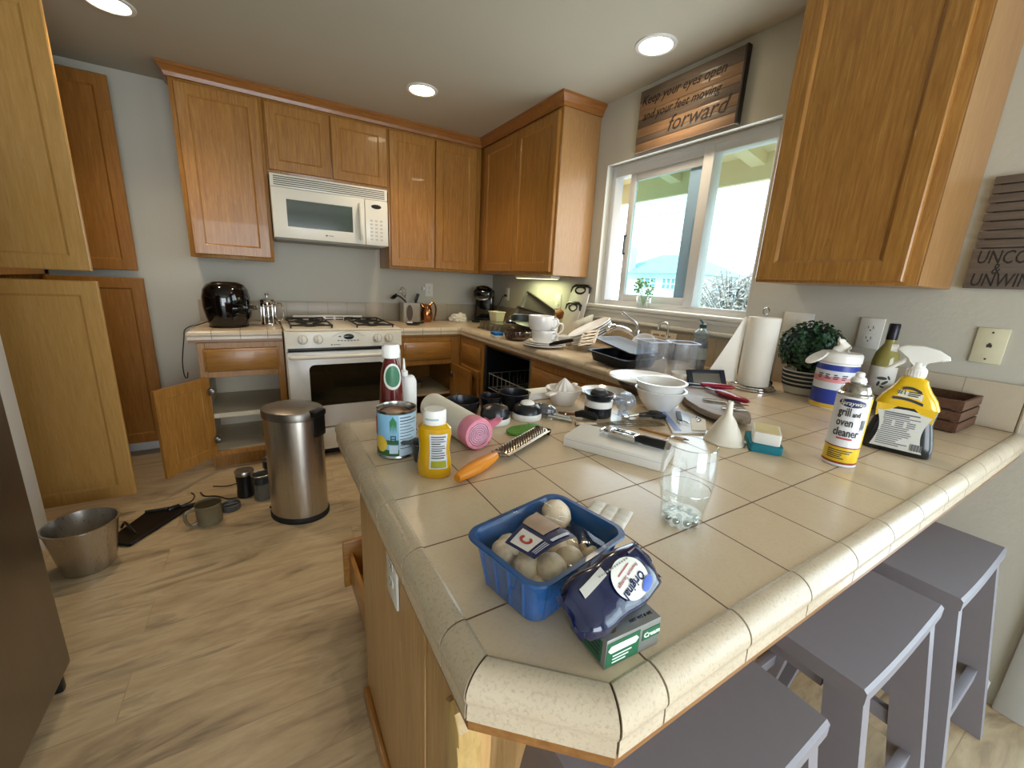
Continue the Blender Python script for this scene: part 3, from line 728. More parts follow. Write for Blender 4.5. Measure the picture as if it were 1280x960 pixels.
# ------------------------------------------------------------------ fridge
c = thing('refrigerator', 'dark stainless refrigerator at the left edge, only its lower door in view', 'fridge', (-2.95, -2.55, 0))
b = MB(); b.box(-3.42, -2.66, -3.02, -2.115, .03, 1.76, .01); b.build('body', M('fridge_side', '#5d5850', .5), c, world=True)
b = MB(); b.box(-2.655, -2.578, -3.02, -2.112, .075, 1.02, .016, 3); q = b.build('freezer_drawer', STEEL_DARK, c, world=True)
h_ = MB().tube([(-2.585, -2.95, .96), (-2.54, -2.95, .96), (-2.535, -2.90, .96), (-2.535, -2.62, .96), (-2.54, -2.57, .96), (-2.585, -2.57, .96)], .012, 10).build('handle', STEEL_DARK, q); h_.location = -c.location
for y0, y1 in ((-3.02, -2.57), (-2.565, -2.112)):
    b = MB(); b.box(-2.655, -2.585, y0, y1, 1.03, 1.75, .016, 3); q = b.build('door', STEEL_DARK, c, world=True)
for y in (-2.15, -3.0): MB().box(-2.66, -2.598, y, y+.025, 0, .074, .006).build('foot', BLACK, c, world=True)
MB().box(-3.4, -3.3, -3.0, -2.14, 0, .031).build('rear_foot', BLACK, c, world=True)

# ------------------------------------------------------------------ things on the floor
c = thing('trash_can', 'tall oval brushed-steel step bin with a black hinge, between range and peninsula', 'trash can', (-1.885, -1.36, 0), radians(-45))
SXY = dict(sx=1.0, sy=.82)
b = MB(); b.lathe([(.150, .028), (.1505, .04), (.150, .56), (.149, .565)], n=56, **SXY); b.build('body', STEEL, c)
b = MB(); b.lathe([(0, 0), (.155, 0), (.157, .004), (.157, .022), (.152, .03), (0, .03)], n=56, **SXY); b.build('base_ring', RUBBER, c)
b = MB(); b.lathe([(.153, .563), (.157, .566), (.157, .598), (.153, .605), (.12, .618), (.06, .626), (0, .628)], n=56, **SXY); b.build('lid', brushed('steel_lid', '#97928b', .36, 'x'), c)
b = MB(); b.box(.118, .172, -.045, .045, .575, .612, .012); b.box(.146, .168, -.038, .038, .47, .585, .01); b.build('hinge_housing', BLACK, c)
b = MB(); b.box(-.172, -.13, -.04, .04, .008, .02, .004); b.build('pedal', BLACK, c)

c = thing('steel_bucket', 'large tapered stainless bowl-like bucket beside the fridge', 'bucket', (-2.715, -1.43, 0))
b = MB(); b.lathe([(0, .003), (.083, .0), (.087, .004), (.118, .205), (.123, .207), (.123, .212), (.116, .212), (.084, .01), (0, .008)], n=56); b.build('bowl', STEEL, c)
c = thing('dustpan', 'black dustpan lying on the floor behind the steel bucket', 'dustpan', (-2.55, -1.2, 0))
b = MB(); P_ = [(-2.71, -1.27), (-2.60, -1.345), (-2.385, -1.045), (-2.60, -1.03)]
b.mat(BLACK); b.prism(P_, .001, .006, 'z'); 
for a, e in ((0, 1), (1, 2), (2, 3)): b.tube([(P_[a][0], P_[a][1], .009), (P_[e][0], P_[e][1], .009)], .008, 8)
b.build('pan', None, c, world=True)
b = MB(); b.tube(smoothpath([(-2.67, -1.15, .006), (-2.655, -1.15, .03), (-2.63, -1.2, .034), (-2.6, -1.24, .006)], 5), .006, 8); b.build('handle', BLACK, c, world=True)

MUD = M('grimy_clear_plastic', '#6a6048', .35, var=.35, vs=25)
c = thing('measuring_cup', 'grimy clear measuring cup with handle on the floor, nearest the open cabinet door', 'cup', (-2.30, -1.265, 0), radians(200))
b = MB(); b.lathe([(0, 0), (.052, 0), (.055, .004), (.058, .105), (.060, .108), (.057, .11), (.052, .008), (0, .006)], n=36); b.build('body', MUD, c)
b = MB(); b.lathe([(0, .099), (.0545, .099)], n=30); b.build('residue', M('dark_residue', '#2b2a1c', .4, var=.3), c)
b = MB(); b.tube(smoothpath([(.055, 0, .09), (.095, 0, .092), (.1, 0, .05), (.085, 0, .015), (.055, 0, .02)], 5), .008, 8); b.build('handle', MUD, c)
c = thing('jar_cover', 'grey plastic lid lying next to the grimy measuring cup', 'lid', (-2.215, -1.165, 0))
b = MB(); b.lathe([(0, 0), (.045, 0), (.047, .004), (.046, .03), (.042, .034), (.038, .03), (.036, .02), (0, .018)], n=32); b.tube([(-.03, 0, .024), (.03, .01, .024)], .006, 8); b.build('cap', M('grey_plastic_lid', '#4b4a48', .4), c)
c = thing('blender', 'black blender motor base with a silver rim on the floor by the bin', 'blender', (-2.145, -1.03, 0))
GRINDER = c; b = MB(); b.lathe([(0, .0), (.045, 0), (.046, .01), (.042, .06), (.046, .13), (.047, .135)], n=36); b.build('base', BLACK, c)
b = MB(); b.lathe([(.047, .135), (.049, .15), (.047, .158), (.03, .162), (0, .162)], n=36); b.build('rim', STEEL, c)
b = MB(); b.tube([(.048, -.012, .14), (.043, -.012, .06), (.047, -.012, .004)], .004, 8); b.build('trim_strip', CHROME, c)
def blender_jar(x, y, label, top):
    c = thing('blender_jar', label, 'jar', (x, y, 0), group='blender jars on the floor')
    b = MB(); b.lathe([(0, 0), (.044, 0), (.047, .006), (.042, .10), (.044, .105), (.04, .1), (.042, .01), (0, .008)], n=32); b.build('cup', M('smoky_plastic', '#8d8778', .2, var=.2, trans=.6), c)
    b = MB(); b.lathe([(.046, .10), (.05, .105), (.05, .145), (.044, .152), (.03, .155) if top else (.042, .148), (0, .155) if top else (0, .11)], n=32); b.build('collar', M('dark_jar_collar', '#2a2b2b', .25), c)
    b = MB(); b.lathe([(.0495, .151), (.051, .154), (.048, .156)], n=32); b.build('rim', M('jar_rim', '#a6a49c', .3, 1), c)
blender_jar(-2.06, -1.11, 'clear blender jar with dark screw collar, between the motor base and the bin', True)
blender_jar(-2.005, -.905, 'dark open blender jar half hidden behind the steel bin', False)
CORD = M('black_cord', '#1a1512', .6)
b = MB(); b.tube(smoothpath([(-2.175, -1.06, .008), (-2.235, -1.045, .004), (-2.29, -.985, .004), (-2.35, -.955, .004), (-2.375, -.90, .004)], 8), .0035, 6); b.build('power_cord', CORD, GRINDER, world=True)
c = thing('phone_charger', 'small black plug with its cord on the floor left of the open door', 'charger', (-2.4, -1.0, 0))
b = MB(); b.T = Matrix.Translation((-2.475, -1.045, .0)) @ Matrix.Rotation(radians(25), 4, 'Z'); b.box(-.03, .025, -.014, .014, 0, .02, .005); b.build('plug', BLACK, c, world=True)
b = MB(); b.tube(smoothpath([(-2.45, -1.04, .012), (-2.41, -.99, .004), (-2.40, -.93, .004), (-2.42, -.88, .004)], 8), .003, 6); b.build('cable', CORD, c, world=True)
b = MB(); b.tube(smoothpath([(-2.32, -.84, .004), (-2.25, -.87, .004), (-2.19, -.85, .004), (-2.15, -.80, .004)], 8), .003, 6); tag(b.build('loose_cable', CORD), 'short loose end of cord on the floor in front of the open cabinet', 'cable')
b = MB(); b.lathe([(0, 0), (.04, 0), (.043, .01), (.04, .028), (.03, .032), (0, .03)], (-2.0, -.4, .1265), 24); tag(b.build('pot_cover', BLACK), 'small black lid alone on the floor of the open left cabinet', 'lid')
c = thing('saucepan', 'small pale pan on the shelf of the open cabinet right of the range', 'pan', (-.93, -.36, .3785))
b = MB(); b.lathe([(0, 0), (.07, 0), (.075, .006), (.077, .055), (.073, .056), (.07, .01), (0, .008)], n=30); b.build('pot', STEEL, c)
b = MB(); b.tube([(-.07, -.02, .045), (-.12, -.05, .05)], .008, 8); b.build('handle', BLACK, c)
# ------------------------------------------------------------------ things on the back and window counters
# air fryer
c = thing('air_fryer', 'shiny black egg-shaped air fryer on the short counter left of the range', 'air fryer', (-2.17, -.36, CZ), radians(-30))
prof = [(0, .003), (.10, .003), (.112, .012), (.128, .07), (.138, .13), (.138, .19), (.128, .24), (.108, .272), (.075, .288), (.03, .292), (0, .292)]
b = MB(); b.lathe(prof, n=48, sx=.93, sy=1.08); b.build('body', GLOSS_BLACK, c)
b = MB(); b.lathe([(.112, .0), (.114, .004), (.112, .009)], n=40, sx=.93, sy=1.08); b.build('foot_ring', BLACK, c)
b = MB(); b.grid(lambda u, v: ((.1285+.009*sin(pi*v))*cos((u-.5)*1.5)*.94, (.13+.008*sin(pi*v))*sin((u-.5)*1.5)*1.09, .05+.12*v), 16, 6, .004); d = b.build('basket_front', GLOSS_BLACK, c)
b = MB(); b.box(.12, .19, -.018, .018, .115, .145, .01); b.build('handle', M('fryer_handle_silver', '#9a9894', .2, 1), d)
b = MB(); b.grid(lambda u, v: ((.132-.01*v)*cos((u-.5)*.5)*.94, .135*sin((u-.5)*.5)*1.09, .205+.05*v), 8, 4, .003); b.build('dial_panel', M('silver_panel', '#8d8b86', .15, 1), c)
FRYER = c; b = MB(); b.tube(smoothpath([(-2.27, -.33, .95), (-2.34, -.36, .925), (-2.372, -.46, .925), (-2.395, -.49, .905), (-2.402, -.50, .86), (-2.425, -.5, .72), (-2.43, -.47, .62), (-2.42, -.45, .60), (-2.41, -.48, .64)], 7), .0032, 6)
b.v = [Matrix.Rotation(radians(30), 4, 'Z') @ (p-FRYER.location) for p in b.v]; b.build('power_cord', CORD, FRYER)
# french press / shaker of chrome
c = thing('coffee_press', 'chrome coffee press with plunger knob beside the air fryer', 'coffee press', (-1.94, -.34, CZ))
b = MB(); b.lathe([(0, .0), (.046, .0), (.048, .008), (.044, .014), (.044, .02)], n=32)
b.lathe([(.044, .135), (.046, .14), (.046, .158), (.044, .16)], n=32)
for k in range(5): a = 2*pi*k/5+.3; b.box(.044*cos(a)-.004, .044*cos(a)+.004, .044*sin(a)-.004, .044*sin(a)+.004, .012, .15, .001)
b.build('frame', CHROME, c)
b = MB(); b.lathe([(0, .012), (.04, .012), (.0425, .018), (.0425, .16), (.041, .16), (.041, .02), (0, .016)], n=32); b.build('beaker', GLASS, c)
b = MB(); b.lathe([(0, .162), (.046, .162), (.048, .168), (.043, .18), (.02, .188), (.006, .19), (.006, .205), (.013, .208), (.014, .218), (0, .224)], n=32); b.build('lid', CHROME, c)
b = MB(); b.lathe([(0, .016), (.0395, .016), (.0395, .06), (0, .06)], n=28); b.build('coffee', M('dark_coffee', '#2a1c12', .2), c)
b = MB(); b.tube(smoothpath([(.045, -.01, .15), (.085, -.03, .145), (.09, -.035, .09), (.08, -.03, .045), (.045, -.01, .04)], 5), .006, 8); b.build('handle', CHROME, c)
# utensil crock
c = thing('utensil_crock', 'pale metal utensil holder with a dark oval emblem, right of the range', 'utensil holder', (-.885, -.17, CZ))
b = MB(); b.rings([[(x, y, z) for x, y in rrect(-p, p, -q, q, .02)] for p, q, z in ((.076, .053, .001), (.078, .055, .004), (.078, .055, .165), (.075, .052, .165), (.075, .052, .01))]); b.build('box', M('crock_tin', '#9c968a', .4, .4, bump=.1), c)
b = MB(); b.T = frame((-.02, -.0552, .083), (1,0,0), (0,0,1)); b.lathe([(.055, 0), (.053, .002), (0, .002)], n=36, sx=.5, sy=1.2); b.build('oval_emblem', M('oval_dark', '#4c3d31', .4), c)
def utensil(name, label, P, r, head):
    c = thing(name, label, 'utensil', P[0], group='utensils in the crock'); o = Vector(P[0])
    b = MB(); b.tube([Vector(p)-o for p in smoothpath(P, 5)], r, 8); b.build('handle', CHROME if r < .0045 else BLACK, c)
    head(c, Vector(P[-1])-o)
def whisk(c, e):
    b = MB()
    for k in range(5):
        a = pi*k/5; u = Vector((cos(a), sin(a), 0)); ax = Vector((-.25, 0, .97)).normalized()
        b.tube(smoothpath([e, e+ax*.03+u*.018, e+ax*.065+u*.026, e+ax*.095, e+ax*.065-u*.026, e+ax*.03-u*.018, e], 5), .0013, 5)
    b.build('wires', CHROME, c)
utensil('whisk', 'balloon whisk standing in the utensil holder', [(-.90, -.16, 1.0), (-.915, -.15, 1.08), (-.92, -.145, 1.115)], .004, whisk)
def ladle(c, e):
    b = MB(); b.T = Matrix.Translation(e+Vector((-.02, 0, -.005))) @ Matrix.Rotation(radians(-40), 4, 'Y'); b.lathe([(0, -.022), (.02, -.018), (.034, 0), (.036, .002), (.033, .001), (.019, -.015), (0, -.019)], n=24); b.build('bowl', BLACK, c)
utensil('ladle', 'black ladle leaning left out of the utensil holder', [(-.885, -.19, 1.0), (-.93, -.18, 1.09), (-.975, -.17, 1.13), (-1.0, -.165, 1.135)], .006, ladle)
def spat(c, e):
    b = MB(); b.T = Matrix.Translation(e) @ Matrix.Rotation(radians(20), 4, 'Y'); b.box(-.014, .014, -.004, .004, -.005, .07, .003); b.build('blade', BLACK, c)
utensil('spatula', 'short black spatula leaning right in the utensil holder', [(-.86, -.165, 1.0), (-.84, -.16, 1.07), (-.832, -.158, 1.09)], .006, spat)
# copper kettle
COPPER = M('copper', '#a9714a', .18, 1, var=.15)
c = thing('copper_pitcher', 'copper pitcher with a big curved handle right of the utensil holder', 'pitcher', (-.735, -.165, CZ))
b = MB(); b.lathe([(0, 0), (.036, 0), (.042, .006), (.05, .04), (.052, .075), (.044, .115), (.036, .135), (.040, .15), (.038, .15), (.033, .135), (.04, .1), (0, .09)], n=36); b.build('body', COPPER, c)
b = MB(); b.tube(smoothpath([(.03, 0, .148), (.06, 0, .165), (.082, 0, .13), (.085, 0, .08), (.075, 0, .03), (.07, 0, .006)], 6), .009, 10); b.build('handle', COPPER, c)
b = MB(); b.T = Matrix.Translation((-.04, -.01, .14)) @ Matrix.Rotation(radians(-35), 4, 'Y'); b.lathe([(.02, -.01), (.013, .02), (.011, .02), (.018, -.01)], n=18); b.build('spout', COPPER, c)
# spoon rest
c = thing('spoon_rest', 'black spoon rest with a white stripe in front of the utensil holder', 'spoon rest', (-.93, -.40, CZ), radians(10))
b = MB(); b.lathe([(0, .002), (.04, .0), (.05, .012), (.052, .02), (.047, .018), (.036, .007), (0, .007)], n=32, sx=1.3, sy=.7); b.tube([(.05, 0, .014), (.1, .01, .018)], [.012, .008], 10); b.build('dish', GLOSS_BLACK, c)
b = MB(); b.tube([(-.055, -.0, .022), (-.01, .01, .016)], [.006, .010], 10); b.build('spoon', CERAMIC, c)
# crumpled paper towel
b = MB()
bm = bmesh.new(); bmesh.ops.create_icosphere(bm, subdivisions=4, radius=1)
for v in bm.verts:
    p = v.co.copy(); n1 = noise.noise(p*2.2+Vector((3,1,7))); n2 = abs(noise.noise(p*4.1+Vector((9,4,2))))
    q = p*(1+.35*n1-.45*n2); v.co = Vector((q.x*.085, q.y*.06, max(-.028, q.z*.05)))
b.bm(bm); tag(b.build('paper_towel', PAPER, smooth=.5, loc=(-.43, -.16, CZ+.0285)), 'crumpled white paper towel on the back counter left of the coffee maker', 'paper towel')
# coffee maker
c = thing('coffee_maker', 'black single-cup coffee maker with a silver lid band in the counter corner', 'coffee maker', (-.19, -.20, CZ), radians(-38))
b = MB(); b.box(-.085, .085, -.13, .13, 0, .035, .012); b.box(-.085, .085, .0, .13, .03, .30, .02, 3); b.build('body', GLOSS_BLACK, c)
b = MB(); b.box(-.083, .083, -.125, .05, .215, .30, .03, 4); b.build('brew_head', GLOSS_BLACK, c)
b = MB(); b.T = Matrix.Translation((0, -.02, .30)) @ Matrix.Rotation(radians(-12), 4, 'X'); b.lathe([(.0, .03), (.05, .026), (.078, .008), (.082, -.006), (.078, -.012)], n=36, sx=1, sy=1.25); b.build('lid', GLOSS_BLACK, c)
b = MB(); pts = [(.086*cos(a), -.02+.107*sin(a), .262-.05*max(0, -sin(a))) for a in [pi+pi*k/20 for k in range(21)]]; b.tube(pts, .010, 8); b.build('silver_band', M('silver_plastic', '#8f8c84', .3, .8), c)
b = MB(); b.box(-.06, .06, -.128, -.03, .0355, .042, .003); b.build('drip_tray', M('drip_tray_grey', '#3f3f40', .3, 1), c)
b = MB(); b.tube(smoothpath([(-.11, -.28, 1.02), (-.07, -.29, 1.10), (-.05, -.30, 1.155), (-.03, -.30, 1.165), (-.012, -.30, 1.168)], 5), .003, 6); b.box(-.03, -.0065, -.31, -.288, 1.158, 1.178, .004)
b.v = [Matrix.Rotation(radians(38), 4, 'Z') @ (p-c.location) for p in b.v]; b.build('power_cord', CORD, c)
# baking dish with tub on it
c = thing('baking_dish', 'upturned clear glass baking dish on the window counter near the corner', 'baking dish', (-.34, -.80, CZ))
SMOKE = glass('smoky_glass', '#b9b4a4', .10, .04, amount=.12)
b = MB(); b.prism(rrect(-.115, .115, -.165, .165, .03), .055, .06, 'z', .002)
b.rings([[(x, y, 0) for x, y in rrect(-.125, .125, -.175, .175, .035)], [(x, y, .058) for x, y in rrect(-.113, .113, -.163, .163, .03)]], False, False)
b.rings([[(x, y, .0) for x, y in rrect(-.135, .135, -.185, .185, .04)], [(x, y, .006) for x, y in rrect(-.135, .135, -.185, .185, .04)]], True, True); b.build('glass_shell', SMOKE, c)
c = thing('plastic_tub', 'small cream plastic food tub standing on the upturned glass dish', 'tub', (-.325, -.70, CZ+.0605))
b = MB(); b.rings([[(x, y, 0) for x, y in rrect(-.04, .04, -.05, .05, .015)], [(x, y, .07) for x, y in rrect(-.05, .05, -.06, .06, .018)], [(x, y, .072) for x, y in rrect(-.054, .054, -.064, .064, .018)], [(x, y, .078) for x, y in rrect(-.054, .054, -.064, .064, .018)], [(x, y, .078) for x, y in rrect(-.047, .047, -.057, .057, .016)], [(x, y, .006) for x, y in rrect(-.037, .037, -.047, .047, .014)]]); b.build('body', M('cream_plastic', '#d9cfa9', .4), c)
c = thing('sponge', 'blue and white sponge at the counter edge near the dishwasher', 'sponge', (-.575, -1.16, CZ), radians(80))
b = MB(); b.box(-.05, .05, -.032, .032, 0, .014, .004); b.build('base_layer', M('sponge_white', '#c9cfcf', .9, bump=.4), c)
b = MB(); b.box(-.05, .05, -.032, .032, .014, .034, .004); b.build('scrub_layer', M('sponge_blue', '#1f5f9f', .95, bump=.5), c)
AMBER = glass('amber_glass', '#6b5040', .14, .03, amount=.35)
c = thing('glass_pot', 'round amber glass pot at the counter edge left of the plate stack', 'pot', (-.505, -1.33, CZ))
b = MB(); b.lathe([(0, .003), (.07, 0), (.088, .012), (.094, .04), (.092, .062), (.086, .062), (.088, .04), (.08, .016), (0, .01)], n=40); b.build('bowl', AMBER, c)
b = MB(); b.tube([(-.03, .088, .055), (-.02, .125, .06), (.02, .125, .06), (.03, .088, .055)], .007, 8); b.tube([(-.03, -.088, .055), (-.02, -.115, .06), (.02, -.115, .06), (.03, -.088, .055)], .007, 8); b.build('side_handle', AMBER, c)
c = thing('frying_pan', 'black frying pan tipped up behind the amber glass pot', 'pan', (-.34, -1.19, CZ), 0)
b = MB(); b.T = Matrix.Translation((0, .02, .07)) @ Matrix.Rotation(radians(16), 4, 'X'); b.lathe([(0, 0), (.10, 0), (.108, .004), (.128, .045), (.131, .047), (.126, .047), (.104, .008), (0, .005)], n=40); b.build('pan', BLACK, c)
b = MB(); b.T = Matrix.Translation((0, .02, .07)) @ Matrix.Rotation(radians(16), 4, 'X') @ Matrix.Rotation(radians(195), 4, 'Z'); b.tube([(.125, 0, .04), (.17, 0, .055), (.21, 0, .058)], [.008, .011, .012], 10); b.build('handle', GLOSS_BLACK, c)
b = MB(); b.lathe([(0,0),(.09,0),(.095,.004),(.1,.05),(.096,.05),(.09,.006),(0,.005)], n=36); b.build('pan_below', BLACK, c)
# leaning baking trays
TRAY = M('dark_bakeware', '#6a645d', .42, .35, var=.1)
def bake_tray(label, y, z, ang, w, h, lean, x):
    c = thing('baking_tray', label, 'baking tray', (x, y, z), group='baking trays leaning on the wall')
    c.matrix_world = Matrix.Translation((x, y, z)) @ Matrix.Rotation(radians(lean), 4, 'Y') @ Matrix.Rotation(radians(ang), 4, 'X')
    b = MB(); R = [[(0, p, q) for p, q in rrect(-w/2+.012, w/2-.012, .012, h-.012, .02)], [(-.022, p, q) for p, q in rrect(-w/2, w/2, 0, h, .025)], [(-.022, p, q) for p, q in rrect(-w/2-.008, w/2+.008, -.008, h+.008, .03)], [(-.018, p, q) for p, q in rrect(-w/2-.008, w/2+.008, -.008, h+.008, .03)], [(.003, p, q) for p, q in rrect(-w/2+.010, w/2-.010, .010, h-.010, .02)]]
    b.rings([r[::-1] for r in R]); b.build('tray', TRAY, c)
bake_tray('taller dark baking tray leaning on the wall, its corner tipped up', -.95, CZ+.105, 17, .46, .15, 12, -.115)
bake_tray('lower dark baking tray leaning in front of the tipped tray', -.93, CZ+.03, 4, .42, .14, 14, -.17)
c = thing('wooden_brush', 'brown wooden brush poking up behind the baking trays', 'brush', (-.05, -1.13, CZ))
b = MB(); b.T = Matrix.Rotation(radians(18), 4, 'X'); b.tube([(0, 0, .002), (0, 0, .15)], .009, 10); b.build('handle', OAK_V, c)
b = MB(); b.T = Matrix.Rotation(radians(18), 4, 'X') @ Matrix.Translation((0, 0, .17)); b.sphere((0, 0, 0), (.028, .04, .036), 20, 12); b.build('brush_head', M('brush_tan', '#9c6334', .7, bump=.5, var=.25), c)

# plates, bowls and mugs
def plate(mb, r, z=0, h=.018):
    return mb.lathe([(0, z), (r*.55, z), (r*.62, z+.003), (r*.97, z+h-.002), (r, z+h), (r*.985, z+h+.003), (r*.64, z+.008), (r*.55, z+.006), (0, z+.006)], n=48)
PG = 'white plates stacked beside the sink'
px, py = -.50, -1.63
for k, (r, lab) in enumerate(((.135, 'widest white plate, bottom of the stack under the mugs'), (.12, 'white plate second from the bottom under the mugs'), (.105, 'small white plate directly under the lower white mug'))):
    tag(plate(MB(), r, 0).build('plate', CERAMIC, loc=(px, py, CZ+.0002+k*.0095)), lab, 'plate', PG)
def mug(name, label, x, y, z, r, h, ha, grp=None, cat='mug'):
    c = thing(name, label, cat, (x, y, z), radians(ha), grp)
    b = MB(); b.lathe([(0, .002), (r*.8, 0), (r*.88, .006), (r*.97, h*.35), (r, h-.003), (r*.985, h), (r*.955, h-.002), (r*.92, h*.35), (r*.8, .01), (0, .008)], n=44); b.build('body', CERAMIC, c)
    b = MB(); b.tube(smoothpath([(r*.97, 0, h*.8), (r*1.35, 0, h*.82), (r*1.45, 0, h*.5), (r*1.25, 0, h*.25), (r*.93, 0, h*.22)], 5), .006, 8); b.build('handle', CERAMIC, c)
mug('mug', 'wide white soup mug, lower of the two on the plate stack', px-.01, py, CZ+.0345, .074, .07, -75, 'stacked mugs')
mug('mug', 'wide white soup mug on top, upper of the two on the plate stack', px-.025, py+.012, CZ+.105, .078, .085, -60, 'stacked mugs')
c = thing('cup', 'tall white cup half hidden behind the two stacked mugs', 'cup', (-.345, -1.475, CZ), radians(-20))
b = MB(); b.lathe([(0, .002), (.04, 0), (.045, .01), (.052, .15), (.05, .152), (.047, .15), (.04, .012), (0, .01)], n=36); b.build('body', CERAMIC, c)
b = MB(); b.tube(smoothpath([(.05, 0, .125), (.08, 0, .122), (.083, 0, .08), (.047, 0, .05)], 5), .006, 8); b.build('handle', CERAMIC, c)
c = thing('bowl', 'square-sided white bowl on the counter right of the plate stack', 'bowl', (-.30, -1.585, CZ), radians(20))
b = MB(); b.rings([[(x, y, z) for x, y in rrect(-q, q, -q, q, q*.45, 6)] for q, z in ((.035, 0), (.04, .004), (.058, .055), (.06, .056), (.057, .056), (.037, .008))]); b.build('body', CERAMIC, c)
# two cutting boards with black handles
BOARD = M('white_cutting_board', '#d4d1c7', .5, var=.03)
def cboard(label, x, y, z, w, h, lean):
    c = thing('cutting_board', label, 'cutting board', (x, y, z), group='cutting boards against the wall')
    c.matrix_world = Matrix.Translation((x, y, z)) @ Matrix.Rotation(radians(lean), 4, 'Y')
    b = MB(); b.prism(rrect(-w/2, w/2, 0, h, .02), 0, .008, 'x', .002); b.build('board', BOARD, c)
    b = MB(); pts = [(.004, -.052*w/.2*cos(a), h-.03-.024*sin(a)) for a in [pi*2*k/24 for k in range(24)]]; b.tube(pts, .009, 8, True)
    b.tube([(.004, -w/2+.002, h-.05), (.004, -w/2+.006, h-.012), (.004, -w/2+.035, h+.001), (.004, w/2-.035, h+.001), (.004, w/2-.006, h-.012), (.004, w/2-.002, h-.05)], [.006, .010, .012, .012, .010, .006], 8); b.build('black_handle', BLACK, c)
cboard('taller white cutting board with black grip leaning on the wall left of the window', -.10, -1.36, CZ, .20, .385, 13)
cboard('shorter white cutting board with black grip leaning in front of the taller board', -.135, -1.37, CZ, .16, .262, 13)
# leaning pile of plates with a bowl on top
for k in range(5):
    o = tag(plate(MB(), .135, 0, .022).build('plate', CERAMIC), 'white dinner plate %s of the tilted pile between boards and faucet' % ('lowest', 'second from the bottom', 'in the middle', 'second from the top', 'topmost')[k], 'plate', 'tilted plates beside the sink')
    nv = Vector((-.40, .245, .88)).normalized(); rv = Vector((.85, -.52, 0)); rv = (rv-nv*rv.dot(nv)).normalized(); o.matrix_world = frame(Vector((-.265, -1.81, CZ+.072))+nv*.013*k, rv, nv.cross(rv))
o = tag(MB().lathe([(0, 0), (.04, 0), (.046, .006), (.075, .055), (.077, .06), (.073, .058), (.044, .012), (0, .008)], n=40).build('bowl', M('cream_ceramic', '#d9d0b8', .2)), 'cream bowl lying tipped over the tilted plates, below the cutting boards', 'bowl')
o.matrix_world = Matrix.Translation((-.17, -1.625, CZ+.112)) @ Matrix.Rotation(radians(-25), 4, 'X') @ Matrix.Rotation(radians(-14), 4, 'Y')
b = MB(); b.lathe([(0, 0), (.055, 0), (.06, .01), (.06, .085), (.055, .09), (0, .09)], n=32); tag(b.build('food_container', BLACK, loc=(-.17, -1.61, CZ)), 'dark round container under the tipped cream bowl', 'container')
# roasting pans over the sink
NAVY = M('navy_enamel', '#12151c', .3)
c = thing('roasting_pan', 'dark navy roasting pan lying tilted at the counter edge over the sink', 'pan', (-.42, -2.19, CZ))
c.matrix_world = Matrix.Translation((-.45, -2.235, CZ+.008)) @ Matrix.Rotation(radians(1), 4, 'Z') @ Matrix.Rotation(radians(3), 4, 'X')
def pan_rect(b, w, l, h):
    R = [[(x, y, z) for x, y in rrect(-q, q, -p, p, .03)] for q, p, z in ((w/2-.02, l/2-.02, 0), (w/2-.012, l/2-.012, .004), (w/2, l/2, h), (w/2+.012, l/2+.012, h), (w/2+.012, l/2+.012, h+.004), (w/2-.003, l/2-.003, h+.003), (w/2-.018, l/2-.018, .008))]
    b.rings(R); return b
pan_rect(MB(), .24, .25, .048).build('pan', NAVY, c)
c = thing('baking_tray', 'grey baking tray lying tilted on top of the navy roasting pan', 'baking tray', (0,0,0), group='pans over the sink')
c.matrix_world = Matrix.Translation((-.40, -2.20, CZ+.079)) @ Matrix.Rotation(radians(-3), 4, 'Z') @ Matrix.Rotation(radians(8), 4, 'X')
pan_rect(MB(), .17, .28, .016).build('tray', M('grey_bakeware', '#55565a', .5), c)
c = thing('turner', 'slotted steel turner with a black handle lying on the roasting pan', 'spatula', (0,0,0))
c.matrix_world = Matrix.Translation((-.60, -2.085, CZ+.112)) @ Matrix.Rotation(radians(-76), 4, 'Z') @ Matrix.Rotation(radians(-14), 4, 'Y') @ Matrix.Rotation(radians(48), 4, 'X')
b = MB(); b.tube([(-.21, 0, -.005), (-.17, 0, 0), (-.06, 0, .004), (-.045, 0, .004)], [.008, .012, .010, .006], 10); b.build('handle', BLACK, c)
b = MB(); b.tube([(-.045, 0, .004), (.0, 0, .006)], .004, 8)
for y in (-.04, -.02, 0, .02, .04): b.box(0, .095, y-.006, y+.006, .004, .006)
b.box(0, .012, -.046, .046, .004, .006); b.box(.085, .1, -.046, .046, .004, .006); b.build('slotted_blade', M('turner_steel', '#c9c7c2', .4, .6), c)
c = thing('bowl', 'white round bowl standing on its rim behind the roasting pan', 'bowl', (0,0,0))
c.matrix_world = Matrix.Translation((-.215, -2.16, CZ+.074)) @ Matrix.Rotation(radians(40), 4, 'Z') @ Matrix.Rotation(radians(-66), 4, 'Y') @ Matrix.Diagonal((.73, .73, .73, 1))
b = MB(); b.lathe([(0, -.05), (.05, -.045), (.08, -.02), (.095, .004), (.1, .006), (.1, .01), (.092, .008), (.076, -.016), (.048, -.041), (0, -.046)], n=44); b.build('bowl', CERAMIC, c)
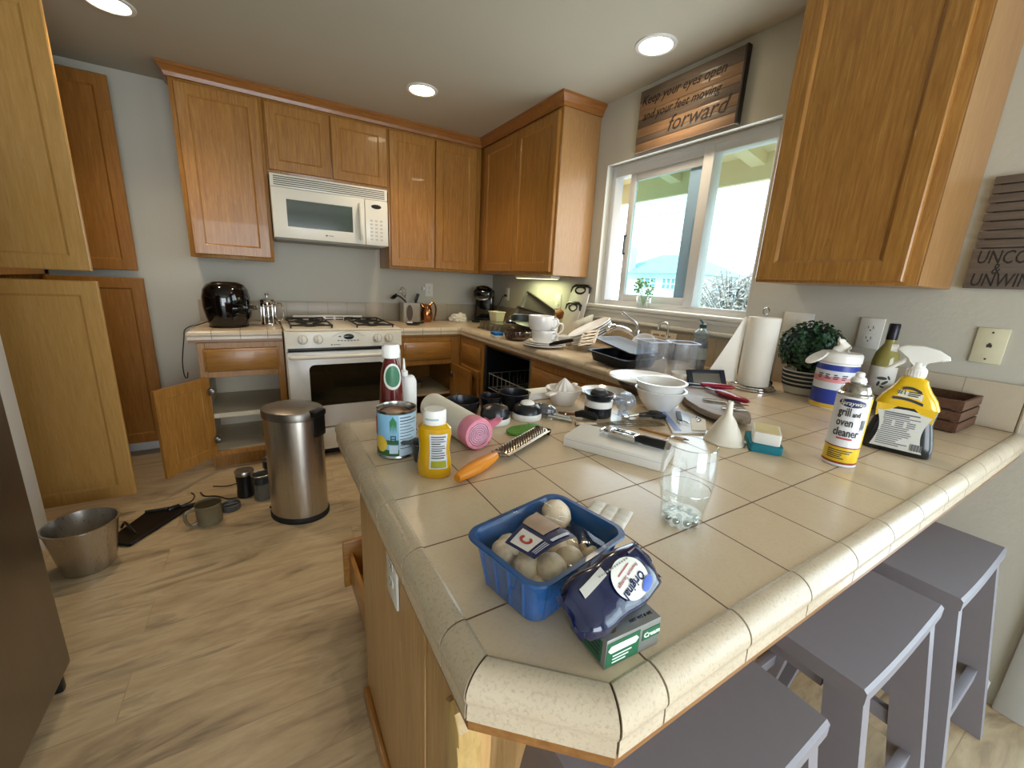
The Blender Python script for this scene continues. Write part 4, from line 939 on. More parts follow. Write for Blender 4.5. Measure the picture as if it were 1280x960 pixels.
# faucets
c = thing('faucet', 'chrome single-lever kitchen faucet under the window', 'faucet', (-.13, -2.03, CZ))
b = MB(); b.lathe([(0, 0), (.03, 0), (.031, .006), (.024, .016), (.021, .06), (.022, .13), (.02, .145), (0, .15)], n=30); b.build('column', CHROME, c)
b = MB(); b.tube(smoothpath([(-.005, .0, .10), (-.05, .015, .135), (-.10, .035, .155), (-.14, .05, .155)], 6), .015, 12); b.build('spout', CHROME, c)
b = MB(); b.tube([(-.135, .048, .158), (-.165, .06, .15), (-.19, .068, .135)], [.02, .024, .024], 16); b.build('spray_head', CHROME, c)
b = MB(); b.tube(smoothpath([(0, 0, .145), (.0, .02, .18), (-.01, .06, .205), (-.025, .115, .235)], 6), .009, 10); b.build('lever', CHROME, c)
c = thing('filter_faucet', 'slim chrome drinking-water tap right of the main faucet', 'faucet', (-.075, -2.19, CZ))
b = MB(); b.lathe([(0, 0), (.018, 0), (.018, .008), (.009, .014), (.008, .03)], n=20); b.tube(smoothpath([(0, 0, .02), (0, 0, .12), (-.003, .003, .19), (-.015, .015, .205), (-.032, .03, .195), (-.036, .034, .165)], 6), .006, 10); b.build('spout', CHROME, c)
b = MB(); b.tube([(.0, -.008, .045), (-.01, -.04, .05)], .004, 8); b.build('lever', CHROME, c)
c = thing('plaque', 'small cream plaque with two lines of lettering propped behind the slim tap', 'sign', (-.03, -2.12, CZ+.0))
b = MB(); b.T = Matrix.Rotation(radians(6), 4, 'Y'); b.box(-.006, .006, -.09, .09, .0, .148, .003); b.build('tile', M('plaque_cream', '#c2b6a0', .5), c)
b = MB(); b.T = Matrix.Rotation(radians(6), 4, 'Y')
for z, n_w in ((.118, (.05, .035, .028)), (.096, (.03, .055, .03))):
    y = .07
    for w in n_w:
        for k in range(int(w/.009)): b.box(-.0066, -.0058, y-.007, y, z, z+.010); y -= .009
        y -= .012
b.build('lettering', M('plaque_ink', '#6d6254', .6), c, smooth=0)
# clear bins
def bin_(label, x, y, a, w, d, h):
    c = thing('clear_bin', label, 'container', (x, y, CZ+.0005), radians(a), 'clear bins by the sink')
    b = MB(); R = [[(p, q, z) for p, q in rrect(-u, u, -v, v, .015)] for u, v, z in ((w/2-.006, d/2-.006, 0), (w/2-.004, d/2-.004, .003), (w/2, d/2, h-.004), (w/2+.004, d/2+.004, h-.003), (w/2+.004, d/2+.004, h), (w/2-.003, d/2-.003, h), (w/2-.008, d/2-.008, .005))]
    b.rings(R); b.build('shell', CLEAR_P, c)
    b = MB(); b.tube([(p, q, h-.001) for p, q in rrect(-w/2-.003, w/2+.003, -d/2-.003, d/2+.003, .016)], .0022, 6, True); b.build('rim', M('frosted_rim', '#cdd6ea', .3), c)
bin_('narrow clear plastic bin, left of the two beside the sink', -.489, -2.446, -14, .11, .11, .156)
bin_('wider clear plastic bin, right of the two, touching the blue soap bottle', -.352, -2.50, -30, .11, .11, .152)
c = thing('soap_bottle', 'clear bottle of blue dish soap with a pull cap, by the window wall', 'bottle', (-.11, -2.42, CZ), radians(0))
b = MB(); b.lathe([(0, 0), (.033, 0), (.036, .006), (.035, .05), (.037, .11), (.034, .14), (.026, .15), (.036, .165), (.036, .18), (.02, .198), (.014, .203), (.014, .207), (0, .207)], n=36); b.build('bottle', glass('soap_bottle_plastic', '#cfe0ea', .1, .06, amount=.2), c)
b = MB(); b.lathe([(0, .004), (.031, .004), (.0335, .008), (.0325, .05), (.0345, .11), (.033, .135), (0, .137)], n=36); b.build('blue_soap', M('blue_soap', '#2f5f94', .2, var=.1), c)
b = MB(); b.lathe([(.0365, .05), (.0378, .052), (.0383, .105), (.037, .107)], n=36); b.build('wrap_label', M('soap_label', '#a8bcca', .4, var=.15), c)
b = MB(); b.lathe([(.015, .205), (.017, .207), (.016, .222), (.008, .226), (0, .226)], n=20); b.tube([(0, 0, .224), (-.012, .012, .245)], .005, 8); b.build('cap', M('teal_cap', '#3b5a5a', .4), c)
c = thing('glass_vase', 'clear glass with green sprigs on the window sill behind the faucet', 'vase', (-.004, -1.93, 1.1775))
b = MB(); b.lathe([(0, 0), (.03, 0), (.032, .004), (.032, .07), (.03, .07), (.03, .008), (0, .006)], n=28, sy=1.5); b.build('glass', GLASS, c)
b = MB()
rnd = random.Random(3)
for k in range(16):
    a = rnd.uniform(0, 2*pi); t = rnd.uniform(.02, .05); e = Vector((min(.02, .5*t*cos(a)), 1.6*t*sin(a), rnd.uniform(.09, .17)))
    b.tube([(0, 0, .012), e*.5+Vector((0, 0, .02)), e], .0012, 4)
    for q in range(5): b.sphere(e+Vector((rnd.uniform(-.01, .01), rnd.uniform(-.018, .018), rnd.uniform(-.03, .012))), (.004, .009, .006), 6, 4)
b.build('sprigs', M('sprig_green', '#8fb58a', .6), c)

# wall plates
PLATE = M('wall_plate_white', '#d6d5cd', .35, var=.02)
def wplate(name, label, T, w, h, kind, mat=PLATE, grp='wall outlets'):
    c = thing(name, label, 'outlet' if name == 'outlet' else ('switch' if name == 'light_switch' else 'wall plate'), (0,0,0), group=grp); c.matrix_world = T
    b = MB(); b.box(-w/2, w/2, -h/2, h/2, .0005, .006, .002); b.build('plate', mat, c)
    D = M('socket_dark', '#3b3833', .6)
    if kind == 'duplex':
        for y in (-.02, .02):
            b = MB(); b.T = Matrix.Translation((0, y, .006)); b.lathe([(.0165, 0), (.0165, .0015), (0, .0015)], n=24, sy=.85); q = b.build('socket', mat, c)
            b = MB(); b.T = Matrix.Translation((0, y, .006)); b.box(-.008, -.006, -.002, .008, .001, .0019); b.box(.006, .008, -.002, .008, .001, .0019); b.lathe([(.0025, .0012), (.0025, .0019), (0, .0019)], (0, -.008, 0), 10); b.build('slot', D, q, smooth=0)
    elif kind == 'rocker':
        n = max(1, round(w/.06)) 
        for k in range(n):
            b = MB(); x = (k-(n-1)/2)*.046; b.box(x-.016, x+.016, -.033, .033, .005, .0085, .002); b.build('rocker', mat, c)
    elif kind == 'phone':
        b = MB(); b.box(-.006, .006, -.005, .005, .0055, .0064); b.box(-.003, .003, .004, .009, .0055, .0064); b.lathe([(.003, .0055), (.003, .0064), (0, .0064)], (0, .042, 0), 10); b.lathe([(.003, .0055), (.003, .0064), (0, .0064)], (0, -.042, 0), 10); b.build('jack', D, c)
wplate('outlet', 'white outlet on the back wall above the copper pitcher', FRY(-.655, -.0, 1.185), .072, .115, 'duplex')
wplate('outlet', 'white outlet near the room corner with the coffee maker plugged in', FRX(-.0, -.30, 1.18), .072, .115, 'duplex')
wplate('light_switch', 'white switch plate under the corner cabinet, left of the cutting boards', FRX(-.0, -1.087, 1.165), .074, .115, 'rocker')
wplate('light_switch', 'white double switch plate on the wall behind the plant', FRX(-.0, -2.79, 1.165), .118, .12, 'rocker')
wplate('outlet', 'white outlet on the window wall above the wipes tub and wine bottle', FRX(-.0, -3.045, 1.17), .074, .115, 'duplex')
wplate('phone_plate', 'cream phone jack plate alone on the wall at the right', FRX(-.0, -3.353, 1.17), .07, .112, 'phone', M('cream_plate', '#d3ceb2', .35))
wplate('outlet', 'white outlet on the oak end panel of the peninsula', frame((-1.7905, -2.945, .70), (0,-1,0), (0,0,1)), .078, .13, 'duplex')
# air freshener plug beside the back outlet
c = thing('plug_in', 'tiny white plug-in beside the back wall outlet', 'plug', (-.715, -.012, 1.195))
b = MB(); b.sphere((0, -.008, 0), (.014, .016, .018), 14, 8); b.build('bulb', WHITE_P, c); b = MB(); b.box(-.01, .01, 0, .0115, -.012, .012, .003); b.build('base', WHITE_P, c)
# paper towels
c = thing('paper_towel_holder', 'wire stand holding a paper towel roll, right of the window', 'paper towel holder', (-.26, -2.785, CZ))
b = MB()
for r, z in ((.085, .004), (.078, .012)): b.tube([(r*cos(2*pi*k/32), r*sin(2*pi*k/32), z) for k in range(32)], .003, 6, True)
b.tube([(-.08, 0, .006), (.08, 0, .006)], .003, 6); b.tube([(0, -.08, .006), (0, .08, .006)], .003, 6)
for k in range(4): b.sphere((.08*cos(k*pi/2+.6), .08*sin(k*pi/2+.6), .005), .005, 8, 6)
b.build('wire_base', CHROME, c)
b = MB(); b.tube([(0, 0, .006), (0, 0, .30)], .004, 8); b.tube([(0, .012*sin(a), .315-.014*cos(a)) for a in [2*pi*k/20 for k in range(20)]], .0025, 6, True); b.build('post', CHROME, c)
b = MB(); b.tube([(.075, -.03, .006), (.068, -.028, .16)], .003, 8); b.sphere((.075, -.03, .02), .012, 12, 8); b.build('tension_arm', M('dark_chrome', '#4d4a45', .2, 1), c)
c = thing('paper_towel_roll', 'white paper towel roll with a loose sheet hanging left', 'paper towels', (-.26, -2.785, CZ+.016))
b = MB(); b.lathe([(.02, 0), (.057, 0), (.058, .002), (.058, .273), (.057, .275), (.02, .275), (.02, 0)], n=44); b.build('roll', PAPER, c)
def sheet(u, v):
    z = .272 - v*.268; s = u*(.012+.13*v)
    return (-.03-s*.93-.004, .0505+s*.42+.006*sin(5*u+3*v)*v, z)
b = MB(); b.grid(sheet, 12, 14, .0008); b.build('loose_sheet', PAPER, c)
# plant
c = thing('potted_plant', 'round green boxwood ball in a white pot with black woven bands', 'plant', (-.135, -2.915, CZ))
b = MB(); b.lathe([(0, 0), (.055, 0), (.062, .006), (.072, .05), (.076, .095), (.073, .096), (.068, .09), (0, .085)], n=40); b.build('pot', M('pot_white', '#c9c4b6', .7, var=.06), c)
b = MB()
for z in (.038, .054, .07, .086):
    r = .0622+.0105*(z/.05 if z < .05 else 1)+max(0, z-.05)*.09-.0005
    b.lathe([(r, z-.0055), (r+.0022, z-.004), (r+.0022, z+.003), (r, z+.0045)], n=40)
b.build('woven_band', M('woven_black', '#2a2a2e', .8, var=.6, vs=160), c)
b = MB(); rnd = random.Random(5); Ccen = Vector((0, 0, .185))
for k in range(1500):
    th = rnd.uniform(0, 2*pi); ph = math.acos(rnd.uniform(-.95, 1)); d = Vector((sin(ph)*cos(th), sin(ph)*sin(th), cos(ph))); R_ = rnd.uniform(.082, .108)
    P = Ccen + Vector((d.x*R_, d.y*R_, d.z*R_*.95)); t1_ = (d.orthogonal().normalized()*cos(th*7)+d.cross(d.orthogonal().normalized())*sin(th*7)); t1_ = (t1_+d*rnd.uniform(.1, .9)).normalized(); t2 = d.cross(t1_).normalized(); n_l = t1_.cross(t2)
    L, W = rnd.uniform(.012, .019), rnd.uniform(.006, .009)
    if P.x+c.location.x > -.012 or P.z < .1: continue
    b.add([P, P+t1_*L*.5+t2*W+n_l*.001, P+t1_*L, P+t1_*L*.5-t2*W+n_l*.001], [(0,1,2,3)])
t_ = NT('boxwood_leaf'); nn = t_.noise(t_.obj(), 90, 2); LEAF = t_.bsdf(t_.ramp(nn, [(.3, lin('#16301f')), (.55, lin('#26492d')), (.75, lin('#3f6840'))]), .45)
b.build('leaves', LEAF, c, smooth=0, kind='stuff')
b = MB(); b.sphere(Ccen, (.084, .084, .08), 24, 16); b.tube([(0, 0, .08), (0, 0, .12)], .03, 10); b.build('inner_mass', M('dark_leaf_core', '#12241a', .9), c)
# wipes tub
c = thing('wipes_tub', 'white and blue tub of cleaning wipes with one wipe sticking up', 'wipes', (-.25, -3.06, CZ), radians(-12))
b = MB(); b.lathe([(0, 0), (.058, 0), (.061, .004), (.061, .158), (.058, .163), (0, .163)], n=44); b.build('body', WHITE_P, c)
def facing(deg, r, z, c=(0, 0)):
    a = radians(deg); return frame((c[0]+r*cos(a), c[1]+r*sin(a), z), (-sin(a), cos(a), 0), (0,0,1))
def band(b, r, z0, z1, a0=0, a1=2*pi, n=44):
    full = abs(a1-a0-2*pi) < 1e-6
    return b.grid(lambda u, v: (r*cos(a0+(a1-a0)*u), r*sin(a0+(a1-a0)*u), z0+(z1-z0)*v), n, 1)
for z0, z1, nm, cc in ((.004, .018, 'yellow_band', '#d9b23c'), (.018, .07, 'blue_band', '#2d3f9a'), (.136, .156, 'top_blue_band', '#2b3c94'), (.095, .115, 'pink_fruit_band', '#d58b8f'), (.072, .136, 'label_band', '#cfd3da')):
    b = MB(); band(b, .0612+(.0003 if nm == 'pink_fruit_band' else 0), z0, z1); b.build(nm, M(nm, cc, .35, var=.12 if 'pink' in nm else .03), c)
b = MB()
for k in range(4):
    for j in range(3):
        ang = 170+22*k; b.T = facing(ang, .0617, .122-.0065*j); b.box(-.008, .008-.003*((j+k) % 3), -.0018, .0018, 0, .0006)
b.build('small_print', M('ink_dark', '#34343c', .6), c, smooth=0)
b = MB(); b.lathe([(.0605, .163), (.063, .165), (.063, .19), (.058, .197), (.03, .199), (0, .199)], n=44); b.build('lid', WHITE_P, c)
b = MB(); b.T = Matrix.Translation((-.052, .02, .192)) @ Matrix.Rotation(radians(157), 4, 'Z') @ Matrix.Rotation(radians(38), 4, 'Y'); b.lathe([(0, .0), (.036, .0), (.038, .003), (.036, .006), (0, .006)], (.03, 0, 0), 28, 1, .8); b.build('flip_cap', WHITE_P, c)
def wipe(u, v):
    a = (u-.5)*2; return (.0 + .012*sin(6*u+2*v)-.012*v, .028*a*(1-.55*v)+.006*sin(9*v), .197+.055*v*(1-.35*abs(a))+.004*sin(11*u))
b = MB(); b.grid(wipe, 12, 10, .001); b.build('wipe', PAPER, c)
# wine bottle
c = thing('wine_bottle', 'white-wine bottle with dark capsule standing behind the spray cleaners', 'bottle', (-.10, -3.14, CZ))
b = MB(); b.lathe([(0, .004), (.034, 0), (.0375, .006), (.0375, .17), (.033, .2), (.016, .235), (.0145, .26), (.0145, .3), (0, .3)], n=36); b.build('glass', M('wine_glass_green', '#837b3f', .08, coat=.4, var=.1), c)
b = MB(); b.lathe([(.0152, .248), (.0158, .25), (.0158, .3), (.0135, .304), (0, .304)], n=28); b.build('capsule', M('capsule_dark', '#2b2830', .3, .6), c)
b = MB(); band(b, .0379, .055, .155, radians(110), radians(280)); b.build('label', M('wine_label', '#cfccc3', .6), c)
b = MB()
for k, (a, z, s) in enumerate(((200, .115, 1), (215, .10, .8), (190, .095, .7), (228, .118, .6), (207, .085, .5))):
    a = radians(a); b.T = frame((.0381*cos(a), .0381*sin(a), z), (-sin(a), cos(a), 0), (0,0,1)) @ Matrix.Rotation(radians(40*k), 4, 'Z'); b.lathe([(.014*s, 0), (.014*s, .0004), (0, .0005)], n=14, sy=.4)
b.T = Matrix.Identity(4); b.build('leaf_print', M('leaf_ink', '#333b38', .6), c)
# wooden crate
c = thing('wooden_crate', 'small dark slatted wooden crate in the counter corner by the right wall', 'crate', (-.125, -3.29, CZ), radians(0))
CRW = oak('dark_crate_wood', '#4b3020', '#5a3b27', '#6a4831', 'x', .6)
b = MB()
for z0 in (.004, .038, .072):
    for y in (-.09, .082): b.box(-.1, .1, y, y+.008, z0, z0+.028, .001)
    for x in (-.1, .092): b.box(x, x+.008, -.082, .082, z0, z0+.028, .001)
for x in (-.092, .08):
    for y in (-.082, .07): b.box(x, x+.012, y, y+.012, 0, .1)
b.box(-.092, .092, -.082, .082, .002, .008); b.build('slats', CRW, c, smooth=0)
# ------------------------------------------------------------------ things on the peninsula
# ketchup
c = thing('ketchup_bottle', 'ketchup bottle with white cap and green label, tallest by the peninsula far end', 'bottle', (-1.718, -2.683, CZ))
b = MB(); b.lathe([(0, .003), (.026, 0), (.031, .006), (.032, .03), (.028, .10), (.0245, .15), (.019, .172), (.0135, .188), (.0125, .196), (0, .196)], n=40); b.build('bottle', M('ketchup_red', '#5d1410', .12, coat=.6, var=.05), c)
b = MB(); b.lathe([(.016, .184), (.0205, .186), (.0205, .214), (.018, .218), (0, .218)], n=32)
for k in range(28): a = 2*pi*k/28; b.box(.0202*cos(a)-.0006, .0202*cos(a)+.0006, .0202*sin(a)-.0006, .0202*sin(a)+.0006, .188, .212)
b.build('cap', WHITE_P, c)
TH = math.degrees(math.atan2(-3.68+2.683, -1.98+1.718))
def disc_on(b, deg, r, z, w, h, off=.0004, n=28, tilt=0):
    """curved oval patch wrapped on a round body"""
    a0 = radians(deg); V = [((r+off)*cos(a0), (r+off)*sin(a0), z)]; F = []; m = 6
    for j in range(1, m+1):
        for k in range(n):
            u, v = w*j/m*cos(2*pi*k/n), h*j/m*sin(2*pi*k/n); rr = r+off+tilt*v; V.append((rr*cos(a0+u/r), rr*sin(a0+u/r), z+v))
    for k in range(n):
        F.append((0, 1+k, 1+(k+1) % n))
        for j in range(m-1): F.append((1+j*n+k, 1+(j+1)*n+k, 1+(j+1)*n+(k+1) % n, 1+j*n+(k+1) % n))
    return b.add(V, F)
b = MB(); disc_on(b, TH+8, .0265, .142, .022, .032, .0008, tilt=-.085); b.build('label_rim', M('label_white', '#dcdcd4', .5), c)
b = MB(); disc_on(b, TH+8, .0265, .143, .017, .026, .0016, tilt=-.085); b.build('label', M('label_green', '#2f6b4a', .4, var=.15), c)
# white squeeze bottle
c = thing('squeeze_bottle', 'plain white squeeze bottle with nozzle tip just right of the ketchup', 'bottle', (-1.668, -2.655, CZ))
b = MB(); b.lathe([(0, 0), (.020, 0), (.022, .004), (.022, .115), (.016, .128), (.009, .132)], n=32); b.build('body', WHITE_P, c)
b = MB(); b.lathe([(.0095, .13), (.010, .132), (.010, .142), (.004, .146), (.0022, .175), (0, .176)], (-.01, 0, 0), 20); b.build('nozzle', WHITE_P, c)
# opened can
c = thing('food_can', 'opened tin can with blue and green fruit label at the peninsula left edge', 'can', (-1.748, -2.832, CZ))
TH = math.degrees(math.atan2(-3.68+2.832, -1.98+1.748))
b = MB(); b.lathe([(0, 0), (.041, 0), (.0425, .003), (.041, .006), (.041, .1), (.0425, .103), (.0425, .106), (.0405, .106), (.039, .1), (.039, .02), (0, .02)], n=48); b.build('tin', M('tin_metal', '#a9a69f', .22, 1), c)
b = MB(); b.lathe([(.0414, .007), (.0416, .008), (.0416, .0985), (.0414, .0995)], n=48); b.build('paper_label', M('can_label_blue', '#7fb0cf', .4, var=.12), c)
def patch(b, deg0, deg1, r, z0, z1, n=12): return b.grid(lambda u, v: (r*cos(radians(deg0+(deg1-deg0)*u)), r*sin(radians(deg0+(deg1-deg0)*u)), z0+(z1-z0)*v), n, 1)
b = MB(); patch(b, TH+6, TH+78, .0418, .008, .098); b.build('facts_panel', M('facts_panel', '#b9cfe0', .5), c)
b = MB(); patch(b, TH-90, TH+6, .0418, .008, .022); patch(b, TH-40, TH+5, .0419, .034, .044); b.build('green_strip', M('can_green', '#2d5a33', .5, var=.2), c)
b = MB()
for k in range(7): 
    a = TH-18+k*2.6; b.T = facing(a, .0419, .083-.003*abs(k-3)); b.add([(-.0016, .012, 0), (.0016, .012, 0), (.0004+.0015*(k-3)*.3, -.028+.004*abs(k-3), 0)], [(0,2,1)])
b.T = Matrix.Identity(4); b.build('palm_leaf', M('can_leaf', '#2f7a4b', .5), c, smooth=0)
b = MB(); disc_on(b, TH-50, .0418, .034, .016, .018, .0004); b.build('pineapple_picture', M('pineapple_yellow', '#d3b23f', .5, var=.25), c)
b = MB(); patch(b, TH-22, TH+3, .0420, .014, .032, 6); b.build('small_panel', M('facts_panel', '#b9cfe0'), c)
b = MB()
for k in range(11):
    z = .093-.0068*k; patch(b, TH+9, TH+(70 if k in (1, 8) else 44+9*((k*7) % 3)), .0420, z-.0007-(.0006 if k in (0, 1, 8) else 0), z+.0007, 8)
b.T = facing(TH-10, .0420, .047); b.box(-.0055, -.0035, -.007, .007, 0, .0004); b.box(.0035, .0055, -.007, .007, 0, .0004); b.box(-.0055, .0055, -.001, .001, 0, .0004); b.box(-.0055, .0055, .005, .007, 0, .0004)
b.T = Matrix.Identity(4); b.build('print', M('ink_green', '#1f3b33', .6), c, smooth=0)
b = MB(); patch(b, TH-88, TH-68, .0420, .05, .09, 5); b.build('red_print', M('can_red', '#a83038', .5), c)
b = MB(); b.lathe([(0, .0), (.036, .0), (.037, .001), (.036, .002), (.03, .0025), (0, .0025)], n=36)
b.v = [Vector((p.x, p.y, .085+p.z+.25*p.y)) for p in b.v]; b.build('cut_lid', M('tin_lid_inside', '#b08a72', .3, .8), c)
# mustard
c = thing('mustard_bottle', 'yellow mustard squeeze bottle with white cap, in front of the can', 'bottle', (-1.711, -2.965, CZ), 0)
TH = math.degrees(math.atan2(-3.68+2.965, -1.98+1.711))
MU = Matrix.Rotation(radians(TH+90-18), 4, 'Z')
b = MB(); b.T = MU; prof = [(.030, 0), (.0335, .004), (.0345, .022), (.032, .04), (.030, .055), (.0315, .075), (.0335, .088), (.0325, .1), (.024, .108), (.018, .110)]
b.lathe([(0, 0)]+prof+[(0, .11)], n=44, sx=1.0, sy=.74); b.build('bottle', M('mustard_yellow', '#c99a08', .16, coat=.6, var=.05), c)
b = MB(); b.lathe([(.0215, .108), (.0225, .110), (.0225, .132), (.0205, .136), (0, .136)], n=36); b.build('cap', WHITE_P, c)
def on_must(u, z, off=.0006):
    k = [q for q in range(len(prof)-1) if prof[q][1] <= z <= prof[q+1][1]][0]; (r0, z0), (r1, z1) = prof[k], prof[k+1]; r = r0+(r1-r0)*(z-z0)/(z1-z0)
    a = -pi/2+u/.032; return MU @ Vector(((r+off)*cos(a), .74*(r+off)*sin(a)-.0003, z))
b = MB(); b.grid(lambda u, v: on_must(-.002+.036*u, .022+.07*v), 10, 14); b.build('back_label', M('mustard_label', '#cfd2d6', .5), c)
b = MB(); b.grid(lambda u, v: on_must(.001+.030*u, .024+.014*v, .0012), 8, 3); b.build('label_foot', M('label_olive', '#9b9a1f', .5, var=.2), c)
b = MB()
for k in range(10):
    z = .087-.0048*k; w = (.028, .024, .029, .018, .027, .029, .022, .028, .029, .026)[k]; b.grid(lambda u, v: on_must(.0015+w*u, z-.0011+.0022*v*(.8 if k % 3 else 1), .0012), 8, 1)
b.build('print', M('ink_dark', '#34343c', .6), c, smooth=0)
b = MB(); TH2 = math.degrees(math.atan2(-3.68+2.965, -1.98+1.711)); patch(b, TH2-50, TH2+20, .0227, .118, .122, 8); b.build('cap_print', M('cap_print', '#9db3c4', .5), c)
# dark measuring cup
c = thing('measuring_cup', 'small dark grey measuring cup tucked between can and mustard bottle', 'cup', (-1.709, -2.899, CZ), radians(150))
b = MB(); b.lathe([(0, .0), (.018, 0), (.021, .003), (.027, .042), (.0285, .044), (.026, .044), (.019, .006), (0, .004)], n=32); b.build('cup', M('dark_grey_plastic', '#3c403c', .45), c)
b = MB(); b.box(.024, .048, -.006, .006, .036, .042, .002); b.build('handle', M('dark_grey_plastic', '#3c403c'), c)
# roll of bags
c = thing('bag_roll', 'white roll with a pink wrapper end lying behind the mustard bottle', 'roll', (0,0,0))
c.matrix_world = Matrix.Translation((-1.578, -2.892, CZ+.0375)) @ Matrix.Rotation(radians(5), 4, 'Z')
b = MB(); o = b.T; b.T = Matrix.Rotation(radians(-90), 4, 'X'); b.lathe([(0, .015), (.0355, .015), (.036, .03), (.0365, .24), (.03, .245), (0, .245)], n=44); b.build('white_roll', M('roll_white', '#e2dccd', .6, bump=.2), c)
PINK = M('pink_film', '#e08ba0', .35, var=.2, vs=60)
b = MB(); b.T = Matrix.Rotation(radians(-90), 4, 'X'); b.lathe([(.0285, -.003), (.0355, -.004), (.0372, 0), (.0375, .030), (.0368, .034)], n=44); b.build('pink_sleeve', PINK, c)
b = MB(); pts = []
for k in range(150): a = k*.24; r = .002+.0285*k/150; pts.append((r*cos(a), -.002-.003*(1-k/150)+.0006*sin(k*1.7), r*sin(a)))
b.tube(pts, .0012, 5); b.build('spiral', M('pink_pale', '#e9b7c9', .5, var=.2), c)
b = MB(); b.T = Matrix.Rotation(radians(90), 4, 'X'); b.lathe([(0, -.002), (.03, -.002)], n=40); b.build('core_face', M('pink_core', '#c58fa8', .6, var=.3, vs=120), c)
b = MB(); b.grid(lambda u, v: (.028+.03*u+.006*sin(6*v), .0+.05*v-.012*u, .026+.012*u*(1-v)-.045*u*v-.004*sin(9*u)), 8, 8, .0006)
b.grid(lambda u, v: (.034+.012*u*sin(3*v), .003+.03*u, -.032+.058*v), 6, 8, .0006); b.build('loose_film', PINK, c)
# leaf-shaped green spoon rest
c = thing('avocado_tool', 'flat leaf-green avocado-shaped tool lying behind the grater', 'tool', (-1.418, -2.832, CZ), radians(12))
b = MB(); pl = [(.055*cos(a)+.006*cos(2*a), .026*sin(a)*(1-.25*cos(a))) for a in [2*pi*k/36 for k in range(36)]]; b.prism(pl, .0005, .008, 'z', .003); b.build('leaf', M('leaf_green_plastic', '#55902f', .4), c)
b = MB()
for k in range(7): b.sphere((-.035+.012*k, .012-.004*(k % 3), .008), (.0016, .001, .0008), 8, 5)
b.build('speckle', M('dark_green_dots', '#22401a', .6), c)
# grater with orange handle
c = thing('grater', 'long fine grater with an orange ridged handle lying on the counter', 'grater', (0,0,0))
u = Vector((-1.378+1.69, -2.868+3.028, 0)); L_ = u.length; c.matrix_world = frame((-1.69, -3.028, CZ), u, (-u.y, u.x, 0))
b = MB(); N = 26
R = []
for k in range(N+1):
    t = k/N; x = .132*t; w = .0075+.0085*sin(pi*min(1, t*1.02))**.7+.0006*(k % 2)*(.2 < t < .85); h = .008+.0055*sin(pi*min(1, t))**.8
    w = max(.004, w); R.append([(x, w*cos(a), .0145+h*sin(a)) for a in [2*pi*q/16 for q in range(16)]])
b.rings([r[::-1] for r in R]); b.build('handle', M('grater_orange', '#dd8a1e', .4, bump=.1), c)
b = MB(); b.lathe([(.006, 0), (.0065, .006), (0, .006)], n=14); b.v = [Vector((p.z+.131, p.x, p.y+.0145)) for p in b.v]; b.tube([(.004, 0, .016), (.014, .003, .02)], .003, 6); b.build('collar', BLACK, c)
b = MB(); b.grid(lambda u_, v: (.15+(L_-.155)*u_, -.021+.042*v, .013+.006*sin(pi*v)), 30, 8, .0008)
b.tube([(.148, -.021, .0125), (L_-.004, -.021, .0125)], .0022, 6); b.tube([(.148, .021, .0125), (L_-.004, .021, .0125)], .0022, 6); b.tube([(.135, 0, .015), (.15, -.019, .013)], .002, 6); b.tube([(.135, 0, .015), (.15, .019, .013)], .002, 6)
b.build('blade', M('grater_steel', '#b3aa98', .25, 1), c)
b = MB()
for i in range(34):
    for j in range(5):
        x = .156+(L_-.17)*i/33; y = -.015+.0075*j+(.0035 if i % 2 else 0)
        if abs(y) < .017: b.box(x-.0013, x+.0013, y-.0012, y+.0012, .0135+.006*cos(y/.021*pi/2)-.0006, .0152+.006*cos(y/.021*pi/2))
b.build('teeth', M('grater_holes', '#5a5348', .5, .8), c, smooth=0)
b = MB(); b.box(L_-.006, L_+.003, -.023, .023, .004, .018, .004); b.tube([(L_-.002, -.02, .003), (L_-.002, .02, .003)], .003, 6); b.build('end_cap', BLACK, c)

# chopper parts
DKB = M('dark_blue_black', '#17191f', .25)
def chopper(x, y, label, dome):
    c = thing('chopper', label, 'kitchen gadget', (x, y, CZ), group='black and white chopper parts')
    b = MB(); b.lathe([(0, 0), (.040, 0), (.042, .003), (.042, .016), (.040, .019), (0, .019)], n=40); b.build('white_base', WHITE_P, c)
    if dome == 'cap':
        b = MB(); b.lathe([(.041, .0185), (.0405, .03), (.034, .044), (.018, .05), (0, .052)], n=40); b.build('dome', DKB, c)
    else:
        b = MB(); b.lathe([(.0405, .0185), (.0425, .02), (.039, .034), (.030, .042), (.022, .044), (0, .044)], n=40); b.build('dome', DKB, c)
        b = MB(); b.lathe([(.021, .0438), (.018, .049), (.008, .053), (0, .0535)], n=28); b.build('white_button', WHITE_P, c)
chopper(-1.452, -2.742, 'round gadget with a shiny dark dome on a white base, behind the pink roll', 'cap')
chopper(-1.349, -2.745, 'round gadget with a white button on its dark dome, left of the juicer', 'button')
def cup_black(name, label, x, y, r, h):
    c = thing(name, label, 'bowl', (x, y, CZ), radians(80), group='black gadget bowls')
    b = MB(); b.lathe([(0, 0), (r*.8, 0), (r*.86, .004), (r, h-.004), (r*1.06, h-.002), (r*1.06, h), (r*.95, h), (r*.8, .006), (0, .005)], n=40); b.build('bowl', DKB, c)
    b = MB(); b.box(r*1.0, r*1.5, -.009, .009, h-.006, h, .002); b.build('tab', DKB, c)
cup_black('gadget_bowl', 'black bowl behind the white-button gadget, left of the juicer', -1.335, -2.650, .047, .052)
cup_black('gadget_bowl', 'low black bowl farthest left, peeking out behind the white roll', -1.502, -2.638, .05, .042)
cup_black('gadget_bowl', 'black bowl directly behind the shiny dark dome gadget', -1.412, -2.64, .034, .045)
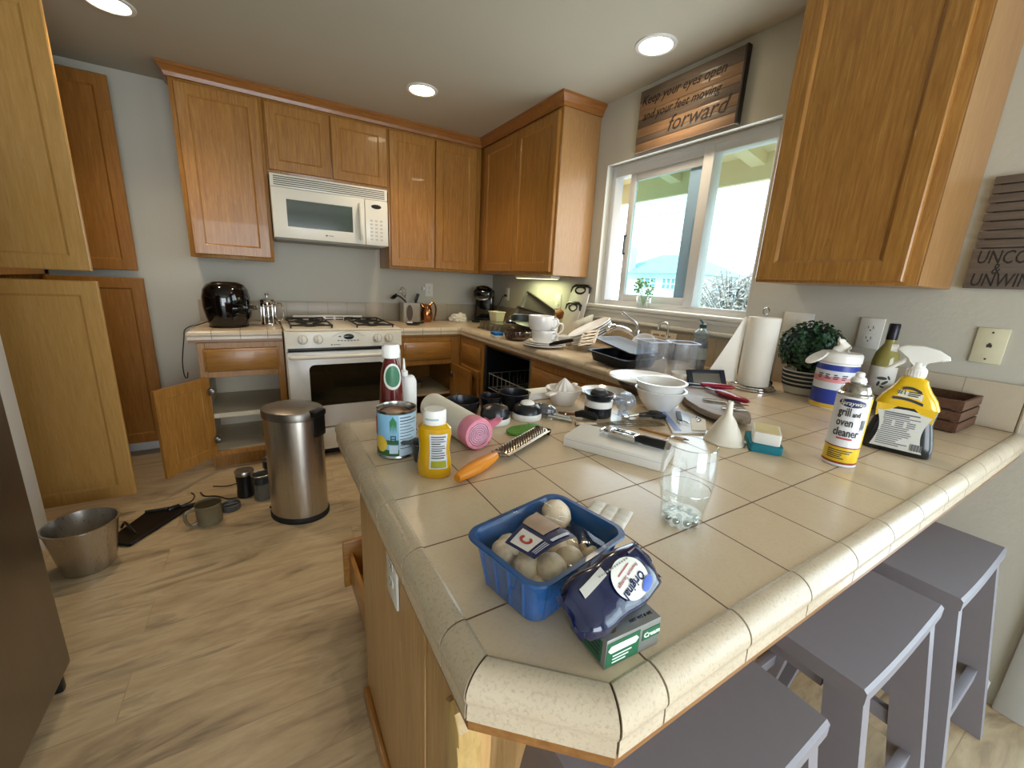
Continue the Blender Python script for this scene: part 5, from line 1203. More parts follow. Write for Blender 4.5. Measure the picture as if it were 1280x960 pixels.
b = MB(); b.prism(rrect(-.07, .07, -.03, .03, .006), 0, .022, 'z', .003); o = tag(b.build('plastic_block', WHITE_P, loc=(-1.19, -2.575, CZ+.0025)), 'flat white plastic piece behind the juicer at the counter far edge', 'box'); 
# juicer
JU = M('juicer_plastic', '#e4ddd6', .3, var=.03)
c = thing('citrus_juicer', 'white plastic citrus juicer with a ribbed cone and side handle', 'juicer', (-1.155, -2.665, CZ), radians(200))
b = MB(); b.lathe([(0, 0), (.034, 0), (.038, .004), (.055, .038), (.059, .05), (.06, .053), (.057, .053), (.05, .04), (.034, .03), (0, .03)], n=44); b.build('bowl', JU, c)
b = MB(); V = []; N = 72; R = []
for k in range(13):
    t = k/12; z = .03+.056*t; r0 = .037*(1-t**1.9)+.0005
    R.append([(r0*(1+.10*cos(12*a)*(1-t*.5))*cos(a), r0*(1+.10*cos(12*a)*(1-t*.5))*sin(a), z) for a in [2*pi*q/N for q in range(N)]])
b.rings(R); b.build('reamer', JU, c)
b = MB(); b.box(.056, .098, -.012, .012, .042, .05, .004); b.build('handle', JU, c); b = MB(); b.box(-.074, -.056, -.01, .01, .046, .058, .004); b.build('spout', JU, c)
# spice jar with black dome
c = thing('jar', 'squat black jar with a white band and dark dome lid, by the juicer', 'jar', (-1.133, -2.806, CZ))
b = MB(); b.lathe([(0, 0), (.039, 0), (.041, .003), (.0405, .03), (0, .03)], n=40); b.build('base', DKB, c)
b = MB(); b.lathe([(.0405, .03), (.0415, .031), (.042, .05), (0, .05)], n=40); b.build('white_band', WHITE_P, c)
b = MB(); b.lathe([(.036, .05), (.045, .068), (.046, .07), (.043, .07), (.03, .062), (0, .06)], n=40); b.build('dish', DKB, c)
b = MB(); b.lathe([(.027, .062), (.026, .072), (.018, .08), (0, .083)], n=28)
for k in range(16): a = 2*pi*k/16; b.tube([(.026*cos(a), .026*sin(a), .066), (.015*cos(a), .015*sin(a), .081)], .0015, 5)
b.build('dome', M('dome_dark', '#2c2b2c', .5, bump=.2), c)
# clear bulb-shaped chopper cup
c = thing('plastic_cup', 'clear bulb-shaped plastic cup tipped beside the black jar', 'cup', (0,0,0))
c.matrix_world = Matrix.Translation((-1.075, -2.852, CZ+.0155)) @ Matrix.Rotation(radians(10), 4, 'Y')
b = MB(); b.lathe([(.014, -.013), (.014, .004), (.022, .012), (.031, .028), (.031, .042), (.022, .056), (.008, .063), (0, .064)], n=36); b.lathe([(.013, -.013), (.013, .004), (.021, .0125), (.0298, .028), (.0298, .042), (.021, .055), (0, .0625)], n=36); b.build('globe', CLEAR_P, c)
b = MB(); b.tube(smoothpath([(0, 0, .0), (.008, 0, .02), (-.008, 0, .03), (.006, 0, .045)], 5), .0022, 6); b.build('wire', CHROME, c)
# peeler, corkscrew arm, tongs and other small gadgets
c = thing('can_opener', 'steel can opener with dark round knob lying by the juicer', 'can opener', (-1.275, -2.775, CZ), radians(-55))
b = MB(); b.lathe([(0, .012), (.026, .012), (.032, .018), (.030, .028), (.018, .036), (0, .038)], (-.03, 0, 0), 28, 1.15, .85); b.build('knob', M('grey_clear', '#55575a', .15, coat=.4), c)
b = MB(); b.tube([(-.04, -.008, .008), (.06, -.012, .005)], .0055, 8); b.tube([(-.04, .012, .008), (.045, .014, .005)], .004, 8); b.lathe([(0, 0), (.014, 0), (.014, .012), (0, .012)], (-.01, .0, 0), 18); b.build('arms', CHROME, c)
c = thing('peeler', 'metal peeler with a black grip standing between can opener and jar', 'peeler', (-1.205, -2.82, CZ), radians(-60))
b = MB(); b.tube([(-.02, 0, .012), (0, 0, .018), (.03, 0, .016), (.045, 0, .012)], [.009, .012, .012, .008], 10); b.build('grip', BLACK, c)
b = MB(); b.tube([(-.02, 0, .012), (-.05, .006, .006), (-.075, .006, .004)], .005, 8); b.tube([(-.05, -.012, .006), (-.05, .018, .006)], .003, 6); b.build('blade', M('rose_metal', '#b59078', .25, 1), c)
c = thing('tongs', 'black folded tongs lying between the glass globe and white bowls', 'tongs', (-1.005, -2.895, CZ), radians(-25))
b = MB()
for s in (-1, 1): b.tube(smoothpath([(-.035, s*.005, .010), (0, s*.010, .013), (.03, s*.013, .012), (.042, s*.007, .009)], 5), [.005]*6+[.009]*5+[.008]*5, 10)
b.build('grips', BLACK, c)
b = MB(); b.tube([(-.07, 0, .006), (-.035, 0, .012)], .005, 8); b.box(-.085, -.065, -.01, .01, .001, .01, .002); b.build('hinge', CHROME, c)
c = thing('whisk', 'flat wire whisk lying behind the white box', 'whisk', (-1.115, -2.92, CZ), radians(-22))
b = MB()
for k in range(6): b.tube(smoothpath([(-.10, 0, .007), (-.03, (k-2.5)*.006, .007+.002*(k % 2)), (.05, (k-2.5)*.010, .008), (.10, (k-2.5)*.006, .007)], 5), .0014, 5)
for x in (-.05, -.02, .01, .04, .07): b.tube([(x, -.022, .009), (x, .022, .009)], .0012, 5)
b.build('wires', M('dull_steel', '#8b8271', .35, 1), c)
b = MB(); b.tube([(-.16, 0, .007), (-.10, 0, .007)], .006, 8); b.build('handle', M('dull_steel', '#8b8271'), c)
# plates behind
tag(plate(MB(), .085, 0).build('plate', CERAMIC, loc=(-.965, -2.655, CZ+.001)), 'small white plate behind the black jar', 'plate', 'plates on the peninsula')
tag(MB().lathe([(0, 0), (.07, 0), (.085, .012), (.10, .035), (.094, .036), (.08, .016), (0, .008)], n=44).build('serving_dish', M('brown_dish', '#6d5644', .6, var=.2), loc=(-.77, -2.665, CZ+.001)), 'shallow brown dish under the blue-shining plate behind the white bowls', 'dish')
tag(plate(MB(), .125, 0, .022).build('plate', CERAMIC, loc=(-.785, -2.665, CZ+.0375)), 'large white plate lying on a brown dish, catching blue window light', 'plate', 'plates on the peninsula')
# two nested bowls
def bowl(mb, r, h, r0): return mb.lathe([(0, .001), (r0*.9, 0), (r0, .004), (r0*1.05, .008), (r*.86, h*.55), (r*.97, h-.006), (r*1.03, h-.002), (r*1.03, h), (r*.95, h), (r*.83, h*.55), (r0, .012), (0, .01)], n=48)
tag(bowl(MB(), .078, .07, .042).build('bowl', CERAMIC, loc=(-.9, -2.84, CZ)), 'white bowl on the counter, lower of the nested pair', 'bowl', 'nested white bowls')
tag(bowl(MB(), .0785, .07, .042).build('bowl', CERAMIC, loc=(-.902, -2.838, CZ+.0255)), 'white bowl sitting in the other, upper of the nested pair', 'bowl', 'nested white bowls')
tag(MB().lathe([(0, 0), (.036, 0), (.04, .004), (.047, .048), (.044, .048), (.037, .007), (0, .006)], n=36).build('ramekin', CERAMIC, loc=(-.50, -2.625, CZ)), 'small white ramekin behind the dark wooden board', 'ramekin')
# white box with corkscrew
c = thing('white_box', 'flat white cardboard box on the counter behind the water glass', 'box', (0,0,0))
uu = Vector((.099, -.196, 0)).normalized(); c.matrix_world = frame((-1.381, -2.957, CZ), uu, (-uu.y, uu.x, 0))
b = MB(); b.box(0, .235, 0, .115, .0003, .027, .0015); b.build('carton', M('white_card', '#dfdcd6', .45, var=.015), c)
b = MB(); b.box(.001, .234, -.0004, .0, .0195, .0202); b.build('lid_seam', M('card_seam', '#a9a49b', .8), c, smooth=0)
c = thing('corkscrew', 'chrome wine opener with a black handle lying on the white box', 'corkscrew', (0,0,0))
c.matrix_world = frame((-1.262, -3.035, CZ+.0275), (.35, -.93, 0), (.93, .35, 0))
b = MB(); b.box(-.03, .03, -.016, -.010, .001, .018, .002); b.box(-.03, .03, .010, .016, .001, .018, .002); b.box(-.034, -.026, -.017, .017, .001, .018, .002); b.box(.026, .034, -.017, .017, .001, .018, .002)
b.tube([(-.05, 0, .009), (-.03, 0, .009)], .005, 8); b.tube([(-.055, -.012, .009), (-.055, .012, .009)], .004, 8)
b.tube([(-.03+k*.0013, .004*cos(k*.7), .009+.004*sin(k*.7)) for k in range(44)], .0014, 5); b.build('frame', CHROME, c)
b = MB(); b.tube([(.034, 0, .010), (.05, 0, .012), (.10, 0, .012), (.11, 0, .011)], [.008, .0115, .011, .007], 12); b.build('handle', BLACK, c)
# drinking glass of water
c = thing('drinking_glass', 'tall clear glass half full of water in the middle of the counter', 'glass', (-1.398, -3.303, CZ))
b = MB(); pr = [(.031, 0), (.033, .004), (.036, .03), (.0415, .06), (.0435, .085), (.0425, .115), (.0395, .138)]
b.lathe([(0, 0)]+pr+[(.0385, .139), (.0378, .138)]+[(r-.0018, z) for r, z in pr[::-1][1:] if z > .02]+[(.032, .016), (0, .014)], n=56); b.build('glass', GLASS, c)
b = MB(); b.lathe([(.0372, .1368), (.0385, .1385), (.0397, .1372)], n=56); b.build('rim_edge', glass('glass_rim', '#ffffff', .45, .05), c)
b = MB(); b.lathe([(0, .0145), (.0315, .0165), (.034, .03), (.0392, .0585), (.0397, .0605), (0, .06)], n=48); b.build('water', glass('water', '#fafcfb', .02, .01, k=.12), c)
b = MB(); b.lathe([(.0388, .0603), (.0398, .061), (.0396, .0618), (.0386, .061)], n=48); b.build('water_line', bpy.data.materials['glass_rim'], c)
b = MB()
for k in range(9):
    a = 2*pi*k/9; b.sphere((.024*cos(a), .024*sin(a), .008), (.006, .006, .006), 10, 6)
b.build('base_dimple', glass('thick_glass', '#cfd6d2', .25, .02), c)
# quilted pad
c = thing('quilted_pad', 'small white quilted pad on the counter behind the mushroom tray', 'pad', (-1.502, -3.238, CZ), radians(-62))
b = MB(); b.grid(lambda u, v: (-.035+.07*u, -.03+.06*v, .004+.0035*abs(sin(u*pi*3)*sin(v*pi*3))**.4), 30, 26); b.box(-.035, .035, -.03, .03, .0003, .0035, .001); b.build('cloth', PAPER, c)
# cutting board with tools
c = thing('serving_board', 'grey-brown wooden board with rounded end lying near the wall', 'cutting board', (-.7, -2.9, CZ+.012))
bp = [(-.669, -2.745), (-.74, -2.80), (-.80, -2.87), (-.842, -2.94), (-.858, -3.0), (-.85, -3.045), (-.825, -3.072), (-.79, -3.078), (-.745, -3.05), (-.68, -2.985), (-.60, -2.92), (-.54, -2.865), (-.53, -2.82), (-.56, -2.775), (-.61, -2.745)]
b = MB(); b.prism(bp, CZ+.012, CZ+.031, 'z', .004); b.build('board', oak('weathered_wood', '#77685a', '#887868', '#978877', 'y', .55, 1.2), c, world=True, smooth=.5)
b = MB()
for x, y in ((-.78, -2.98), (-.62, -2.84), (-.70, -2.80)): b.lathe([(0, 0), (.009, 0), (.009, .012), (0, .012)], (x, y, CZ), 14)
b.build('foot', RUBBER, c, world=True)
def knife(label, p, q, z, m1, m2, nm='knife'):
    c = thing(nm, label, nm, (0,0,0), group='knives on the wooden board'); p, q = Vector(p), Vector(q); u = q-p; L = u.length; c.matrix_world = frame((p.x, p.y, z), (u.x, u.y, 0), (-u.y, u.x, 0))
    b = MB(); b.tube([(0, 0, .005), (.02, 0, .0055), (L*.5, 0, .005)], [.004, .0055, .0045], 8); b.build('handle', m1, c)
    b = MB(); b.prism([(L*.5, -.006), (L*.95, -.005), (L, .002), (L*.95, .006), (L*.5, .006)], .003, .0045); b.build('blade', m2, c)
knife('steel table knife lying across the middle of the wooden board', (-.765, -2.90), (-.68, -3.01), CZ+.0315, CHROME, CHROME)
knife('short steel knife nearest the funnel on the wooden board', (-.80, -2.99), (-.735, -3.035), CZ+.0315, CHROME, CHROME)
RED = M('red_handle', '#8e1230', .3, coat=.2)
def redtool(label, p, q, z, tilt):
    c = thing('silicone_spatula', label, 'spatula', (0,0,0), group='red utensils'); p, q = Vector(p), Vector(q); u = q-p; L = u.length; c.matrix_world = frame((p.x, p.y, z), (u.x, u.y, 0), (-u.y, u.x, 0))
    R = [[(L*t, w*cos(a), .011+h*sin(a)) for a in [2*pi*k/14 for k in range(14)]] for t, w, h in ((0, .003, .003), (.05, .012, .008), (.25, .018, .010), (.6, .017, .010), (.9, .012, .008), (1, .004, .003))]
    b = MB(); b.rings([r[::-1] for r in R]); b.build('grip', RED, c)
    b = MB(); b.box(-.05, .005, -.010, .010, .0095, .0125, .001); b.build('blade', M('tool_blade_dark', '#2b2b30', .3, .7), c)
redtool('red-handled tool lying at the back of the wooden board', (-.60, -2.775), (-.515, -2.86), CZ+.0315, 0)
redtool('red-handled tool in front, its tip reaching over the board edge', (-.63, -2.86), (-.665, -2.998), CZ+.0315, 0)
c = thing('mandoline', 'black framed slicer plate propped up behind the wooden board', 'slicer', (0,0,0))
c.matrix_world = frame((-.455, -2.715, CZ+.001), (.93, -.37, 0), (.18, .45, .87))
b = MB(); b.box(-.085, -.062, 0, .075, 0, .008, .002); b.box(.062, .085, 0, .075, 0, .008, .002); b.box(-.062, .062, 0, .014, 0, .008, .002); b.box(-.062, .062, .06, .075, 0, .008, .002); b.build('frame', M('navy_plastic', '#151a2a', .4), c)
b = MB(); b.box(-.062, .062, .014, .06, .002, .005); b.box(-.06, .06, .03, .033, .005, .0065); b.build('blade_plate', M('slicer_plate', '#7f7a70', .3, .8), c)
# papers and clips
c = thing('paper_packet', 'thin white and blue packet lying under the wooden board edge', 'packet', (-.93, -2.94, CZ), 0)
b = MB(); b.T = Matrix.Translation((-.93, -2.945, 0)); b.prism([(-.12, -.068), (-.04, -.112), (.075, -.03), (.09, .085), (.045, .112)], CZ+.0003, CZ+.005, 'z', .0008); b.build('packet', M('packet_white', '#d4d6dd', .35, var=.04), c, world=True)
b = MB(); b.prism([(-1.035, -3.01), (-1.02, -3.02), (-.90, -2.86), (-.915, -2.85)], CZ+.005, CZ+.0056); b.build('blue_strip', M('packet_blue', '#7f97cf', .4, var=.15), c, world=True, smooth=0)
c = thing('card', 'dark-edged white card with small metal clips on the packet', 'card', (-.90, -2.97, CZ+.006), 0)
b = MB(); b.prism([(-.99, -3.03), (-.955, -3.05), (-.865, -2.985), (-.90, -2.96)], CZ+.0062, CZ+.0078); b.build('card', PAPER, c, world=True, smooth=0)
b = MB(); b.prism([(-.955, -2.955), (-.945, -2.965), (-.875, -2.905), (-.885, -2.895)], CZ+.0058, CZ+.0095); b.build('dark_edge', M('dark_edge', '#2c2a2a', .5), c, world=True, smooth=0)
rnd = random.Random(8)
for k, (x, y, a, lab) in enumerate(((-.968, -2.972, 60, 'wire paper clip at the left end of the white card'), (-.955, -2.985, 75, 'second wire clip from the left on the white card'), (-.90, -2.988, 20, 'wire clip nearest the funnel on the white card'), (-.885, -2.972, 35, 'wire clip under the wooden board edge on the white card'))):
    b = MB(); b.tube(smoothpath([(-.014, -.003, 0), (.012, -.003, 0), (.015, 0, 0), (.012, .003, 0), (-.01, .003, 0), (-.012, .001, .001), (.008, .0, .001)], 4), .0011, 6)
    o = tag(b.build('paper_clip', CHROME), lab, 'clip', 'wire clips'); o.location = (x, y, CZ+.0092+.0012*(k == 1)); o.rotation_euler = (0, 0, radians(a))
c = thing('wooden_stick', 'short tan wooden stick lying between the white box and the packet', 'stick', (0,0,0)); c.matrix_world = frame((-1.085, -3.005, CZ), (.35, -.93, 0), (.93, .35, 0))
b = MB(); b.box(-.06, .06, -.006, .006, .0003, .007, .002); b.build('stick', OAK_X, c)
b = MB(); b.tube([(.06, 0, .004), (.072, 0, .004)], [.0035, .001], 8); b.build('tip', BLACK, c)
# funnel
c = thing('funnel', 'translucent white plastic funnel standing upside down beside the board', 'funnel', (-.968, -3.11, CZ))
FUN = M('milky_plastic', '#ded8ca', .35, var=.03)
b = MB(); b.lathe([(.0475, 0), (.049, .001), (.049, .004), (.046, .006), (.036, .03), (.020, .06), (.0095, .074), (.0065, .11), (.005, .11), (.008, .074), (.018, .06), (.034, .03), (.044, .004)], n=48); b.build('cone', FUN, c)
b = MB(); b.prism([(x+.052, y) for x, y in rrect(-.008, .016, -.009, .009, .006)], .001, .004); b.T = Matrix.Identity(4); o = b.build('tab', FUN, c); o.rotation_euler = (0, 0, radians(-40))
# sponges
c = thing('scrub_sponge', 'teal scrubbing sponge lying flat under the white sponge', 'sponge', (-.905, -3.175, CZ), radians(36))
b = MB(); b.prism(rrect(-.055, .055, -.036, .036, .008), .0003, .020, 'z', .003); b.build('sponge', M('teal_sponge', '#1f6f7d', .95, bump=.5, var=.12), c)
c = thing('eraser_sponge', 'worn white cleaning sponge stacked on the teal sponge', 'sponge', (-.903, -3.178, CZ+.0203), radians(30))
b = MB(); b.prism(rrect(-.045, .045, -.030, .030, .004), .0, .028, 'z', .003); b.build('sponge', M('white_foam', '#d9d6cf', .9, bump=.4), c)
b = MB(); b.prism(rrect(-.041, .041, -.026, .026, .006), .0281, .0288, 'z'); b.build('stained_top', M('foam_stain', '#cfc091', .95, var=.15, bump=.4), c)
# spray can
c = thing('spray_can', 'white and yellow aerosol can of grill and oven cleaner', 'spray can', (-.833, -3.314, CZ))
TH = math.degrees(math.atan2(-3.68+3.314, -1.98+.833)); r = .033
b = MB(); b.lathe([(0, .002), (.031, 0), (.0335, .002), (.0335, .005), (.033, .007), (.033, .166), (.0315, .168)], n=48); b.build('body', M('can_white', '#d9dade', .25, var=.02), c)
b = MB(); band(b, .0333, .012, .046); b.build('yellow_band', M('can_yellow', '#d8b51c', .3, var=.03), c)
b = MB(); band(b, .0334, .046, .049); band(b, .0334, .007, .012); b.build('red_band', M('can_dark_red', '#8c3423', .4), c)
b = MB(); patch(b, TH+66, TH+100, .0333, .046, .166, 8); b.build('yellow_stripe', M('can_yellow', '#d8b51c'), c)
b = MB(); b.lathe([(.033, .166), (.0335, .168), (.0335, .171), (.031, .173), (.029, .175), (.028, .182), (.024, .19), (.016, .194), (.0145, .197), (.0145, .2), (0, .2)], n=44); b.build('steel_dome', M('tin_metal', '#a9a69f'), c)
b = MB(); b.lathe([(.015, .198), (.0155, .2), (.013, .207), (.0085, .21), (.0085, .218), (.006, .22), (0, .22)], n=28); b.build('nozzle', WHITE_P, c)
b = MB(); disc_on(b, TH, .033, .152, .026, .0095, .0005, 36); b.build('blue_oval', M('spray_navy', '#252b62', .4), c)
b = MB(); b.text('Sprayway', .0135, facing(TH, .0346, .152), bend=.0346, bold=.0001, shear=.2, sx=.9); b.build('brand_lettering', M('label_white', '#dcdcd4'), c, smooth=0)
b = MB()
INK = M('ink_dark', '#34343c')
for body, z, s, x in (('grill', .130, .027, -.010), ('and', .127, .017, .012), ('oven', .106, .027, -.006), ('cleaner', .082, .027, .0)):
    b.text(body, s, facing(TH+math.degrees(x/r), .0336, z), bend=.0336, sx=.62, bold=.0003)
b.build('product_lettering', M('spray_ink', '#2a2a33', .5), c, smooth=0)
b = MB(); patch(b, TH-26, TH+26, .0334, .066, .0705, 10); b.build('red_strip', M('spray_red', '#b04a42', .5), c)
b = MB()
for j, z in enumerate((.039, .034, .029, .0245, .020)): patch(b, TH-44, TH+(38, 30, 6, 2, 14)[j], .0336, z-.0012, z+.0012, 12)
for j in range(6): patch(b, TH+42+j*3.2, TH+43.6+j*3.2, .0335, .09+.004*(j % 2), .116, 1)
b.build('small_print', INK, c, smooth=0)
# yellow spray bottle
c = thing('trigger_bottle', 'yellow and black trigger spray cleaner with a white nozzle', 'spray bottle', (-.588, -3.345, CZ))
TH = math.degrees(math.atan2(-3.68+3.345, -1.98+.588)); MU = Matrix.Rotation(radians(TH+90), 4, 'Z')
secs = [(.066, .030, 0), (.069, .032, .004), (.068, .032, .03), (.062, .031, .06), (.056, .030, .085), (.058, .030, .105), (.060, .029, .125), (.052, .028, .145), (.038, .026, .165), (.029, .023, .182), (.026, .020, .192), (.017, .016, .197), (.016, .015, .205)]
def tb(z):
    for (a0, b0, z0), (a1, b1, z1) in zip(secs, secs[1:]):
        if z0 <= z <= z1: t = (z-z0)/(z1-z0); return a0+(a1-a0)*t, b0+(b1-b0)*t
    return secs[-1][:2]
def ring_tb(a, d, z, n=44):
    P = []
    for k in range(n):
        t = 2*pi*k/n; cx, sx_ = cos(t), sin(t); P.append((a*abs(cx)**.55*(1 if cx > 0 else -1), d*abs(sx_)**.55*(1 if sx_ > 0 else -1), z))
    return P
def tb_mesh(z0, z1, grow=0):
    zs = sorted(set([z0, z1]+[s[2] for s in secs if z0 < s[2] < z1])); b = MB(); b.T = MU; b.rings([ring_tb(tb(z)[0]+grow, tb(z)[1]+grow, z) for z in zs]); return b
tb_mesh(0, .128).build('black_body', M('bottle_black', '#17191c', .25, coat=.3), c)
tb_mesh(.122, .205, .0006).build('yellow_shoulder', M('bottle_yellow', '#dfb50c', .2, coat=.4, var=.03), c)
b = MB(); b.T = MU
b.grid(lambda u, v: (.012+(tb(.09+.035*v)[0]*.93-.012)*u, -tb(.09+.035*v)[1]-.0008, .125-(.125-(.09+.035*v))*u*1.0), 10, 8); b.build('yellow_wing', M('bottle_yellow', '#dfb50c'), c)
b = MB(); b.T = MU; b.grid(lambda u, v: (-.012-(tb(.09+.035*v)[0]*.93-.012)*u, -tb(.09+.035*v)[1]-.0008, .125-(.125-(.09+.035*v))*u*1.0), 10, 8); b.build('yellow_wing', M('bottle_yellow', '#dfb50c'), c)
def lab_pt(u, v):
    z = .012+.104*v; w = .050-.012*sin(pi*v*.95)+.004*v; return (w*(2*u-1), -tb(z)[1]-.0012, z-.008*(4*(u-.5)**2)*v)
b = MB(); b.T = MU; b.grid(lab_pt, 14, 16); b.build('back_label', M('label_grey_white', '#cfd0cb', .5), c)
def onlab(b, x0, x1, z0, z1, d=.0018): return b.box(x0, x1, -tb((z0+z1)/2)[1]-d, -tb((z0+z1)/2)[1]-d+.0006, z0, z1)
b = MB(); b.T = MU
for k in range(17):
    z = .104-.0052*k; rr_ = random.Random(k); 
    if 4 <= k <= 6:
        for x in (-.034, -.012, .010): onlab(b, x, x+.016, z-.0012, z+.0012)
    else: onlab(b, -.036-.004*(k > 9), .02+rr_.uniform(-.012, .014)-(.012 if k > 11 else 0), z-.0011-(.0006 if k < 2 else 0), z+.0011+(.0006 if k < 2 else 0))
for k in range(9): onlab(b, .026+.0026*k, .0274+.0026*k+.0008*(k % 2), .017, .034)
b.build('small_print', M('print_grey', '#63656a', .6), c, smooth=0)
b = MB(); b.T = MU; b.grid(lambda u, v: (-.030+.058*u, -tb(.146)[1]-.0016-.0*v, .139+.007*v-.008*u+.004*sin(pi*u)), 8, 2); b.grid(lambda u, v: (-.016+.036*u, -tb(.165)[1]-.0016, .1655+.007*v-.006*u+.005*sin(pi*u)), 8, 2); b.build('black_swoosh', INK, c)
b = MB(); b.T = MU; b.grid(lambda u, v: (-.022+.046*u, -tb(.156)[1]-.0014, .149+.016*v-.006*u), 6, 2); b.build('badge', M('badge_white', '#d9d6c4', .5), c)
b = MB(); b.text('#1', .016, MU @ frame((-.014, -tb(.156)[1]-.0018, .159), (1,0,-.1), (0,0,1)), bold=.0001)
b.T = MU
for j in range(3): onlab(b, -.003, .022-.003*j, .1605-.0045*j, .163-.0045*j, .0022)
b.build('badge_print', INK, c, smooth=0)
b = MB(); b.T = MU; b.lathe([(.0185, .198), (.0195, .2), (.0195, .216), (.017, .22), (.013, .224), (.013, .235)], n=28)
for k in range(22): a = 2*pi*k/22; b.box(.0193*cos(a)-.0007, .0193*cos(a)+.0007, .0193*sin(a)-.0007, .0193*sin(a)+.0007, .201, .215)
b.build('collar', WHITE_P, c)
b = MB(); b.T = MU
hp = [(.012, .222), (.014, .240), (.040, .243), (.052, .247), (.050, .255), (.030, .268), (.0, .275), (-.030, .274), (-.044, .268), (-.046, .258), (-.034, .254), (-.018, .246), (-.013, .236), (-.012, .222)]
b.prism([(z, x) for x, z in hp][::-1], -.0115, .0115, 'y', .004); b.build('spray_head', WHITE_P, c, smooth=.6)
b = MB(); b.T = MU; b.tube([(-.020, 0, .25), (-.03, 0, .232), (-.046, 0, .216), (-.058, 0, .208)], [.007, .006, .005, .0035], 10); b.build('trigger', WHITE_P, c)
b = MB(); b.T = MU @ Matrix.Translation((-.046, 0, .263)) @ Matrix.Rotation(radians(90), 4, 'Y'); b.lathe([(0, -.012), (.009, -.012), (.010, 0), (.007, .002), (0, .002)], n=16); b.build('nozzle', WHITE_P, c)

# ------------------------------------------------------------------ mushrooms
TB = thing('mushroom_tray', 'blue plastic mushroom tray with torn cling film and a label, in front', 'food tray', (0,0,0))
TMX = Matrix.Translation((-1.6875, -3.312, CZ)) @ Matrix.Rotation(radians(11.3), 4, 'Z'); TB.matrix_world = TMX
TBLUE = M('tray_blue', '#17508c', .3, var=.06, coat=.2)
def tr(u, v, r, z): return [(x, y, z) for x, y in rrect(-u, u, -v, v, r, 6)]
b = MB(); b.rings([tr(.066, .046, .016, .001), tr(.07, .05, .018, .003), tr(.0795, .0605, .02, .062), tr(.083, .064, .022, .065), tr(.087, .068, .024, .065), tr(.088, .069, .024, .067), tr(.087, .068, .024, .069), tr(.081, .062, .021, .069), tr(.0775, .0585, .019, .063), tr(.0685, .0485, .017, .006), tr(.064, .044, .015, .004)])
b.build('tray', TBLUE, TB)
b = MB()
for s in (-1, 1):
    for k in range(6):
        x = -.055+.022*k; b.tube([(x*1.0, s*.0505, .006), (x*1.1, s*.0615, .062)], .0022, 6)
    for k in range(4): y = -.033+.022*k; b.tube([(s*.0705, y, .006), (s*.0805, y*1.15, .062)], .0022, 6)
b.build('ribs', TBLUE, TB)
rnd = random.Random(4)
def film(u, v):
    x = -.0895+.125*u; y = -.0695+.139*v; z = .0705+.003*noise.noise(Vector((u*5, v*5, 1)))+.0025*sin(u*9+v*5)*u+.012*u*u*sin(pi*v)*.6
    return (x, y, z)
b = MB(); b.grid(film, 26, 22)
b.grid(lambda u, v: (-.0895+.125*u, -.0700+.0125*(v)**1.2+.0015*noise.noise(Vector((u*8, v*6, 3))), .070-.064*v), 26, 12)
q_ = b; b.build('cling_film', CLEAR_FILM, TB); b = MB(); b.grid(lambda u, v: (-.0905+.014*v+.0012*noise.noise(Vector((u*8, v*6, 5))), -.068+.13*u, .070-.064*v), 20, 12)
b.build('cling_film', CLEAR_FILM, TB)
def sticker(u, v):
    P = [Vector((-.066, .010)), Vector((.004, .026)), Vector((.004, -.042)), Vector((-.060, -.034))]
    p = (P[0]*(1-u)+P[1]*u)*(1-v)+(P[3]*(1-u)+P[2]*u)*v; return (p.x, p.y, .0765+.004*sin(pi*u)+.006*u)
def st_part(u0, u1, v0, v1, d): return lambda u, v: (lambda q: (q[0], q[1], q[2]+d))(sticker(u0+(u1-u0)*u, v0+(v1-v0)*v))
q = MB().grid(sticker, 10, 8).build('label', M('label_navy', '#20264f', .25, coat=.4), TB)
MB().grid(st_part(.05, .42, .12, .72, .0008), 6, 6).build('white_panel', M('label_panel', '#d8d2cc', .4), q)
b = MB(); 
b.grid(lambda u, v: (lambda a, r: st_part(.05, .42, .12, .72, .0014)(.5+r*cos(a)*.8, .5+r*sin(a)))(pi*1.6*u+.5, .16+.14*v), 18, 2); b.build('red_mark', M('label_red', '#a8382d', .4), q)
b = MB(); b.grid(st_part(.52, 1.0, .0, .62, .0010), 6, 6); b.build('photo_panel', M('label_photo', '#a58a74', .35, var=.4, vs=45), q)
b = MB()
for k in range(3): b.grid(st_part(.08, .40, .80+.05*k, .82+.05*k, .0014), 4, 1)
b.grid(st_part(.50, .95, .82, .90, .0014), 6, 1); b.grid(st_part(.08, .30, .16, .20, .0016), 4, 1); b.build('print', M('label_print', '#c7c9d6', .5), q)
b = MB(); b.grid(lambda u, v: (.004+.03*u, -.02+.05*v+.01*u, .086+.008*sin(5*v+4*u)-.012*u*u), 10, 10); b.build('torn_film', CLEAR_FILM, TB)
t_ = NT('mushroom_skin'); v_ = t_.obj(); n1 = t_.noise(v_, 60, 4, .6); n2 = t_.noise(v_, 18, 2)
MSH = t_.bsdf(t_.mix(t_.math('MULTIPLY', t_.math('SUBTRACT', n1, .45, True), 2.0, True), t_.mix(n2, lin('#eddfc8'), lin('#dcc4a0')), lin('#94693f')), .5)
GILL = M('mushroom_gills', '#7d5d45', .8, var=.2)
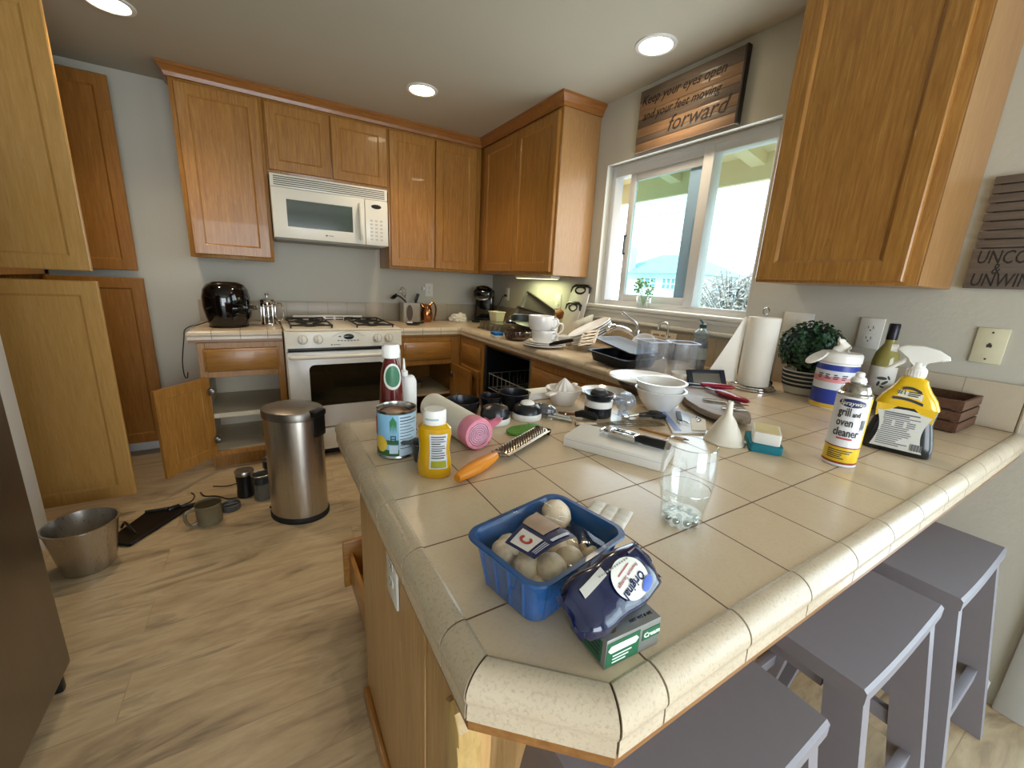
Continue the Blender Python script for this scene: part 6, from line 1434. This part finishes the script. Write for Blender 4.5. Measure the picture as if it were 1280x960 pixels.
MUSH = [(.056, .037, .056, .024, (20, 30, 0), 'mushroom poking highest in the back right corner of the blue tray'),
 (.012, .043, .048, .021, (-40, -20, 40), 'mushroom in the middle of the tray back row behind the label'),
 (-.034, .040, .040, .019, (35, 20, 10), 'brownish mushroom in the back left corner of the blue tray'),
 (-.055, .022, .046, .020, (20, -40, 90), 'mushroom beside the left wall of the blue tray'),
 (-.056, -.012, .040, .023, (75, 10, 20), 'large mushroom on its side in the left front of the tray'),
 (-.028, -.034, .044, .022, (10, 5, 0), 'pale smooth mushroom in the front middle of the blue tray'),
 (-.062, -.042, .030, .018, (100, 0, 60), 'mushroom pressed to the film in the front left corner'),
 (.006, -.040, .040, .021, (-15, 30, 50), 'round mushroom by the tray front rim near the wrapped packet'),
 (.010, -.004, .040, .022, (15, -10, 0), 'mushroom half covered by the label in the tray centre'),
 (.034, -.006, .034, .019, (60, 40, 10), 'browned mushroom right of the label'),
 (.050, -.030, .026, .017, (120, 10, 0), 'torn tan mushroom pieces in the tray right front corner'),
 (.034, .022, .024, .020, (-90, 0, 20), 'mushroom lying low at the bare right end of the tray'),
 (-.014, .006, .024, .022, (0, 0, 0), 'mushroom deep under the label near the tray centre'),
 (-.035, .004, .022, .020, (160, 0, 0), 'upturned mushroom at the bottom left centre of the tray')]
for u, v, z, r, e, lab in MUSH:
    c = thing('mushroom', lab, 'mushroom', (0,0,0), group='mushrooms in the blue tray')
    lu, lv = .0675+.011*z/.063-r*1.06, .0475+.011*z/.063-r*1.06; u = max(-lu, min(lu, u)); v = max(-lv, min(lv, v)); c.matrix_world = TMX @ Matrix.Translation((u, v, max(z+.002, .007+r*1.06))) @ Matrix.Rotation(radians(e[2]), 4, 'Z') @ Matrix.Rotation(radians(e[1]), 4, 'Y') @ Matrix.Rotation(radians(e[0]), 4, 'X')
    r *= .94; b = MB(); b.lathe([(r*.45, -.25*r), (r*.8, -.42*r), (r*.97, -.2*r), (r, .1*r), (r*.86, .5*r), (r*.55, .78*r), (r*.2, .88*r), (0, .89*r)], n=28); o = b.build('cap', MSH, c, smooth=1.5)
    for vv in o.data.vertices: vv.co *= 1+.06*noise.noise(vv.co*60+Vector((u*90, v*90, 0)))
    b = MB(); b.lathe([(0, -.27*r), (r*.46, -.26*r)], n=24); b.build('gills', GILL, c)
    b = MB(); b.lathe([(0, -1.05*r), (r*.3, -1.05*r), (r*.36, -.95*r), (r*.34, -.3*r), (r*.40, -.2*r)], n=20); b.build('stem', MSH, c, smooth=1.5)
# cream cheese carton
c = thing('cream_cheese_box', 'small silver and green carton at the counter corner, under the blue packet', 'carton', (0,0,0))
bx = Vector((.0755, -.004, 0)).normalized(); c.matrix_world = frame((-1.7125, -3.4515, CZ), bx, (-bx.y, bx.x, 0)); W, D, HB = .0755, .058, .036
b = MB(); b.box(0, W, 0, D, .0003, HB, .001); b.build('carton', M('carton_silver', '#8f918e', .35, .55), c)
b = MB(); b.box(.001, W*.60, -.0005, 0, .002, HB-.004); b.box(-.0005, 0, .006, D-.006, .004, HB-.006); b.box(.004, W-.004, D*.35, D-.003, HB, HB+.0005); b.build('green_panel', M('carton_green', '#1f5f3f', .4, var=.06), c, smooth=0)
b = MB(); b.box(W*.66, W-.001, -.0006, 0, HB*.42, HB*.78); b.build('green_strip', M('carton_green', '#1f5f3f'), c, smooth=0)
b = MB(); fr_ = frame((W*.30, -.0008, HB*.66), (1,0,0), (0,0,1)); b.T = fr_; b.box(-.017, .017, -.0045, .0045, 0, .0003); b.prism([(-.017, -.0045), (-.021, 0), (-.017, .0045)][::-1], 0, .0003); b.prism([(.017, -.0045), (.021, 0), (.017, .0045)], 0, .0003); b.build('badge', M('carton_badge', '#cfd8d0', .4), c, smooth=0)
b = MB(); 
for k in range(3): 
    z = HB*.40-.004*k; b.box(W*.12, W*(.46-.05*k), -.0009, -.0005, z-.0007, z+.0007)
b.build('white_lettering', M('carton_letter', '#dfe6df', .5), c, smooth=0)
b = MB(); b.text('Cream', .0085, frame((W*.83, -.0009, HB*.60), (1,0,0), (0,0,1)), bold=.0002); b.build('front_lettering', M('carton_letter', '#dfe6df', .5), c, smooth=0)
b = MB(); b.text('Cream Cheese', .0085, frame((W*.46, D*.68, HB+.0008), (1,0,0), (0,1,0)), bold=.0002); b.build('top_lettering', M('carton_letter', '#dfe6df', .5), c, smooth=0)
b = MB(); b.text('NET WT 8 OZ', .005, frame((W*.72, D*.16, HB+.0003), (1,0,0), (0,1,0))); 
for k in range(4): z = HB*.75-.005*k; b.box(-.0009, -.0004, .009, D-.012-.006*(k % 2), z-.001, z+.001)
b.build('dark_lettering', INK, c, smooth=0)
b = MB(); b.T = frame((.013, .012, HB+.0003), (1,0,0), (0,1,0)); b.lathe([(.007, 0), (.007, .0004), (0, .0004)], n=24); b.build('gold_seal', M('gold_seal', '#8f7a45', .35, .6, var=.3, vs=300), c)
# wrapped sausage
c = thing('sausage_packet', 'navy-blue plastic packet with a white oval label leaning on the tray', 'packet', (0,0,0))
SX = Vector((.985, .17, 0)).normalized(); SY = Vector((-.17*.80, .985*.80, .60)).normalized(); SM = frame((-1.676, -3.419, CZ+.0625), SX, SY) @ Matrix.Diagonal((.88, .82, .9, 1)); c.matrix_world = SM
def sau(hx, hy, hz, z): return 0
SB = M('packet_navy', '#09153c', .14, coat=.6, var=.12, vs=18)
b = MB(); R = []
for k in range(17):
    t = k/16*2-1; x = .078*t; e = (1-abs(t)**5)**.5 if abs(t) < 1 else 0; wy = .037*(.62+.38*e)+.0015*sin(7*t); hz = .0155*e+.0012
    R.append([(x+.0015*sin(5*a), wy*abs(cos(a))**.7*(1 if cos(a) > 0 else -1)*(1+.03*noise.noise(Vector((x*70, a*2, 0)))), hz*abs(sin(a))**.6*(1 if sin(a) > 0 else -1)*(1+.12*noise.noise(Vector((x*60, a*2.5, 7))))) for a in [2*pi*q/28 for q in range(28)]])
b.rings(R); b.build('wrapper', SB, c, smooth=.8)
for s in (-1, 1):
    b = MB(); b.grid(lambda u, v: (s*(.074+.009*u), (-.023+.046*v)*(1+.2*u), .003*sin(9*v+3*u)*u), 5, 10, .0005); b.build('end_crimp', SB, c)
def top_z(x, y): return .0226
b = MB()
def stop(x, y, d=.0006):
    t = x/.078; e = (1-abs(t)**5)**.5 if abs(t) < 1 else 0; wy = .037*(.62+.38*e)+.0015*sin(7*t); ca = min(1, abs(y)/wy)**(1/.7); sa = sqrt(max(0, 1-ca*ca))
    return (x, y, (.0155*e+.0012)*sa**.6*1.07+d)
def oval(b, cx, cy, rx, ry, d, n=36, m=6, ang=0):
    V = [stop(cx, cy, d)]; F = []; ca, sa = cos(radians(ang)), sin(radians(ang))
    for j in range(1, m+1):
        for k in range(n):
            p, q = rx*j/m*cos(2*pi*k/n), ry*j/m*sin(2*pi*k/n); V.append(stop(cx+p*ca-q*sa, cy+p*sa+q*ca, d))
    for k in range(n):
        F.append((0, 1+k, 1+(k+1) % n))
        for j in range(m-1): F.append((1+j*n+k, 1+(j+1)*n+k, 1+(j+1)*n+(k+1) % n, 1+j*n+(k+1) % n))
    return b.add(V, F)
def drape(b, d):
    b.v = [Vector(stop(p.x, p.y, d)) for p in b.v]; return b
oval(b, .014, -.002, .032, .026, .0010); b.build('white_label', M('label_white', '#dcdcd4'), c)
flip = lambda x, y, z=.0246, a=180: Matrix.Translation((x, y, z)) @ Matrix.Rotation(radians(a+14), 4, 'Z')
b = MB(); b.text('Original', .0150, flip(.013, -.011), bold=.0004); drape(b, .0018); b.build('navy_lettering', M('letter_navy', '#1c2a66', .5), c, smooth=0)
b = MB(); b.text('Premium Sausage', .0072, flip(.012, .002), bold=.0001); drape(b, .0018); b.build('red_lettering', M('letter_red', '#b5545c', .5), c, smooth=0)
b = MB(); 
b.T = flip(.010, .010); b.grid(lambda u, v: (-.014+.028*u, -.0008+.0016*v, 0), 10, 1); b.T = Matrix.Identity(4); drape(b, .0018)
b.build('fine_print', M('letter_red', '#b5545c'), c, smooth=0)
b = MB(); oval(b, .034, -.019, .014, .006, .0022, 28, 4, 20); b.build('blue_oval', M('oval_blue', '#2a4fae', .3), c)
b = MB(); b.grid(lambda u, v: stop(-.062+.045*u, .008+.012*v+.008*u, .0012), 12, 4); b.build('pale_stripe', M('packet_stripe', '#b9b6ae', .5), c)
b = MB(); b.grid(lambda u, v: stop(.036+.024*u, .022+.003*v*(1-u)+.003*u, .0014), 8, 2)
for k in range(12): b.grid(lambda u, v: stop(-.03+.005*k+.0035*u, .018+.0022*v, .0014), 2, 2)
b.build('print', M('packet_print', '#8d8a86', .5), c)
# ------------------------------------------------------------------ bar stools
STOOL = M('stool_paint_grey', '#807b80', .45, var=.04); 
SH, SW, SD = .612, .43, .27
def stool(x, y, label):
    c = thing('bar_stool', label, 'stool', (x, y, 0), 0, 'grey stools at the peninsula')
    def seat(u, v):
        X, Y = (u-.5)*SW, (v-.5)*SD; return (X, Y, SH-.004-.012*(1-(2*u-1)**2))
    b = MB(); n = 14; T_, B_ = [], []
    R = []
    for k in range(n+1):
        u = k/n; X = (u-.5)*SW; zt = SH-.014*(1-(2*u-1)**2); R.append([(X, -SD/2+.006, zt-.036), (X, SD/2-.006, zt-.036), (X, SD/2, zt-.030), (X, SD/2, zt-.006), (X, SD/2-.006, zt), (X, -SD/2+.006, zt), (X, -SD/2, zt-.006), (X, -SD/2, zt-.030)])
    b.rings(R); b.build('seat', STOOL, c, smooth=.5)
    for sx in (-1, 1):
        for sy in (-1, 1):
            def lp(z): t = (SH-.04-z)/SH; return (sx*(SW/2-.032+.025*t), sy*(SD/2-.036+.095*t))
            b = MB(); R = []
            for z in (0, SH-.038):
                px_, py_ = lp(z); R.append([(px_-.016, py_-.032, z), (px_+.016, py_-.032, z), (px_+.016, py_+.032, z), (px_-.016, py_+.032, z)])
            b.rings(R); b.build('leg', STOOL, c, smooth=0)
    for sy in (-1, 1):
        for z in (.20,): 
            t = (SH-.04-z)/SH; yy = sy*(SD/2-.036+.095*t); b = MB(); b.box(-SW/2+.03, SW/2-.03, yy-.011, yy+.011, z-.02, z+.02, .002); b.build('stretcher', STOOL, c)
    for sx in (-1, 1):
        z = .27; t = (SH-.04-z)/SH; xx = sx*(SW/2-.032+.025*t); w = SD/2-.036+.095*t-.03; b = MB(); b.box(xx-.011, xx+.011, -w, w, z-.02, z+.02, .002); b.build('stretcher', STOOL, c)
        b = MB(); b.box(sx*(SW/2-.034)-.009, sx*(SW/2-.034)+.009, -SD/2+.07, SD/2-.07, SH-.075, SH-.037, .001); b.build('apron', STOOL, c)
    return c
s0 = stool(-1.443, -3.385, 'grey stool nearest the camera, its seat cut off by the picture bottom')
dup(s0, (-.892, -3.394, 0), 0, 'grey stool in the middle of the row of three')
dup(s0, (-.392, -3.411, 0), 0, 'grey stool farthest along, against the right wall')

# ------------------------------------------------------------------ wall signs
c = thing('wall_sign', 'plank wood sign with script lettering above the window', 'sign', (-.02, -2.06, 2.055))
y0, y1, z0, z1 = -2.37, -1.748, 2.055, 2.372
PL = [oak('sign_plank_a', '#574a40', '#65574b', '#746557', 'y', .6), oak('sign_plank_b', '#7d6046', '#8c6d50', '#9a7b5d', 'y', .6), oak('sign_plank_c', '#54453a', '#625145', '#705f51', 'y', .6)]
hs = (.062, .050, .034, .044, .050, .030, .047); zz = z1; order = (0, 1, 1, 2, 1, 0, 1)
b = MB()
for k, hh in enumerate(hs): b.mat(PL[order[k]]); b.box(-.030, -.022, y0+.008, y1-.004, zz-hh+.0012, zz, .001); zz -= hh
b.build('planks', None, c, world=True)
b = MB(); b.box(-.022, -.002, y0+.012, y1-.012, z0+.01, z1-.01); b.box(-.033, -.002, y0, y0+.012, z0-.001, z1+.001, .002); b.build('frame', M('sign_dark_edge', '#2f2824', .6), c, world=True)
def SG(y, z): return frame((-.0303, y, z), (0,-1,0), (0,0,1))
SI = M('sign_ink', '#1d1613', .7)
for body, sz, y, z, k_ in (('Keep your eyes open', .064, -2.02, 2.315, .92), ('and your feet moving', .060, -2.02, 2.235, .92), ('forward', .105, -2.135, 2.150, 1)):
    b = MB(); b.text(body, sz, SG(y, z), shear=.35, sx=k_, bold=.0006); b.build('lettering', SI, c, world=True, smooth=0)
c = thing('wall_sign', 'grey slatted wooden sign reading uncork and unwind, at the right edge', 'sign', (-.01, -3.42, 1.346))
GRY = oak('grey_sign_wood', '#5f554d', '#6b6058', '#766b62', 'y', .65)
b = MB()
for k in range(8): b.box(-.018, -.004, -3.60, -3.256-.002*(k % 2), 1.678-.0265*(k+1)+.004, 1.678-.0265*k, .001)
b.box(-.018, -.004, -3.60, -3.256, 1.346, 1.466, .001); b.box(-.004, -.001, -3.585, -3.27, 1.35, 1.675); b.build('slats', GRY, c, world=True)
def UG(y, z): return frame((-.0183, y, z), (0,-1,0), (0,0,1))
for body, sz, y, z in (('UNCORK', .056, -3.268, 1.439), ('&', .046, -3.308, 1.404), ('UNWIND', .056, -3.268, 1.370)):
    b = MB(); b.text(body, sz, UG(y, z), ax='LEFT', shear=.1, sx=.64, bold=.0002); b.build('lettering', M('sign_black', '#25211f', .6), c, world=True, smooth=0)

# ------------------------------------------------------------------ recessed lights
BULB = emis('lamp_lens', '#ffe9c4', 28.0)
for x, y, lab in ((-1.023, -.899, 'round recessed ceiling light nearest the corner cabinets'), (-.282, -2.061, 'round recessed ceiling light above the sign and window'), (-2.451, -.858, 'round recessed ceiling light cut off at the picture top left')):
    c = thing('ceiling_light', lab, 'ceiling light', (x, y, H), group='recessed ceiling lights')
    b = MB(); b.lathe([(.072, -.002), (.078, -.008), (.094, -.006), (.096, -.0005)], n=44); b.build('trim_ring', WHITE_TRIM, c)
    b = MB(); b.lathe([(0, -.0035), (.0725, -.0035)], n=40); b.build('lens', BULB, c, smooth=0)
    L = bpy.data.lights.new('can_lamp', 'SPOT'); L.energy = 36; L.color = (1, .80, .56); L.spot_size = radians(125); L.spot_blend = .8; L.shadow_soft_size = .07
    lo = bpy.data.objects.new('can_lamp', L); COL.objects.link(lo); lo.location = (x, y, H-.02)
L = bpy.data.lights.new('cabinet_lamp', 'AREA'); L.energy = 2.2; L.color = (.95, 1, .55); L.shape = 'RECTANGLE'; L.size = .4; L.size_y = .05
lo = bpy.data.objects.new('cabinet_lamp', L); COL.objects.link(lo); lo.location = (-.13, -.95, UB-.03); lo.rotation_euler = (0, 0, pi/2)

# ------------------------------------------------------------------ outside the window
EAVE = wall_mat('eave_paint', '#e6d6ad', .1)
b = MB(); b.add([(.14, -7, 2.29), (.75, -7, 2.137), (.75, 3, 2.137), (.14, 3, 2.29), (.14, -7, 2.33), (.75, -7, 2.18), (.75, 3, 2.18), (.14, 3, 2.33)], [(0,1,2,3), (7,6,5,4), (0,4,5,1), (1,5,6,2), (2,6,7,3), (3,7,4,0)])
b.box(.75, .79, -7, 3, 1.985, 2.19)
for k in range(14):
    y = -2.04+.61*(k-8); b.add([(.14, y-.045, 2.29), (.75, y-.045, 2.137), (.75, y+.045, 2.137), (.14, y+.045, 2.29), (.14, y-.045, 2.19), (.75, y-.045, 2.07), (.75, y+.045, 2.07), (.14, y+.045, 2.19)], [(3,2,1,0), (4,5,6,7), (0,1,5,4), (1,2,6,5), (2,3,7,6), (3,0,4,7)])
struct(b.build('roof_eave', EAVE, smooth=0))
GR = wall_mat('outside_ground', '#b5ad98', .3)
b = MB(); b.box(.14, 120, -70, 90, -.5, -.4); struct(b.build('ground_outside', GR, smooth=0))
HW = wall_mat('house_stucco', '#dceeee', .1); RF = wall_mat('roof_shingle', '#8fa6a8', .5); WIN = M('far_window', '#5f8790', .2); RED_R = wall_mat('red_tile_roof', '#b89f94', .5)
c = thing('house', 'pale blue house with grey roof beyond the left window pane', 'house', (25, 16.8, -.4))
b = MB(); b.box(22, 28, 14.3, 20.5, -.4, 2.42); b.build('walls', HW, c, world=True, smooth=0)
b = MB(); b.add([(21.5, 13.9, 2.42), (28.5, 13.9, 2.42), (28.5, 21, 2.42), (21.5, 21, 2.42), (24.6, 16.4, 3.85), (25.4, 16.4, 3.85), (25.4, 18.6, 3.85), (24.6, 18.6, 3.85), (21.5, 13.9, 2.36), (28.5, 13.9, 2.36), (28.5, 21, 2.36), (21.5, 21, 2.36)], [(0,1,5,4), (1,2,6,5), (2,3,7,6), (3,0,4,7), (4,5,6,7), (0,8,9,1), (1,9,10,2), (2,10,11,3), (3,11,8,0), (8,11,10,9)]); b.build('roof', RF, c, world=True, smooth=0)
b = MB(); b.box(21.6, 22.2, 18.9, 19.7, 2.3, 4.2); b.build('chimney', HW, c, world=True, smooth=0)
for y0, y1 in ((16.6, 18.2), (15.0, 16.1)):
    q = MB().box(21.94, 22.0, y0, y1, 1.3, 2.1).build('window', WHITE_TRIM, c, world=True, smooth=0)
    b = MB(); n_p = 3
    for k in range(n_p):
        w = (y1-y0)/n_p
        for z in (1.38, 1.74): b.box(21.92, 21.95, y0+k*w+.07, y0+(k+1)*w-.07, z, z+.28)
    o = b.build('pane', WIN, q, smooth=0); o.location = -c.location
c = thing('house', 'low house with reddish roof beyond the window mullion', 'house', (31, 15.5, -.4))
b = MB(); b.box(29.4, 34, 13.0, 18.0, -.4, 2.15); b.build('walls', wall_mat('house_white', '#dcdcd6', .1), c, world=True, smooth=0)
b = MB(); b.add([(29, 12.4, 2.15), (34.4, 12.4, 2.15), (34.4, 18.6, 2.15), (29, 18.6, 2.15), (29, 15.8, 3.5), (34.4, 15.8, 3.5)], [(0,1,5,4), (2,3,4,5), (3,0,4), (1,2,5), (0,3,2,1)]); b.build('roof', RED_R, c, world=True, smooth=0)
def leafball(c, name, mat, n, R, cen, size, seed, **k):
    rnd = random.Random(seed); b = MB()
    for i in range(n):
        d = Vector((rnd.gauss(0, 1), rnd.gauss(0, 1), rnd.gauss(0, 1))).normalized()*rnd.uniform(.45, 1); P = Vector(cen)+Vector((d.x*R[0], d.y*R[1], d.z*R[2]))
        t = Vector((rnd.gauss(0, 1), rnd.gauss(0, 1), rnd.gauss(0, 1))).normalized(); s = t.orthogonal().normalized()
        L = size*rnd.uniform(.6, 1.4); b.add([P, P+t*L*.5+s*L*.22, P+t*L, P+t*L*.5-s*L*.22], [(0,1,2,3)])
    return b.build(name, mat, c, world=True, smooth=0, **k)
c = thing('tree', 'big silvery bare-branched bush outside the right window pane', 'tree', (9, 2.9, -.4))
SILV = M('silver_twig', '#716c66', .6, var=.3, vs=3)
b = MB(); rnd = random.Random(2)
for k in range(170):
    a = rnd.uniform(0, 2*pi); h_ = rnd.uniform(.9, 2.15); r_ = rnd.uniform(.15, 1.25)*(1.15-.35*h_/2); P0 = Vector((9, 2.9, -.35)); P1 = Vector((9+.45*r_*cos(a), 2.9+.45*r_*sin(a), -.3+.6*h_)); P2 = Vector((9+r_*cos(a), 2.9+r_*sin(a), -.3+h_)); P3 = P2+Vector((.3*cos(a), .3*sin(a), -.15-rnd.uniform(0, .4)))
    b.tube([P0, P1, P2, P3], [.02, .014, .009, .005], 4)
b.build('branches', SILV, c, world=True)
leafball(c, 'leaves', M('silver_leaf', '#8d867c', .6, var=.35, vs=2), 2600, (1.25, 1.2, .95), (9, 2.9, .95), .13, 3, kind='stuff')
c = thing('tree', 'small round green tree just right of the window mullion outside', 'tree', (6.6, 2.43, -.4))
b = MB(); b.tube([(6.6, 2.43, -.4), (6.6, 2.43, .85)], .03, 8); b.build('trunk', M('trunk_brown', '#8d7b66', .8), c, world=True)
leafball(c, 'leaves', M('young_leaf', '#8db36c', .6, var=.3, vs=3), 500, (.15, .15, .17), (6.6, 2.43, .93), .06, 6, kind='stuff')
c = thing('hedge', 'low pale green hedge at the foot of the window in front of the blue house', 'hedge', (12, 9.3, -.4))
leafball(c, 'leaves', M('hedge_leaf', '#9dbf9a', .6, var=.3, vs=3), 1500, (.5, 3.2, .55), (12, 9.3, .25), .16, 7, kind='stuff')
WIRE_O = M('power_line', '#8f9698', .6)
for z, lab in ((3.345, 'lowest thin power line crossing the window view'), (4.6, 'middle thin power line crossing the window view'), (5.12, 'highest thin power line crossing the window view')):
    b = MB(); b.tube([(14, y, z+.0006*(y-8)**2) for y in range(-14, 35, 3)], .016, 5); tag(b.build('power_line', WIRE_O, loc=(0,0,0)), lab, 'power line', 'power lines')

# ------------------------------------------------------------------ light
W = bpy.data.worlds.new('sky'); SC.world = W; W.use_nodes = True; nt = W.node_tree; nt.nodes.clear()
wo = nt.nodes.new('ShaderNodeOutputWorld'); bg = nt.nodes.new('ShaderNodeBackground'); tc = nt.nodes.new('ShaderNodeTexCoord'); sp = nt.nodes.new('ShaderNodeSeparateXYZ'); cr = nt.nodes.new('ShaderNodeValToRGB')
nt.links.new(tc.outputs['Generated'], sp.inputs[0]); nt.links.new(sp.outputs['Z'], cr.inputs[0])
cr.color_ramp.elements[0].position = 0; cr.color_ramp.elements[0].color = (.92, .97, 1, 1); cr.color_ramp.elements[1].position = .9; cr.color_ramp.elements[1].color = (.45, .66, 1, 1)
nt.links.new(cr.outputs[0], bg.inputs[0]); bg.inputs[1].default_value = 4.5; nt.links.new(bg.outputs[0], wo.inputs[0])
S_ = bpy.data.lights.new('sun', 'SUN'); S_.energy = 8; S_.color = (1, .95, .86); S_.angle = .01
so = bpy.data.objects.new('sun', S_); COL.objects.link(so); so.rotation_euler = Vector((.72, -.12, -.68)).to_track_quat('-Z', 'Y').to_euler(); so.location = (-10, 2, 12)
def window_light(name, loc, direction, sx, sy, energy, color):
    L = bpy.data.lights.new(name, 'AREA'); L.shape = 'RECTANGLE'; L.size = sx; L.size_y = sy; L.energy = energy; L.color = color
    o = bpy.data.objects.new(name, L); COL.objects.link(o); o.location = loc; o.rotation_euler = Vector(direction).to_track_quat('-Z', 'Y').to_euler(); return o
window_light('patio_daylight', (-.03, (DY0+DY1)/2, 1.1), (-1, 0, 0), 1.7, 1.8, 24, (.74, .87, 1))
window_light('front_window_daylight', (-1.7, YF+.05, 1.15), (0, 1, 0), 2.3, 1.9, 78, (.82, .91, 1))
window_light('sink_window_daylight', (.03, -2.03, 1.62), (-1, 0, 0), 1.0, .82, 9, (.80, .90, 1))

vs = SC.view_settings; vs.view_transform = 'Standard'; vs.look = 'None'; vs.gamma = 1; vs.use_curve_mapping = False; vs.exposure = -.04
cy = SC.cycles; cy.use_denoising = True; cy.max_bounces = 10; cy.diffuse_bounces = 5; cy.glossy_bounces = 5; cy.transmission_bounces = 8; cy.transparent_max_bounces = 24; cy.caustics_reflective = False; cy.caustics_refractive = False; cy.sample_clamp_indirect = 6
